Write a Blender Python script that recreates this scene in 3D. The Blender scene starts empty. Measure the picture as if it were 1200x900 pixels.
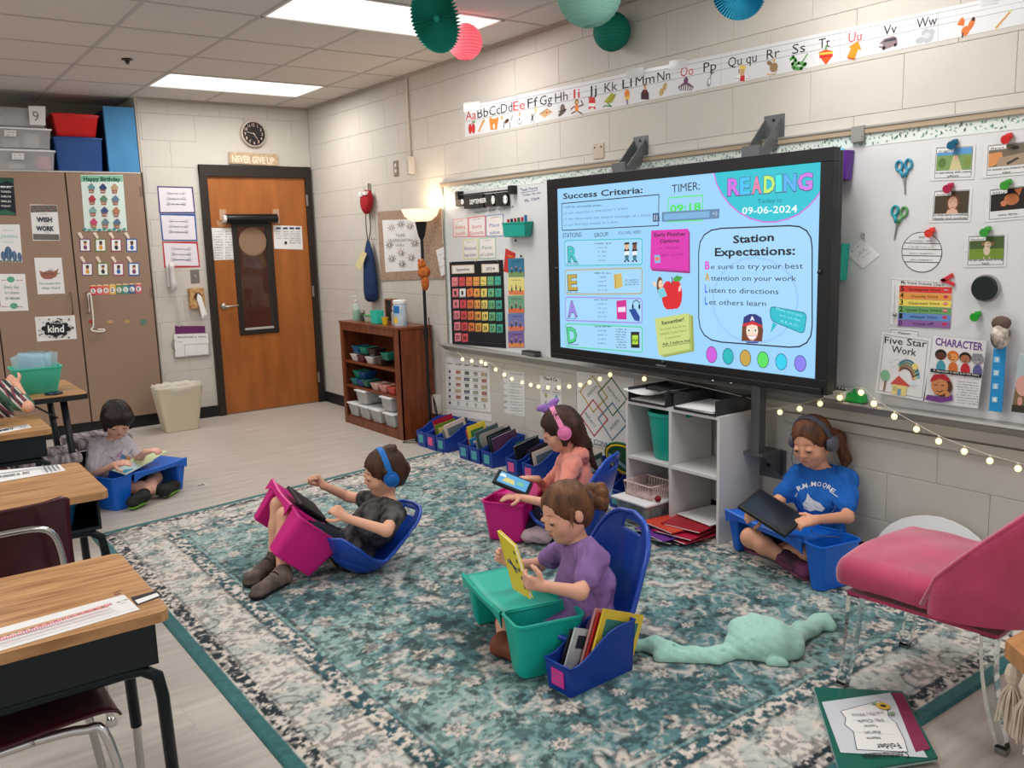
import bpy, bmesh, math, random
import numpy as np
from mathutils import Vector, Matrix
random.seed(7)
scene = bpy.context.scene
C = scene.collection
PI = math.pi
V = Vector
# camera
CAM = dict(f=1025.952, yaw=0.6312, pitch=0.1623, roll=-0.0297, o=(-3.524, -7.9284, 1.5006))
def cam_basis():
 cy, sy = math.cos(CAM['yaw']), math.sin(CAM['yaw']); cp, sp = math.cos(CAM['pitch']), math.sin(CAM['pitch'])
 cr, sr = math.cos(CAM['roll']), math.sin(CAM['roll'])
 F = V((sy*cp, cy*cp, -sp)); r0 = V((cy, -sy, 0)); u0 = r0.cross(F)
 return cr*r0 + sr*u0, -sr*r0 + cr*u0, F
CR, CU, CF = cam_basis()
CO = V(CAM['o'])
cam_data = bpy.data.cameras.new('camera'); cam = bpy.data.objects.new('camera', cam_data); C.objects.link(cam)
cam_data.sensor_fit = 'HORIZONTAL'; cam_data.sensor_width = 36; cam_data.lens = CAM['f']/1200*36
cam_data.clip_start = .05
cam.matrix_world = Matrix(((CR.x, CU.x, -CF.x, CO.x), (CR.y, CU.y, -CF.y, CO.y), (CR.z, CU.z, -CF.z, CO.z), (0, 0, 0, 1)))
scene.camera = cam
def sight(px, py): return CF + (px-600)/CAM['f']*CR - (py-450)/CAM['f']*CU
def at(px, py, D): return CO + D*sight(px, py)
def on(px, py, ax, v):
 d = sight(px, py); t = (v - CO[ax])/d[ax]; return CO + t*d
def fl(px, py, z=0.0): return on(px, py, 2, z)
def cdir(a, b, c): return (a*CR + b*CU - c*CF).normalized()
# world, light, exposure
w = bpy.data.worlds.new('world'); scene.world = w; w.use_nodes = True
bg = w.node_tree.nodes['Background']; bg.inputs[0].default_value = (1.0, .98, .965, 1); bg.inputs[1].default_value = .68
scene.view_settings.view_transform = 'Standard'; scene.view_settings.look = 'None'
scene.view_settings.exposure = 0.1; scene.view_settings.gamma = 1.0
scene.view_settings.use_curve_mapping = False
HC = 2.772
PANELS = [(-1.57, -.33, -.55, -1.16), (-1.57, -.33, -2.99, -3.60), (-1.57, -.33, -5.43, -6.04), (-1.57, -.33, -7.87, -8.48),
          (-4.67, -3.43, -2.99, -3.60), (-4.67, -3.43, -5.43, -6.04), (-4.67, -3.43, -.55, -1.16)]
for x0, x1, y0, y1 in PANELS:
 L = bpy.data.lights.new('ceiling_lamp', 'AREA'); L.shape = 'RECTANGLE'; L.size = x1-x0-.04; L.size_y = y0-y1-.04
 L.energy = 25; L.color = (1, .98, .95)
 o = bpy.data.objects.new('ceiling_lamp', L); C.objects.link(o); o.location = ((x0+x1)/2, (y0+y1)/2, HC-.03)
# materials
def lin(c):
 out = []
 for v in c[:3]:
  v = v/255.0
  out.append(v/12.92 if v <= .04045 else ((v+.055)/1.055)**2.4)
 return tuple(out) + (1.0,)
_M = {}
def mat(name, rgb, rough=.6, metal=0, spec=.4, noise=0, nscale=20, bump=0, bscale=60, emit=0, trans=0, alpha=1, coat=0, sheen=0, ior=1.45, stretch=None, rgb2=None):
 if name in _M: return _M[name]
 m = bpy.data.materials.new(name); m.use_nodes = True
 nt = m.node_tree; b = nt.nodes['Principled BSDF']
 col = lin(rgb)
 b.inputs['Base Color'].default_value = col
 b.inputs['Roughness'].default_value = rough; b.inputs['Metallic'].default_value = metal
 b.inputs['Specular IOR Level'].default_value = spec
 b.inputs['Transmission Weight'].default_value = trans; b.inputs['Alpha'].default_value = alpha
 b.inputs['Coat Weight'].default_value = coat; b.inputs['Sheen Weight'].default_value = sheen
 b.inputs['IOR'].default_value = ior
 if emit:
  b.inputs['Emission Color'].default_value = col; b.inputs['Emission Strength'].default_value = emit
  b.inputs['Base Color'].default_value = (.02, .02, .02, 1)
 if noise or bump or rgb2:
  tc = nt.nodes.new('ShaderNodeTexCoord'); mp = nt.nodes.new('ShaderNodeMapping')
  nt.links.new(tc.outputs['Object'], mp.inputs[0])
  if stretch: mp.inputs['Scale'].default_value = stretch
 if noise or rgb2:
  n = nt.nodes.new('ShaderNodeTexNoise'); n.inputs['Scale'].default_value = nscale; n.inputs['Detail'].default_value = 4
  nt.links.new(mp.outputs[0], n.inputs['Vector'])
  r = nt.nodes.new('ShaderNodeValToRGB'); nt.links.new(n.outputs['Fac'], r.inputs[0])
  c2 = lin(rgb2) if rgb2 else col
  k = noise if not rgb2 else 0
  r.color_ramp.elements[0].position = .35; r.color_ramp.elements[1].position = .65
  r.color_ramp.elements[0].color = tuple(min(1, x*(1-k)) for x in col[:3]) + (1,)
  r.color_ramp.elements[1].color = tuple(min(1, x*(1+k)) for x in c2[:3]) + (1,)
  nt.links.new(r.outputs[0], b.inputs['Base Color'])
 if bump:
  n2 = nt.nodes.new('ShaderNodeTexNoise'); n2.inputs['Scale'].default_value = bscale; n2.inputs['Detail'].default_value = 3
  nt.links.new(mp.outputs[0], n2.inputs['Vector'])
  bp = nt.nodes.new('ShaderNodeBump'); bp.inputs['Strength'].default_value = bump; bp.inputs['Distance'].default_value = .004
  nt.links.new(n2.outputs['Fac'], bp.inputs['Height']); nt.links.new(bp.outputs[0], b.inputs['Normal'])
 _M[name] = m
 return m
def col(r, g, b, rough=.6):
 return mat('paint_%d_%d_%d' % (r, g, b), (r, g, b), rough, noise=.04, nscale=8)
def lit(r, g, b):
 return mat('screen_%d_%d_%d' % (r, g, b), (r, g, b), .3, emit=1.0)
# mesh builder
class MB:
 def __init__(s): s.v = []; s.f = []; s.mi = []; s.mats = []
 def m(s, material):
  if material not in s.mats: s.mats.append(material)
  return s.mats.index(material)
 def add(s, vs, fs, material, M=None):
  k = len(s.v); i = s.m(material)
  s.v += [tuple(M @ V(p)) if M else tuple(p) for p in vs]
  s.f += [tuple(k+j for j in f) for f in fs]; s.mi += [i]*len(fs)
  return s
 def box(s, lo, hi, material, bev=0, M=None, seg=2):
  x0, y0, z0 = lo; x1, y1, z1 = hi
  vs = [(x0,y0,z0),(x1,y0,z0),(x1,y1,z0),(x0,y1,z0),(x0,y0,z1),(x1,y0,z1),(x1,y1,z1),(x0,y1,z1)]
  fs = [(0,3,2,1),(4,5,6,7),(0,1,5,4),(1,2,6,5),(2,3,7,6),(3,0,4,7)]
  return s.hull(vs, fs, material, bev, M, seg)
 def hull(s, vs, fs, material, bev=0, M=None, seg=2):
  if bev:
   bm = bmesh.new(); bv = [bm.verts.new(p) for p in vs]
   for f in fs: bm.faces.new([bv[i] for i in f])
   bmesh.ops.bevel(bm, geom=bm.edges[:], offset=bev, segments=seg, affect='EDGES', profile=.6)
   bm.verts.index_update()
   vs = [v.co[:] for v in bm.verts]; fs = [[v.index for v in f.verts] for f in bm.faces]; bm.free()
  return s.add(vs, fs, material, M)
 def taper(s, c, b, t, z0, z1, material, bev=0, M=None, seg=2):
  x, y = c
  vs = [(x-b[0],y-b[1],z0),(x+b[0],y-b[1],z0),(x+b[0],y+b[1],z0),(x-b[0],y+b[1],z0),(x-t[0],y-t[1],z1),(x+t[0],y-t[1],z1),(x+t[0],y+t[1],z1),(x-t[0],y+t[1],z1)]
  return s.hull(vs, [(0,3,2,1),(4,5,6,7),(0,1,5,4),(1,2,6,5),(2,3,7,6),(3,0,4,7)], material, bev, M, seg)
 def tub(s, c, b, t, z0, z1, th, material, rim=0, r=.02, M=None, n=5, floor=True):
  """open rounded-rectangle container: half sizes at bottom b and top t, wall th, outward rim"""
  def ring(hx, hy, rr, z):
   rr = max(.001, min(rr, hx*.9, hy*.9)); out = []
   for q, (sx, sy) in enumerate(((1,1),(-1,1),(-1,-1),(1,-1))):
    for i in range(n+1):
     a = PI/2*q + PI/2*i/n
     out.append((c[0]+sx*(hx-rr)+rr*math.cos(a), c[1]+sy*(hy-rr)+rr*math.sin(a), z))
   return out
  rings = [ring(b[0]-.004, b[1]-.004, r, z0), ring(b[0], b[1], r, z0+.004), ring(t[0], t[1], r, z1-(.008 if rim else 0))]
  if rim: rings += [ring(t[0]+rim, t[1]+rim, r+rim, z1-.008), ring(t[0]+rim, t[1]+rim, r+rim, z1)]
  else: rings += [ring(t[0], t[1], r, z1)]
  rings += [ring(t[0]-th, t[1]-th, r-th*.6, z1), ring(b[0]-th, b[1]-th, r-th*.6, z0+th+.004)]
  k = len(rings[0]); vs = [p for q in rings for p in q]; fs = []
  for j in range(len(rings)-1):
   for i in range(k):
    fs.append((j*k+i, j*k+(i+1)%k, (j+1)*k+(i+1)%k, (j+1)*k+i))
  fs.append(tuple(range(k))[::-1])
  L = len(rings)-1; fs.append(tuple(L*k+i for i in range(k)))
  return s.add(vs, fs, material, M)
 def cyl(s, p0, p1, r0, r1, material, n=16, caps=True, M=None):
  p0, p1 = V(p0), V(p1); d = (p1-p0).normalized(); a = d.orthogonal().normalized(); b = d.cross(a)
  vs = []
  for p, r in ((p0, r0), (p1, r1)):
   for i in range(n):
    t = 2*PI*i/n; vs.append(p + r*(math.cos(t)*a + math.sin(t)*b))
  fs = [(i, (i+1)%n, n+(i+1)%n, n+i) for i in range(n)]
  if caps: fs += [tuple(range(n))[::-1], tuple(range(n, 2*n))]
  return s.add(vs, fs, material, M)
 def tube(s, pts, r, material, n=8, closed=False, M=None, smooth=0):
  pts = [V(p) for p in pts]
  if smooth: pts = spline(pts, smooth, closed)
  rs = r if isinstance(r, (list, tuple)) else [r]*len(pts)
  if len(rs) != len(pts): rs = [rs[min(len(rs)-1, int(i*len(rs)/len(pts)))] for i in range(len(pts))]
  N = len(pts); vs = []; up = None
  for i in range(N):
   if closed: d = pts[(i+1)%N]-pts[i-1]
   else: d = pts[min(i+1, N-1)]-pts[max(i-1, 0)]
   d = d.normalized() if d.length > 1e-9 else V((0,0,1))
   if up is None: up = d.orthogonal().normalized()
   up = (up - d*up.dot(d)); up = up.normalized() if up.length > 1e-6 else d.orthogonal().normalized()
   b = d.cross(up)
   for k in range(n):
    t = 2*PI*k/n; vs.append(pts[i] + rs[i]*(math.cos(t)*up + math.sin(t)*b))
  fs = []
  for i in range(N if closed else N-1):
   j = (i+1) % N
   for k in range(n): fs.append((i*n+k, i*n+(k+1)%n, j*n+(k+1)%n, j*n+k))
  if not closed: fs += [tuple(range(n))[::-1], tuple((N-1)*n+k for k in range(n))]
  return s.add(vs, fs, material, M)
 def lathe(s, prof, material, c=(0,0,0), n=24, M=None, sx=1, sy=1):
  vs = []
  for r, z in prof:
   for i in range(n):
    t = 2*PI*i/n; vs.append((c[0]+sx*r*math.cos(t), c[1]+sy*r*math.sin(t), c[2]+z))
  fs = []
  for j in range(len(prof)-1):
   for i in range(n): fs.append((j*n+i, j*n+(i+1)%n, (j+1)*n+(i+1)%n, (j+1)*n+i))
  fs += [tuple(range(n))[::-1], tuple((len(prof)-1)*n+i for i in range(n))]
  return s.add(vs, fs, material, M)
 def ball(s, c, r, material, n=16, M=None, rz=None, ry=None):
  rz = rz or r; ry = ry or r; k = n//2; vs = []
  for j in range(1, k):
   a = PI*j/k
   for i in range(n): t = 2*PI*i/n; vs.append((c[0]+r*math.sin(a)*math.cos(t), c[1]+ry*math.sin(a)*math.sin(t), c[2]+rz*math.cos(a)))
  top = len(vs); vs += [(c[0], c[1], c[2]+rz), (c[0], c[1], c[2]-rz)]; fs = []
  for j in range(k-2):
   for i in range(n): fs.append((j*n+i, (j+1)*n+i, (j+1)*n+(i+1)%n, j*n+(i+1)%n))
  for i in range(n):
   fs.append((top, i, (i+1)%n)); fs.append((top+1, (k-2)*n+(i+1)%n, (k-2)*n+i))
  return s.add(vs, fs, material, M)
 def prism(s, poly, d, material, bev=0):
  poly = [V(p) for p in poly]; d = V(d); n = len(poly)
  vs = poly + [p+d for p in poly]
  fs = [tuple(range(n))[::-1], tuple(range(n, 2*n))] + [(i, (i+1)%n, n+(i+1)%n, n+i) for i in range(n)]
  return s.hull([tuple(v) for v in vs], fs, material, bev)
 def build(s, name, parent=None, smooth=False, loc=None, origin=None, fix=True):
  me = bpy.data.meshes.new(name)
  org = V(origin) if origin else V((0,0,0))
  me.from_pydata([tuple(V(p)-org) for p in s.v], [], s.f)
  for m_ in s.mats: me.materials.append(m_)
  me.polygons.foreach_set('material_index', s.mi)
  if fix:
   bm = bmesh.new(); bm.from_mesh(me); bmesh.ops.recalc_face_normals(bm, faces=bm.faces[:]); bm.to_mesh(me); bm.free()
  if smooth:
   me.polygons.foreach_set('use_smooth', [True]*len(me.polygons))
   if smooth == 'auto':
    try: me.set_sharp_from_angle(angle=math.radians(38))
    except Exception: pass
  me.update()
  o = bpy.data.objects.new(name, me); C.objects.link(o)
  if parent: o.parent = parent
  if origin: o.location = org
  if loc: o.location = loc
  return o
def spline(pts, k, closed=False):
 out = []; N = len(pts)
 for i in range(N if closed else N-1):
  p0 = pts[i-1] if (i > 0 or closed) else pts[0]; p1 = pts[i]; p2 = pts[(i+1)%N]; p3 = pts[(i+2)%N] if (i+2 < N or closed) else pts[-1]
  for j in range(k):
   t = j/k
   out.append(.5*((2*p1)+(-p0+p2)*t+(2*p0-5*p1+4*p2-p3)*t*t+(-p0+3*p1-3*p2+p3)*t**3))
 if not closed: out.append(pts[-1])
 return out
def tag(o, label=None, cat=None, group=None, kind=None):
 if label: o['label'] = label
 if cat: o['category'] = cat
 if group: o['group'] = group
 if kind: o['kind'] = kind
 return o
def empty(name, loc=(0,0,0), rz=0, label=None, cat=None, group=None, rot=None):
 o = bpy.data.objects.new(name, None); C.objects.link(o); o.empty_display_size = .05
 o.location = loc
 if rot is not None: o.matrix_world = Matrix.Translation(V(loc)) @ rot.to_4x4()
 else: o.rotation_euler = (0, 0, rz)
 return tag(o, label, cat, group)
KIDS = {}
def copy_tree(o, parent=None):
 c = o.copy(); C.objects.link(c)
 if parent: c.parent = parent
 for ch in list(o.children): copy_tree(ch, c)
 return c
def frame3(x, y, z): return Matrix(((x[0], y[0], z[0]), (x[1], y[1], z[1]), (x[2], y[2], z[2])))
# lettering
_T = {}
def glyphs(text, bold):
 key = (text, bold)
 if key in _T: return _T[key]
 cu = bpy.data.curves.new('t', 'FONT'); cu.body = text; cu.size = 1; cu.resolution_u = 2; cu.offset = bold
 ob = bpy.data.objects.new('t', cu); C.objects.link(ob)
 dg = bpy.context.evaluated_depsgraph_get()
 me = bpy.data.meshes.new_from_object(ob.evaluated_get(dg), depsgraph=dg)
 vs = [(v.co.x, v.co.y) for v in me.vertices]; fs = [tuple(p.vertices) for p in me.polygons]
 bpy.data.objects.remove(ob); bpy.data.curves.remove(cu); bpy.data.meshes.remove(me)
 _T[key] = (vs, fs); return _T[key]
INK = mat('black_ink', (28, 28, 30), .7)
class Sheet:
 """flat print on a plane of the room: origin o, right ux, up uy, out n; points are surveyed from sight lines"""
 def __init__(s, o, ux, uy, n, off=.0009, step=.00025):
  s.o, s.ux, s.uy, s.n = V(o), V(ux).normalized(), V(uy).normalized(), V(n).normalized(); s.k = off; s.step = step; s.mb = MB()
 def P(s, px, py):
  d = sight(px, py); t = (s.o-CO).dot(s.n)/d.dot(s.n); q = CO+t*d-s.o
  return (q.dot(s.ux), q.dot(s.uy))
 def W(s, uv, off=None): return s.o + uv[0]*s.ux + uv[1]*s.uy + (s.k if off is None else off)*s.n
 def up(s): s.k += s.step
 def polyuv(s, pts, m):
  s.mb.add([s.W(p) for p in pts], [tuple(range(len(pts)))], m); s.up(); return s
 def poly(s, pts, m): return s.polyuv([s.P(*p) for p in pts], m)
 def rect(s, x0, y0, x1, y1, m):
  a, b = s.P(x0, y0), s.P(x1, y1)
  return s.polyuv([(a[0], a[1]), (b[0], a[1]), (b[0], b[1]), (a[0], b[1])], m)
 def sc(s, px, py, tall=False):
  a, b = s.P(px, py-3), s.P(px, py+3); c, d = s.P(px-3, py), s.P(px+3, py); v = math.hypot(a[0]-b[0], a[1]-b[1])/6
  return v if tall else min(v, math.hypot(c[0]-d[0], c[1]-d[1])/6)
 def ell(s, px, py, rx, ry, m, rot=0, n=14, a0=0, a1=360):
  c = s.P(px, py); k = s.sc(px, py); R_ = math.radians(rot); out = []
  for i in range(n + (a1-a0 < 360)):
   t = math.radians(a0+(a1-a0)*i/n); x, y = rx*k*math.cos(t), ry*k*math.sin(t)
   out.append((c[0]+x*math.cos(R_)-y*math.sin(R_), c[1]+x*math.sin(R_)+y*math.cos(R_)))
  return s.polyuv(out, m)
 def line(s, pts, wpx, m, uv=False):
  q = pts if uv else [s.P(*p) for p in pts]
  k = wpx if uv else wpx*s.sc(*pts[0])
  vs, fs = [], []
  for i in range(len(q)-1):
   dx, dy = q[i+1][0]-q[i][0], q[i+1][1]-q[i][1]; L = math.hypot(dx, dy) or 1e-6; nx, ny = -dy/L*k/2, dx/L*k/2; ex, ey = dx/L*k/3, dy/L*k/3
   j = len(vs)
   vs += [s.W((q[i][0]+nx-ex, q[i][1]+ny-ey)), s.W((q[i][0]-nx-ex, q[i][1]-ny-ey)), s.W((q[i+1][0]-nx+ex, q[i+1][1]-ny+ey)), s.W((q[i+1][0]+nx+ex, q[i+1][1]+ny+ey))]
   fs.append((j, j+1, j+2, j+3))
  s.mb.add(vs, fs, m); s.up(); return s
 def ring(s, pts, wpx, m): return s.line(list(pts)+[pts[0]], wpx, m)
 def text(s, t, p0, p1, hpx, m=None, bold=0, rag=False):
  """baseline from pixel p0 to p1, capital height hpx"""
  m = m or INK; vs, fs = glyphs(t, bold)
  if not vs: return s
  a, b = s.P(*p0), s.P(*p1); dx, dy = b[0]-a[0], b[1]-a[1]; L = math.hypot(dx, dy) or 1e-6; ex, ey = dx/L, dy/L
  x0 = min(v[0] for v in vs); x1 = max(v[0] for v in vs); k = L/(x1-x0); h = hpx*s.sc(*p0, tall=True)/.70
  s.mb.add([s.W((a[0]+(x-x0)*k*ex-y*h*ey, a[1]+(x-x0)*k*ey+y*h*ex)) for x, y in vs], fs, m); s.up(); return s
 def scrib(s, p0, p1, hpx, m=None, seed=0):
  m = m or mat('grey_ink', (95, 95, 100), .7); rnd = random.Random(seed+int(p0[0]*7+p0[1]*13))
  a, b = s.P(*p0), s.P(*p1); k = s.sc(*p0)*hpx; dx, dy = b[0]-a[0], b[1]-a[1]; L = math.hypot(dx, dy) or 1e-6; ex, ey = dx/L, dy/L
  vs, fs = [], []; t = 0
  while t < L:
   wd = k*rnd.uniform(.25, .75); h0 = k*rnd.uniform(0, .35); h1 = k*rnd.uniform(.55, 1)
   if rnd.random() < .82:
    j = len(vs)
    for (q, h) in ((t, h0), (t+wd*.6, h0), (t+wd*.6, h1), (t, h1)):
     vs.append(s.W((a[0]+q*ex-h*ey, a[1]+q*ey+h*ex)))
    fs.append((j, j+1, j+2, j+3))
   t += wd
  if fs: s.mb.add(vs, fs, m); s.up()
  return s
def wall_sheet(x=0.0, **k): return Sheet((x, 0, 0), (0, -1, 0), (0, 0, 1), (-1, 0, 0), **k)
def back_sheet(y=0.0, **k): return Sheet((0, y, 0), (1, 0, 0), (0, 0, 1), (0, -1, 0), **k)
def flat_sheet(z=0.0, **k): return Sheet((0, 0, z), (1, 0, 0), (0, 1, 0), (0, 0, 1), **k)
PAPER = mat('white_paper', (222, 221, 220), .75, noise=.03, nscale=6)
def paper(name, sh, quad, label, cat, m=PAPER, th=.0008, group=None, draw=None, uv=False, back=None):
 """a thin sheet with its own thickness standing on the plane of sh, then its print as a part"""
 q = quad if uv else [sh.P(*p) for p in quad]
 mb = MB(); mb.prism([sh.W(p, 0.0001) for p in q], sh.n*th, m)
 if back:
  pass
 c = sum((sh.W(p, 0) for p in q), V())/len(q)
 o = mb.build(name, origin=c); tag(o, label, cat, group)
 sh.k = th+.0004
 if draw:
  draw(sh)
 if sh.mb.f:
  pr = sh.mb.build('print', fix=False, origin=c); pr.parent = o; pr.location = (0, 0, 0)
 return o
# room shell
def struct(o): o['kind'] = 'structure'; return o
def floor_mat():
 m = bpy.data.materials.new('vinyl_plank'); m.use_nodes = True; nt = m.node_tree; b = nt.nodes['Principled BSDF']
 tc = nt.nodes.new('ShaderNodeTexCoord'); mp = nt.nodes.new('ShaderNodeMapping'); mp.inputs['Scale'].default_value = (1.1, 11, 1)
 nt.links.new(tc.outputs['Object'], mp.inputs[0])
 n = nt.nodes.new('ShaderNodeTexNoise'); n.inputs['Scale'].default_value = 2.2; n.inputs['Detail'].default_value = 7; n.inputs['Distortion'].default_value = .6
 nt.links.new(mp.outputs[0], n.inputs['Vector'])
 r = nt.nodes.new('ShaderNodeValToRGB'); nt.links.new(n.outputs['Fac'], r.inputs[0])
 e = r.color_ramp.elements; e[0].position = .3; e[0].color = lin((174, 165, 156)); e[1].position = .7; e[1].color = lin((198, 190, 181))
 n3 = nt.nodes.new('ShaderNodeTexNoise'); n3.inputs['Scale'].default_value = 1.1
 nt.links.new(tc.outputs['Object'], n3.inputs['Vector'])
 mx = nt.nodes.new('ShaderNodeMixRGB'); mx.blend_type = 'MULTIPLY'; mx.inputs[0].default_value = .35
 r2 = nt.nodes.new('ShaderNodeValToRGB'); r2.color_ramp.elements[0].color = (.80, .79, .78, 1); r2.color_ramp.elements[1].color = (1, 1, 1, 1)
 nt.links.new(n3.outputs['Fac'], r2.inputs[0]); nt.links.new(r.outputs[0], mx.inputs[1]); nt.links.new(r2.outputs[0], mx.inputs[2])
 nt.links.new(mx.outputs[0], b.inputs['Base Color'])
 b.inputs['Roughness'].default_value = .42; b.inputs['Specular IOR Level'].default_value = .35
 return m
FLOOR = floor_mat()
struct(MB().box((-6.6, -10.2, -.12), (0.12, 0.12, -.006), mat('floor_joint', (160, 150, 140), .8)).build('floor'))
flo = bpy.data.objects['floor']
plank_mesh = {}
def plank(L, var):
 k = (round(L, 3), var)
 if k not in plank_mesh:
  mb = MB(); mb.box((0, 0, -.006), (L-.0005, .2295, 0), FLOOR)
  o = mb.build('plank'); plank_mesh[k] = o.data; bpy.data.objects.remove(o)
 return plank_mesh[k]
ni = 0
for j in range(44):
 y = .0-.23*(j+1); off = random.choice((.0, .41, .81, .2)); x = -6.5-off
 while x < 0:
  L = 1.22; x0 = max(x, -6.5); x1 = min(x+L, 0)
  if x1-x0 > .05:
   o = bpy.data.objects.new('plank', plank(x1-x0, 0)); C.objects.link(o); o.parent = flo; o.location = (x0, y, 0); ni += 1
  x += L
BLOCK = mat('painted_block', (196, 190, 181), .62, spec=.3, noise=.03, nscale=3, bump=.12, bscale=90)
JOINT = mat('painted_joint', (190, 183, 172), .8)
CHH, CL = .2206, .441
def block_mesh(w_, h_):
 k = ('b', round(w_, 3), round(h_, 3))
 if k not in plank_mesh:
  bm = bmesh.new()
  g = .0007; e = .0022; t = .012
  pts = [(g, g), (w_-g, g), (w_-g, h_-g), (g, h_-g)]; pin = [(g+e, g+e), (w_-g-e, g+e), (w_-g-e, h_-g-e), (g+e, h_-g-e)]
  b0 = [bm.verts.new((x, t, z)) for x, z in pts]; b1 = [bm.verts.new((x, e*.6, z)) for x, z in pts]; b2 = [bm.verts.new((x, 0, z)) for x, z in pin]
  bm.faces.new(b2)
  for i in range(4):
   bm.faces.new((b0[i], b0[(i+1) % 4], b1[(i+1) % 4], b1[i])); bm.faces.new((b1[i], b1[(i+1) % 4], b2[(i+1) % 4], b2[i]))
  bmesh.ops.recalc_face_normals(bm, faces=bm.faces[:])
  me = bpy.data.meshes.new('block'); bm.to_mesh(me); bm.free(); me.materials.append(BLOCK); plank_mesh[k] = me
 return plank_mesh[k]
def block_wall(root, rz, org, length, holes=(), phase=0):
 """local x runs along the wall, local -y faces the room"""
 Mx = Matrix.Translation(V(org)) @ Matrix.Rotation(rz, 4, 'Z'); z = 0; row = 0
 while z < HC-.01:
  h_ = min(CHH, HC-z); x = -(CL/2 if row % 2 else 0)-phase
  while x < length:
   a, b = max(x, 0), min(x+CL, length)
   segs = [(a, b)]
   for hx0, hx1, hz0, hz1 in holes:
    if z+h_*.5 < hz1 and z+h_*.5 > hz0:
     ns = []
     for s0, s1 in segs:
      if s1 <= hx0 or s0 >= hx1: ns.append((s0, s1)); continue
      if s0 < hx0: ns.append((s0, hx0))
      if s1 > hx1: ns.append((hx1, s1))
     segs = ns
   for s0, s1 in segs:
    if s1-s0 > .02:
     o = bpy.data.objects.new('block', block_mesh(s1-s0, h_)); C.objects.link(o); o.parent = root
     o.matrix_local = Mx @ Matrix.Translation(V((s0, 0, z)))
   x += CL
  z += CHH; row += 1
wr = struct(MB().box((.007, -8.6, 0), (.14, .14, HC+.1), JOINT).build('wall_right'))
block_wall(wr, -PI/2, (0, 0, 0), 8.6, phase=.07)
wb = struct(MB().box((-1.52, .007, 0), (-1.03, .14, HC+.1), JOINT).box((-1.04, .007, 2.236), (-.03, .14, HC+.1), JOINT).box((-.04, .007, 0), (.01, .14, HC+.1), JOINT)
   .box((-1.53, .005, 2.16), (-1.49, .75, HC+.1), JOINT).build('wall_back'))
block_wall(wb, 0, (-1.515, 0, 0), 1.515, holes=[(.465, 1.495, -.1, 2.30)], phase=.2)
struct(MB().box((-1.05, .0005, 2.232), (-.02, .02, 2.43), BLOCK).build('trim_1'))
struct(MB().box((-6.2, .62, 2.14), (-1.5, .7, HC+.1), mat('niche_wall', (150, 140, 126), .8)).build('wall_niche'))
CEIL = mat('ceiling_tile', (212, 206, 201), .95, spec=.1, noise=.05, nscale=160, bump=.25, bscale=220)
TBAR = mat('ceiling_grid', (184, 178, 172), .6)
ce = struct(MB().box((-6.6, -10.2, HC+.02), (.12, .8, HC+.1), mat('plenum', (60, 58, 55), .9)).build('ceiling'))
xs = [0, -.33] + [-.33-.62*i for i in range(1, 11)]
ys = [.62, .06, -.55] + [-.55-.61*i for i in range(1, 16)]
tm = {}
def tile(w_, d_):
 k = (round(w_, 3), round(d_, 3))
 if k not in tm:
  mb = MB(); mb.box((.010, .010, .004), (w_-.010, d_-.010, .016), CEIL); o = mb.build('ceiling_tile'); tm[k] = o.data; bpy.data.objects.remove(o)
 return tm[k]
pan = {(p[0], p[2]) for p in PANELS}
for i in range(len(xs)-1):
 for j in range(len(ys)-1):
  x0, x1, y0, y1 = xs[i+1], xs[i], ys[j+1], ys[j]
  if any(x0 >= p[0]-.05 and x1 <= p[1]+.05 and y0 >= p[3]-.05 and y1 <= p[2]+.05 for p in PANELS): continue
  o = bpy.data.objects.new('ceiling_tile', tile(x1-x0, y1-y0)); C.objects.link(o); o.parent = ce
  o.location = (x0, y0, HC-.004)
gb = MB()
def inpan(x, y): return any(p[0]+.05 < x < p[1]-.05 and p[3]+.05 < y < p[2]-.05 for p in PANELS)
for x in xs:
 for j in range(len(ys)-1):
  if not inpan(x, (ys[j]+ys[j+1])/2): gb.box((x-.011, ys[j+1], HC-.003), (x+.011, ys[j], HC+.02), TBAR)
for y in ys: gb.box((-6.53, y-.011, HC-.0035), (0, y+.011, HC+.02), TBAR)
g = gb.build('ceiling_grid', parent=ce)
gb = MB(); gb.box((-.022, -9.7, HC-.02), (0, 0, HC+.0), mat('edge_angle', (168, 160, 150), .6)).box((-1.5, -.022, HC-.02), (0, 0, HC), mat('edge_angle', (168, 160, 150), .6)); gb.build('edge_trim', parent=ce)
DIFF = mat('lamp_diffuser', (255, 250, 243), .4, emit=1.35)
LFR = mat('lamp_frame', (214, 210, 204), .5)
nm = ['flat ceiling light panel over the wooden door', 'flat ceiling light panel behind the hanging green paper fan']
for i, (x0, x1, y0, y1) in enumerate(PANELS):
 mb = MB(); f = .018
 mb.box((x0, y1, HC-.006), (x1, y1+f, HC+.02), LFR).box((x0, y0-f, HC-.006), (x1, y0, HC+.02), LFR).box((x0, y1, HC-.006), (x0+f, y0, HC+.02), LFR).box((x1-f, y1, HC-.006), (x1, y0, HC+.02), LFR)
 o = mb.build('ceiling_light'); d = MB().box((x0+f, y1+f, HC+.0), (x1-f, y0-f, HC+.012), DIFF).build('diffuser', parent=o)
 tag(o, nm[i] if i < 2 else ['ceiling light panel over the middle of the rug', 'ceiling light panel behind the viewer on the board side', 'ceiling light panel above the student desks', 'ceiling light panel above the front desks', 'ceiling light panel by the far cabinet'][i-2], 'ceiling light', 'ceiling light panels')
BASE = mat('rubber_base', (26, 26, 28), .5)
struct(MB().box((-.012, -8.6, 0), (0, -.02, .10), BASE).build('baseboard_right'))
struct(MB().box((-1.52, -.012, 0), (-1.06, 0, .10), BASE).build('baseboard_back'))
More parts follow.
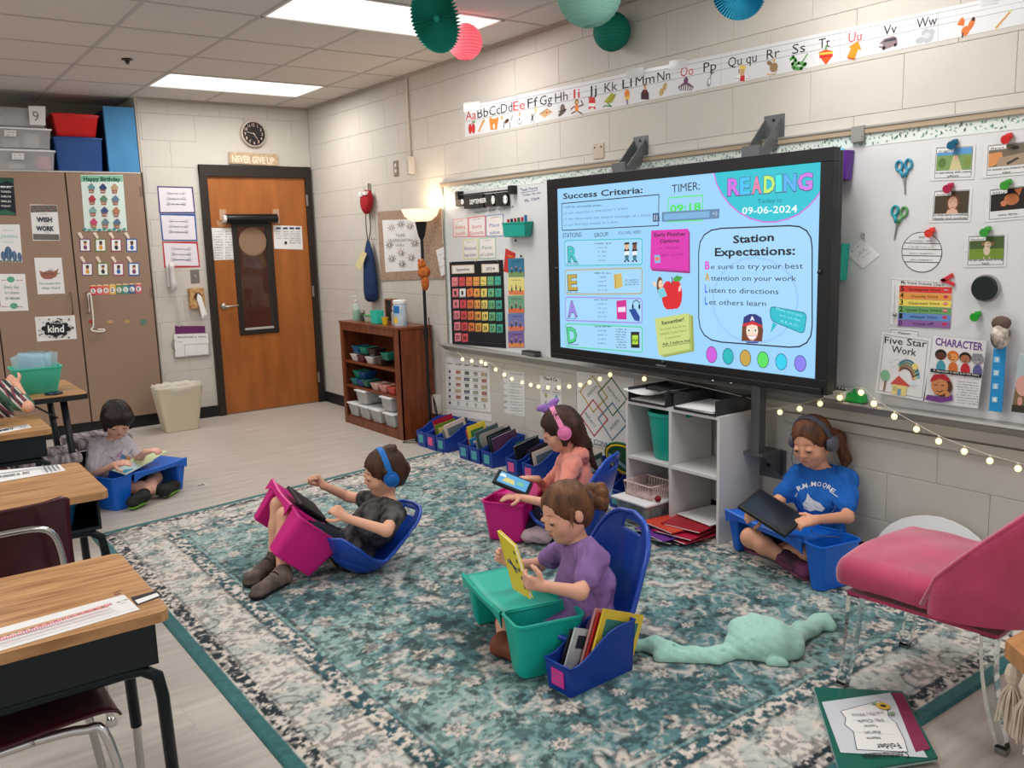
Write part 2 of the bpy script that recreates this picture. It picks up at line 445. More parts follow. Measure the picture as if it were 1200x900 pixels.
RAIL = mat('wire_rail', (178, 172, 162), .5, spec=.4)
struct(MB().box((-.03, -8.4, .655), (0, -5.35, .70), RAIL, .003).box((-.022, -8.4, .60), (0, -5.35, .645), RAIL, .003).build('trim_2'))
# door
WOOD_DOOR = mat('oak_door', (158, 92, 40), .38, spec=.45, noise=.14, nscale=3.2, stretch=(3.5, 1, .7), bump=.03, bscale=40, coat=.15)
FRAME_D = mat('dark_frame', (40, 32, 27), .45)
METAL = mat('satin_metal', (170, 165, 158), .3, metal=1)
CHROME = mat('chrome', (200, 200, 200), .14, metal=1)
door = struct(empty('door_1', (-.54, .02, 0)))
def part(mb, name, parent, smooth=False):
 o = mb.build(name, smooth=smooth); o.parent = parent; o.matrix_parent_inverse = parent.matrix_world.inverted() if parent.matrix_world != Matrix() else Matrix()
 return o
def pin(o, parent):
 bpy.context.view_layer.update() if False else None
 o.parent = parent; o.matrix_parent_inverse = wm(parent).inverted(); return o
def wm(o):
 m = Matrix.Translation(o.location) @ o.rotation_euler.to_matrix().to_4x4() @ Matrix.Diagonal(o.scale.to_4d())
 if o.parent: m = wm(o.parent) @ o.matrix_parent_inverse @ m
 return m
def sub(mb, name, parent, smooth=False, label=None):
 o = mb.build(name, smooth=smooth); pin(o, parent)
 if label: o['label'] = label
 return o
sub(MB().box((-1.055, -.035, 0), (-.985, .12, 2.236), FRAME_D, .004).box((-.085, -.035, 0), (-.015, .12, 2.236), FRAME_D, .004).box((-1.055, -.035, 2.135), (-.015, .12, 2.236), FRAME_D, .004).build('x') if False else
 MB().box((-1.055, -.035, 0), (-.99, .12, 2.236), FRAME_D, .004).box((-.08, -.035, 0), (-.02, .12, 2.236), FRAME_D, .004).box((-1.055, -.0352, 2.134), (-.02, .12, 2.236), FRAME_D, .004), 'door_frame', door)
wx0, wx1, wz0, wz1 = -.80, -.435, .715, 1.735
leaf = MB()
for lo, hi in (((-.99, -.008, .008), (wx0, .036, 2.134)), ((wx1, -.008, .008), (-.08, .036, 2.134)), ((wx0, -.008, .008), (wx1, .036, wz0)), ((wx0, -.008, wz1), (wx1, .036, 2.134))): leaf.box(lo, hi, WOOD_DOOR)
sub(leaf, 'door_leaf', door)
g = .045
wf = MB().box((wx0-.005, -.02, wz0), (wx0+g, .04, wz1), FRAME_D, .003).box((wx1-g, -.02, wz0), (wx1+.005, .04, wz1), FRAME_D, .003).box((wx0+g, -.02, wz0), (wx1-g, .04, wz0+g), FRAME_D, .003).box((wx0+g, -.02, wz1-g), (wx1-g, .04, wz1), FRAME_D, .003)
wfo = sub(wf, 'window_frame', door)
sub(MB().box((wx0+g, .012, wz0+g), (wx1-g, .018, wz1-g), mat('door_glass', (225, 232, 230), .02, trans=1, ior=1.45)), 'pane', door)
sub(MB().box((wx0+g, -.021, wz0+g), (wx1-g, .0, wz0+g+.018), mat('sill_strip', (176, 172, 168), .5)), 'glass_stop', door)
hb = MB(); hb.lathe([(.03, 0), (.03, .008), (.024, .014)], METAL, n=20, M=Matrix.Translation(V((-.93, -.009, .99))) @ Matrix.Rotation(PI/2, 4, 'X'))
hb.cyl((-.93, -.01, .99), (-.93, -.06, .99), .009, .009, METAL); hb.tube([(-.93, -.058, .99), (-.90, -.062, .99), (-.85, -.06, .992), (-.81, -.055, .995)], .009, METAL, smooth=4)
sub(hb, 'door_handle', door, True)
for z in (1.93, 1.08, .25): sub(MB().box((-.084, -.04, z-.05), (-.066, -.030, z+.05), METAL, .002).cyl((-.08, -.041, z-.05), (-.08, -.041, z+.05), .007, .007, METAL, 10), 'hinge', door, 'auto')
struct(MB().box((-1.45, 2.3, -.1), (.9, 2.4, 2.8), mat('corridor_wall', (120, 60, 42), .7)).box((-1.45, .15, -.1), (.9, 2.3, -.004), mat('corridor_floor', (150, 135, 118), .4)).build('wall_corridor'))
struct(MB().box((-.86, 2.2, .0), (-.72, 2.3, 2.1), mat('corridor_bright', (160, 175, 170), .6)).box((-.72, 2.22, .0), (-.62, 2.3, 2.1), FRAME_D).build('door_2'))
struct(MB().box((-1.45, .15, 2.5), (.9, 2.4, 2.6), mat('corridor_ceiling', (150, 140, 130), .8)).build('ceiling_corridor'))
roll = MB(); roll.cyl((-.86, -.05, 1.765), (-.39, -.05, 1.765), .042, .042, mat('black_vinyl', (22, 21, 22), .25), 24)
roll.cyl((-.885, -.05, 1.765), (-.862, -.05, 1.765), .032, .032, mat('white_roll', (225, 222, 215), .6), 20).cyl((-.92, -.05, 1.765), (-.885, -.05, 1.765), .005, .005, mat('dowel', (190, 140, 80), .6), 8)
roll.box((-.90, -.012, 1.72), (-.84, -.009, 1.85), mat('clear_tape', (220, 190, 160), .15, alpha=.35)).box((-.41, -.012, 1.72), (-.35, -.009, 1.85), mat('clear_tape', (220, 190, 160), .15, alpha=.35))
tag(roll.build('window_shade', smooth='auto', origin=(-.62, -.05, 1.765)), 'black vinyl shade rolled up above the narrow door window', 'window shade')
sh = back_sheet(-.009)
def d1(s):
 for i in range(11):
  y = 272+i*3.1; s.scrib((251, y), (261, y+.2), 1.4); s.scrib((264, y), (274, y+.2), 1.4)
paper('paper_notice', sh, [(246.5, 267), (277, 267.5), (278.5, 304), (249, 305)], 'white paper sheet taped on the door left of its window', 'notice', draw=d1)
sh = back_sheet(-.009)
def d2(s):
 for x in (323.5, 331.5, 339, 346):
  s.rect(x, 266.5, x+5.5, 268.5, mat('dark_blue_ink', (40, 50, 90), .6))
  for i in range(6 if x > 335 else 4): s.scrib((x, 272+i*2.6), (x+6, 272.2+i*2.6), 1.3)
 s.rect(333, 283, 336, 286, INK)
paper('paper_schedule', sh, [(320, 264), (353.5, 265), (355, 292.5), (321.5, 291.5)], 'white class schedule sheet taped on the door right of its window', 'notice', draw=d2)
sh = back_sheet(-.009)
hang = lambda s: s.ell(288, 287, 5, 2, mat('hat_pale', (190, 180, 165), .7))
cl = MB(); cl.lathe([(.0, 0), (.12, 0), (.13, .004), (.12, .008), (0, .008)], mat('frosted_disc', (150, 120, 95), .5, alpha=.8), n=32, M=Matrix.Translation(V((-.615, .004, 1.56))) @ Matrix.Rotation(PI/2, 4, 'X'))
tag(cl.build('paper_disc', origin=(-.615, 0, 1.56)), 'round brown paper disc hanging inside the door window', 'decoration')
# built-in cabinet
CAB = mat('cabinet_laminate', (146, 121, 104), .6, noise=.06, nscale=90, spec=.25)
cab = empty('storage_cabinet', (-3, .3, 0), label='tall brown built-in cabinet covered with posters left of the door', cat='cabinet')
sub(MB().box((-5.4, .012, .10), (-1.535, .62, 2.145), mat('cabinet_body', (128, 104, 88), .7)).box((-5.4, .004, .0), (-1.535, .62, .10), BASE), 'body', cab)
sub(MB().box((-5.4, -.004, 2.147), (-1.535, .62, 2.158), mat('cabinet_top_edge', (196, 190, 182), .6)), 'top', cab)
for i, (a, b) in enumerate([(-2.113, -1.535), (-2.70, -2.121), (-3.30, -2.708), (-3.9, -3.31), (-4.5, -3.91), (-5.1, -4.51)]):
 d = sub(MB().box((a, -.022, .105), (b-.003, .012, 2.143), CAB, .002), 'door', cab)
 hx = a+.055 if i % 2 == 0 else b-.055
 pin(MB().tube([(hx, -.022, 1.02), (hx, -.05, 1.03), (hx, -.05, 1.17), (hx, -.022, 1.18)], .005, mat('bronze_pull', (120, 95, 80), .4, metal=.8), 8, smooth=3).build('handle', smooth=True), d)
 for z in (2.0, 1.15, .28):
  hx2 = b-.012 if i % 2 == 0 else a+.012
  pin(MB().box((hx2-.012, -.027, z-.04), (hx2+.008, -.021, z+.04), mat('hinge_brown', (120, 100, 86), .4), .002).build('hinge'), d)
# rug: woven pile grid, dyed pattern per tuft
def hash2(i, j, s=0):
 a = np.sin(i*127.1+j*311.7+s*74.7)*43758.5453; return a-np.floor(a)
def vnoise(x, y, s=0):
 i, j = np.floor(x), np.floor(y); fx, fy = x-i, y-j; fx = fx*fx*(3-2*fx); fy = fy*fy*(3-2*fy)
 return (hash2(i, j, s)*(1-fx)+hash2(i+1, j, s)*fx)*(1-fy)+(hash2(i, j+1, s)*(1-fx)+hash2(i+1, j+1, s)*fx)*fy
def fbm(x, y, s=0, o=4):
 r = 0; a = .5
 for k in range(o): r = r+a*vnoise(x*2**k, y*2**k, s+k*3); a *= .5
 return r/(1-.5**o)
RW, RL = 2.66, 3.98
def rug_pattern(U, Vv):
 """U across (0..RW), Vv along (0..RL) in metres -> rgb array (linear)"""
 teal = np.array(lin((92, 132, 135))[:3]); teal2 = np.array(lin((134, 164, 161))[:3]); cream = np.array(lin((205, 196, 187))[:3]); dark = np.array(lin((24, 40, 46))[:3]); edge = np.array(lin((52, 104, 106))[:3]); navy = np.array(lin((44, 84, 92))[:3])
 d = np.minimum(np.minimum(U, RW-U), np.minimum(Vv, RL-Vv))
 n1 = fbm(U*2.2, Vv*2.2, 1); n2 = fbm(U*16, Vv*16, 5, 3); n3 = fbm(U*55, Vv*55, 9, 2)
 out = np.zeros(U.shape+(3,))
 def blend(base, c, w): return base*(1-w[..., None])+c*w[..., None]
 sm = lambda x, a, b: np.clip((x-a)/(b-a), 0, 1)**2*(3-2*np.clip((x-a)/(b-a), 0, 1))
 X = np.abs(U-RW/2); Y = np.abs(Vv-RL/2)
 wx = X+.03*(vnoise(X*7, Y*7, 21)-.5); wy = Y+.03*(vnoise(X*7, Y*7, 22)-.5)
 def rosettes(x, y, cell, seed, rmin, rmax, dens=1.0):
  fl_ = np.zeros(x.shape); core = np.zeros(x.shape); rim = np.zeros(x.shape)
  ci, cj = np.floor(x/cell), np.floor(y/cell)
  for di in (-1, 0, 1):
   for dj in (-1, 0, 1):
    i, j = ci+di, cj+dj
    px = (i+.5+.6*(hash2(i, j, seed)-.5))*cell; py = (j+.5+.6*(hash2(i, j, seed+1)-.5))*cell
    r = rmin+(rmax-rmin)*hash2(i, j, seed+2); on_ = hash2(i, j, seed+3) < dens
    dx, dy = x-px, y-py; dd = np.hypot(dx, dy); a = np.arctan2(dy, dx)
    k = np.where(hash2(i, j, seed+4) > .5, 8, 6)
    rr = r*(.78+.22*np.cos(a*k+hash2(i, j, seed+5)*6.28))
    t = dd/rr
    fl_ = np.maximum(fl_, (sm(1-t, -.04, .06))*on_)
    rim = np.maximum(rim, np.exp(-((t-1.02)/.13)**2)*on_)
    core = np.maximum(core, np.exp(-((t-.30)/.13)**2)*on_)
  return fl_, rim, core
 def vines(x, y, f, seed):
  g = vnoise(x*f, y*f, seed)+.5*vnoise(x*f*2.1, y*f*2.1, seed+1); q = np.abs((g*3.0) % 1.0-.5)
  return np.exp(-((q-.0)/.04)**2)
 def scroll(x, y, f, seed):
  ci, cj = np.floor(x*f), np.floor(y*f); fx, fy = x*f-ci-.5, y*f-cj-.5
  r = np.hypot(fx, fy); a = np.arctan2(fy, fx)+hash2(ci, cj, seed)*6.28; s_ = np.where(hash2(ci, cj, seed+1) > .5, 1, -1)
  ph = (r*5.0-s_*a/(2*PI)) % 1.0
  return np.exp(-((np.abs(ph-.5)-.0)/.10)**2)*sm(.5-r, 0, .1)
# field
 fbase = blend(np.broadcast_to(teal, out.shape), teal2, sm(n1, .42, .62)); fbase = blend(fbase, navy, sm(.42-n1, 0, .15)*.5)
 F1, R1, C1 = rosettes(wx, wy, .34, 3, .06, .13, .9); F2, R2, C2 = rosettes(wx+.11, wy+.07, .17, 13, .025, .05, .8)
 v1 = vines(wx, wy, 3.3, 31); v2 = vines(wx+.5, wy, 6.5, 41); sc = scroll(wx+.06, wy, 5.5, 51)
 f = blend(fbase, cream, np.clip(v1*.75+sc*.55, 0, 1)*sm(n2, .38, .55)); f = blend(f, dark, v2*.85*sm(n3, .36, .52)); f = blend(f, dark, sm(fbm(wx*24, wy*24, 33, 3), .60, .66)*.7)
 f = blend(f, cream, F2*.85); f = blend(f, dark, R2*.75*sm(n2, .38, .55)); f = blend(f, dark, C2*.7)
 f = blend(f, cream, F1*.8*sm(n2, .3, .5)); f = blend(f, dark, R1*.8*sm(n2, .4, .52)); f = blend(f, teal, C1*.9*F1); f = blend(f, dark, np.exp(-((np.hypot(X, Y-.0)-.35)/.02)**2)*.5)
 for cx_, cy_, R_ in ((0, 0, .5), (0, 1.05, .2), (.62, .62, .2)):
  a = np.arctan2(Y-cy_, X-cx_); dd = np.hypot(X-cx_, Y-cy_)
  lob = R_*(.86+.14*np.abs(np.cos(a*4)))
  f = blend(f, dark, np.exp(-((dd-lob)/.013)**2)*.8*sm(n2, .36, .5)); f = blend(f, cream, np.exp(-((dd-lob*.88)/.02)**2)*.7*sm(n2, .34, .5))
  f = blend(f, dark, np.exp(-((dd-lob*.45)/.016)**2)*.75*sm(n2, .36, .5))
# guard border (cream ground, dark scrolls)
 along = np.where(np.minimum(U, RW-U) < np.minimum(Vv, RL-Vv), Y, X); t = d
 g = blend(np.broadcast_to(cream, out.shape), teal2, sm(n2, .50, .60)*.5)
 bs = scroll(along, t-.02, 4.6, 61); bf, br, bc = rosettes(along, t+.3, .22, 71, .035, .06, .9); bv = vines(along, t, 9.5, 81)
 g = blend(g, dark, bs*.8*sm(n2, .40, .54)); g = blend(g, teal, bf*.6); g = blend(g, dark, br*.75*sm(n2, .38, .52)); g = blend(g, dark, bc*.6); g = blend(g, navy, bv*.6*sm(n3, .42, .56))
# narrow bands
 def band(base, lo, hi, c1, c2, seed):
  w_ = ((t > lo) & (t < hi)).astype(float)
  s_ = blend(np.broadcast_to(c1, out.shape), c2, sm(fbm(along*52, t*60, seed, 3), .44, .54))
  return blend(base, 1, w_)*0+base*(1-w_[..., None])+s_*w_[..., None]
 out = np.where((t < .34)[..., None], g, f)
 out = band(out, .055, .115, cream, dark, 91); out = band(out, .31, .38, cream, navy, 95); 
 out = band(out, .38, .40, teal, teal2, 97)
 for L_, w_ in ((.12, .005), (.31, .007), (.38, .005), (.405, .005)): out = blend(out, dark, np.exp(-((t-L_)/w_)**2)*.8*sm(n2, .33, .5))
 out = blend(out, cream, sm(n2*.6+n3*.5, .62, .76)*.35); out = blend(out, dark, sm(.46-(n2*.4+n3*.6), 0, .08)*.5)
 eb = (t < .05).astype(float); out = out*(1-eb[..., None])+(edge*(.9+.2*n3[..., None]))*eb[..., None]
 return out*(.86+.28*n3[..., None])
def build_rug():
 h = .0068; nx, ny = int(RW/h), int(RL/h)
 u = np.linspace(0, RW, nx+1); v = np.linspace(0, RL, ny+1); U, W = np.meshgrid(u, v)
 z = .009+.0016*vnoise(U*130, W*130, 2)+.0012*vnoise(U*3, W*2, 8)
 d = np.minimum(np.minimum(U, RW-U), np.minimum(W, RL-W)); z = np.where(d < .006, .0005, z)
 co = np.stack([U, W, z], -1).reshape(-1, 3).astype(np.float32)
 idx = np.arange((nx+1)*(ny+1)).reshape(ny+1, nx+1)
 q = np.stack([idx[:-1, :-1], idx[:-1, 1:], idx[1:, 1:], idx[1:, :-1]], -1).reshape(-1, 4)
 me = bpy.data.meshes.new('area_rug'); me.vertices.add(len(co)); me.vertices.foreach_set('co', co.ravel())
 me.loops.add(q.size); me.loops.foreach_set('vertex_index', q.ravel().astype(np.int32)); me.polygons.add(len(q)); me.polygons.foreach_set('loop_start', np.arange(0, q.size, 4, dtype=np.int32)); me.polygons.foreach_set('loop_total', np.full(len(q), 4, dtype=np.int32))
 me.update(calc_edges=True)
 c = rug_pattern(U, W).reshape(-1, 3); ca = me.color_attributes.new('dye', 'FLOAT_COLOR', 'POINT')
 ca.data.foreach_set('color', np.concatenate([np.clip(c, 0, 1), np.ones((len(c), 1))], 1).ravel().astype(np.float32))
 me.polygons.foreach_set('use_smooth', [True]*len(me.polygons))
 m = bpy.data.materials.new('woven_pile'); m.use_nodes = True; nt = m.node_tree; b = nt.nodes['Principled BSDF']
 at_ = nt.nodes.new('ShaderNodeAttribute'); at_.attribute_name = 'dye'; nt.links.new(at_.outputs['Color'], b.inputs['Base Color'])
 b.inputs['Roughness'].default_value = .95; b.inputs['Specular IOR Level'].default_value = .1; b.inputs['Sheen Weight'].default_value = .15
 me.materials.append(m)
 o = bpy.data.objects.new('area_rug', me); C.objects.link(o)
 o.location = (-2.705, -6.66, .0); o.rotation_euler = (0, 0, math.radians(0))
 P = me.vertices; arr = co.copy(); arr[:, 1] += (arr[:, 0]/RW)*.42*(arr[:, 1]/RL)-.30*(1-arr[:, 0]/RW)*(arr[:, 1]/RL)*0
 arr[:, 1] = arr[:, 1]*1.0-0.27*(arr[:, 1]/RL)
 P.foreach_set('co', arr.ravel()); me.update()
 tag(o, 'large teal and cream distressed oriental rug on the floor', 'rug')
build_rug()
# whiteboard wall
WB = mat('whiteboard', (211, 212, 213), .22, spec=.5, coat=.2)
ALU = mat('aluminium', (172, 170, 166), .4, metal=.7)
wbo = empty('whiteboard', (-.01, -5.2, 1.3), label='long white dry erase board running along the block wall', cat='whiteboard')
sub(MB().box((-.014, -8.4, .75), (0, -2.33, 1.91), WB), 'writing_surface', wbo)
sub(MB().box((-.026, -8.4, 1.905), (0, -2.315, 1.928), mat('tan_rail', (168, 150, 126), .5), .002).box((-.030, -8.4, 1.928), (0, -2.31, 1.936), ALU), 'top_rail', wbo)
sub(MB().box((-.02, -2.345, .75), (0, -2.325, 1.905), ALU, .002), 'side_rail', wbo)
ty = -2.30
sub(MB().prism([(-.0, ty, .752), (-.055, ty, .742), (-.085, ty, .752), (-.09, ty, .742), (-.06, ty, .728), (-.03, ty, .70), (0, ty, .70)], (0, -6.1, 0), mat('tray_metal', (168, 166, 163), .35, metal=.5), .0), 'marker_tray', wbo)
lf = MB(); L1 = mat('leaf_green', (104, 158, 140), .7); L2 = mat('leaf_dark', (58, 92, 84), .7); bst = MB().box((-.0155, -8.4, 1.853), (-.014, -2.35, 1.905), mat('border_card', (214, 222, 216), .7)).box((-.0155, -2.366, .76), (-.014, -2.347, 1.85), mat('border_card', (214, 222, 216), .7))
bo = sub(bst, 'border_strip', wbo)
rnd = random.Random(4)
for i in range(620):
 y = -2.36-i*.0096; z = 1.862+rnd.random()*.038; a = rnd.uniform(-.9, .9)+(.6 if i % 2 else -.6); l = rnd.uniform(.010, .02); w_ = .0034
 dx, dz = math.sin(a)*l, math.cos(a)*l
 lf.add([(-.016, y, z-l*.5), (-.0185, y-dx*.5-w_, z), (-.0165, y-dx, z-l*.5+dz), (-.0185, y-dx*.5+w_, z)], [(0, 1, 2, 3)], L1 if rnd.random() < .6 else L2)
for i in range(60):
 z = .78+i*.018; y = -2.357+rnd.uniform(-.004, .004); lf.add([(-.016, y-.006, z), (-.018, y, z-.004), (-.016, y+.006, z+.004), (-.018, y, z+.009)], [(0, 1, 2, 3)], L1 if i % 3 else L2)
l_ = lf.build('leaf_trim'); pin(l_, bo); l_['kind'] = 'stuff'
# interactive screen
tv = empty('interactive_display', (-.2, -4.79, 1.32), label='large black framed display showing the reading stations slide', cat='screen')
TVB = mat('tv_plastic', (20, 21, 23), .32, spec=.5); TX = -.262
y0, y1, z0, z1 = -3.865, -5.745, .805, 1.842
sy0, sy1, sz0, sz1 = -3.955, -5.685, .872, 1.785
bz = MB()
for a, b in (((TX, y1, z0), (TX+.05, y0, sz0)), ((TX, y1, sz1), (TX+.05, y0, z1)), ((TX, sy0, sz0), (TX+.05, y0, sz1)), ((TX, y1, sz0), (TX+.05, sy1, sz1))): bz.box(a, b, TVB, .003)
sub(bz, 'bezel', tv)
sub(MB().box((TX+.045, y1+.01, z0+.01), (-.17, y0-.01, z1-.01), TVB, .008), 'back_case', tv)
sub(MB().box((TX-.012, y1+.02, z0-.0), (TX+.01, y0-.02, z0+.03), TVB, .005), 'pen_ledge', tv)
scr = sub(MB().box((TX+.006, sy1, sz0), (TX+.02, sy0, sz1), lit(152, 205, 244)), 'screen', tv)
S = wall_sheet(TX+.006, off=.0006, step=.00006)
def Z(x, y): return (640+x/3.0, 170+y/3.0)
K = lit(18, 22, 30); G = lit(96, 130, 150)
def T(t, x0, y0_, x1, y1_, h, m=K, bold=0): S.text(t, Z(x0, y0_), Z(x1, y1_), h/3.0, m, bold)
def Lz(pts, w_, m=K): S.line([Z(*p) for p in pts], w_/3.0, m)
def Pz(pts, m): S.poly([Z(*p) for p in pts], m)
def rr(x0a, y0a, x1a, y0b, x1b, y1b, x0b, y1a, w_, m, r=12, fill=None):
 q = [(x0a, y0a), (x1a, y0b), (x1b, y1b), (x0b, y1a)]; out = []
 for i in range(4):
  p, a, b = V(q[i]), V(q[i-1]), V(q[(i+1) % 4]); u = (a-p).normalized()*r; w2 = (b-p).normalized()*r
  for t in (0, .25, .5, .75, 1): out.append(tuple(p+u*(1-t)**2+w2*t**2))
 if fill: Pz(out, fill)
 if m: Lz(out+[out[0]], w_, m)
T('Success Criteria:', 60, 190, 340, 168, 20, K, .02)
Lz([(55, 206), (397, 174), (395, 283), (57, 300), (55, 206)], 3)
T('I will be successful when . . .', 62, 222, 215, 214, 8); T('I can describe a character\'s traits.', 70, 244, 290, 226, 9, G); T('I can determine the central message of a story.', 70, 264, 372, 250, 9, G); T('I can find key details in a text.', 70, 285, 256, 274, 9, G)
for y in (242, 263, 284): S.ell(*Z(64, y), .6, .6, K)
T('TIMER:', 443, 168, 541, 156, 28, K)
Lz([(430, 186), (552, 176), (549, 264), (428, 270), (430, 186)], 4, lit(90, 225, 110)); T('09:18', 436, 238, 545, 228, 26, lit(70, 220, 90), .03)
Pz([(375, 240), (398, 238), (400, 268), (376, 270)], lit(60, 90, 130)); Lz([(382, 246), (382, 263)], 3, lit(220, 235, 250)); Lz([(390, 246), (390, 263)], 3, lit(220, 235, 250))
Pz([(408, 236), (610, 224), (609, 258), (408, 270)], lit(96, 132, 168)); Pz([(415, 242), (575, 232), (575, 254), (415, 264)], lit(120, 172, 215)); T('<)', 586, 248, 602, 246, 14, lit(200, 215, 235))
c = (790, 88); ar = []
for i in range(29):
 a = math.radians(186-i*6.6); x = 778+190*math.cos(a); y = 88+180*math.sin(a)*-1
badge = [(592, 98), (600, 135), (618, 172), (645, 207), (680, 238), (722, 259), (765, 270), (808, 270), (850, 260), (890, 242), (922, 216), (948, 188), (969, 158), (969, 58), (780, 77)]
Pz(badge, lit(40, 190, 205)); Lz(badge[:13], 5, lit(200, 110, 215))
xs_ = [(637, 691), (680, 725), (722, 765), (764, 812), (806, 838), (834, 886), (882, 944)]; cs_ = [(200, 110, 225), (70, 190, 245), (235, 130, 170), (190, 235, 110), (60, 225, 225), (90, 175, 250), (205, 120, 225)]
for (a, b), ch, c_ in zip(xs_, 'READING', cs_):
 yb = 176-(a-637)*.075
 T(ch, a, yb+2, b-5, yb-1, 58, lit(60, 90, 120), .055); T(ch, a+2, yb, b-7, yb-3, 56, lit(*c_), .035)
T('Today is:', 744, 205, 832, 200, 15, lit(30, 110, 125)); T('09-06-2024', 690, 243, 884, 236, 24, lit(235, 250, 255), .01)
T('STATIONS:', 60, 326, 127, 322, 16, K); T('GROUP:', 170, 324, 222, 320, 15, K); T('YOU WILL NEED:', 254, 315, 336, 310, 11, lit(50, 80, 100))
cards = [((66, 336), (339, 329), (339, 420), (68, 424), 'R', (60, 190, 190)), ((68, 440), (339, 432), (338, 522), (70, 524), 'E', (185, 160, 70)), ((70, 534), (339, 540), (339, 625), (70, 616), 'A', (155, 130, 220)), ((71, 628), (340, 640), (340, 728), (72, 708), 'D', (70, 205, 130))]
for a, b, c2, d2_, ch, cc in cards:
 rr(a[0], a[1], b[0], b[1], c2[0], c2[1], d2_[0], d2_[1], 3.5, lit(*cc), 10, lit(160, 210, 245))
 T(ch, 78, d2_[1]-14, 113, d2_[1]-15, 52, lit(int(cc[0]*.5), int(cc[1]*.5), int(cc[2]*.5)), .05); T(ch, 80, d2_[1]-16, 111, d2_[1]-17, 50, lit(*cc), .03)
 S.scrib(Z(74, d2_[1]-4), Z(116, d2_[1]-4), 1.6, K); S.scrib(Z(170, a[1]+13), Z(232, a[1]+13), 2, K)
 for i in range(4): S.scrib(Z(184, a[1]+28+i*15), Z(214, a[1]+28+i*15), 2.6, lit(110, 150, 175))
for x, sk in ((286, (225, 175, 140)), (314, (120, 80, 60))):
 S.ell(*Z(x, 392), 3.4, 5, lit(60, 120, 140)); S.ell(*Z(x, 374), 4.6, 5.2, lit(40, 30, 35)); S.ell(*Z(x, 356), 3.6, 4.2, lit(*sk)); Pz([(x-9, 350), (x-8, 343), (x+8, 341), (x+9, 349)], lit(50, 36, 30)); Pz([(x-9, 374), (x+9, 372), (x+9, 386), (x-9, 388)], lit(225, 235, 240)); S.ell(*Z(x-6, 408), 1.6, 1.2, K); S.ell(*Z(x+6, 407), 1.6, 1.2, K)
Pz([(240, 455), (268, 450), (272, 498), (244, 506)], lit(205, 180, 95)); Lz([(246, 453), (248, 504)], 2, lit(130, 105, 50))
for i in range(3): S.scrib(Z(280, 478+i*8), Z(328, 477+i*8), 2.3, lit(90, 110, 125))
Pz([(250, 547), (285, 544), (286, 613), (252, 612)], lit(205, 40, 140)); Pz([(255, 570), (282, 568), (282, 586), (256, 587)], lit(240, 215, 235)); Lz([(306, 566), (310, 550), (320, 545), (330, 551), (332, 566)], 3, K); S.ell(*Z(308, 568), 1.6, 3, K); S.ell(*Z(331, 568), 1.6, 3, K); Pz([(294, 578), (316, 574), (333, 604), (331, 620), (314, 616)], lit(30, 70, 150))
for i in range(8): S.scrib(Z(248, 650+i*9), Z(286, 651+i*9), 1.9, lit(60, 80, 95))
Pz([(301, 656), (331, 656), (332, 713), (302, 712)], lit(30, 30, 32)); Pz([(306, 668), (327, 668), (327, 700), (306, 700)], lit(170, 215, 60)); Lz([(307, 690), (312, 682), (317, 692), (322, 682), (327, 690)], 2.5, K)
for dx, dy, s_ in ((6, 10, (150, 40, 120)), (3, 5, (180, 50, 145)), (0, 0, (215, 50, 170))): Pz([(373+dx, 300+dy), (503+dx, 294+dy), (504+dx, 441+dy), (369+dx, 432+dy)], lit(*s_))
T('Early Finisher', 384, 322, 496, 318, 13, lit(40, 10, 40), .02); T('Options:', 404, 344, 474, 341, 13, lit(40, 10, 40), .02); S.ell(*Z(406, 362), .9, .9, lit(120, 20, 90)); T('Playable', 424, 366, 474, 364, 9, lit(150, 25, 115)); T('sight words', 404, 390, 488, 388, 10, lit(150, 25, 115))
Pz([(384, 387), (403, 386), (406, 414), (386, 415)], lit(120, 180, 220)); Pz([(386, 395), (402, 394), (402, 405), (387, 406)], lit(240, 120, 90))
S.ell(*Z(432, 528), 10, 17, lit(214, 30, 40)); S.ell(*Z(460, 524), 10, 17.5, lit(214, 30, 40)); S.ell(*Z(445, 536), 11, 14, lit(214, 30, 40)); S.ell(*Z(474, 504), 2, 4, lit(255, 190, 190), rot=-20)
Lz([(444, 490), (448, 474), (446, 464)], 4, lit(90, 60, 30)); Pz([(450, 470), (462, 458), (484, 464), (474, 478), (456, 480)], lit(70, 160, 60))
S.ell(*Z(404, 494), 5.2, 10.5, lit(110, 66, 40)); S.ell(*Z(407, 490), 3.7, 5.2, lit(240, 205, 175)); Pz([(396, 508), (418, 500), (430, 530), (404, 538)], lit(120, 200, 215)); S.ell(*Z(386, 488), 2, 3.6, lit(240, 205, 175), rot=30); S.ell(*Z(403, 488), .5, .7, K); S.ell(*Z(411, 488), .5, .7, K); Lz([(402, 498), (407, 500), (412, 497)], 1.6, lit(190, 60, 70))
for dx, dy, s_ in ((16, 8, (150, 160, 80)), (8, 4, (170, 185, 100)), (0, 0, (195, 208, 125))): Pz([(386+dx, 610+dy), (505+dx, 590+dy), (509+dx, 716+dy), (400+dx, 738+dy)], lit(*s_))
T('Remember!', 412, 632, 490, 618, 13, K, .02); T('Let your friends be', 404, 652, 496, 638, 8, lit(110, 120, 60)); T('helpful if you have', 406, 668, 498, 654, 8, lit(110, 120, 60)); T('a question.', 424, 682, 480, 673, 8, lit(110, 120, 60)); T('Ask 3 before me!', 414, 705, 512, 690, 10, K, .015); Lz([(414, 709), (512, 694)], 1.5)
rr(541, 296, 940, 280, 940, 716, 541, 686, 4.5, K, 80, lit(160, 210, 246))
S.ring([Z(740+150*math.cos(a/20*2*PI), 545+150*math.sin(a/20*2*PI)) for a in range(20)], 2.5, lit(150, 195, 240))
T('Station', 662, 345, 806, 336, 26, K, .03); T('Expectations:', 598, 390, 880, 385, 28, K, .025)
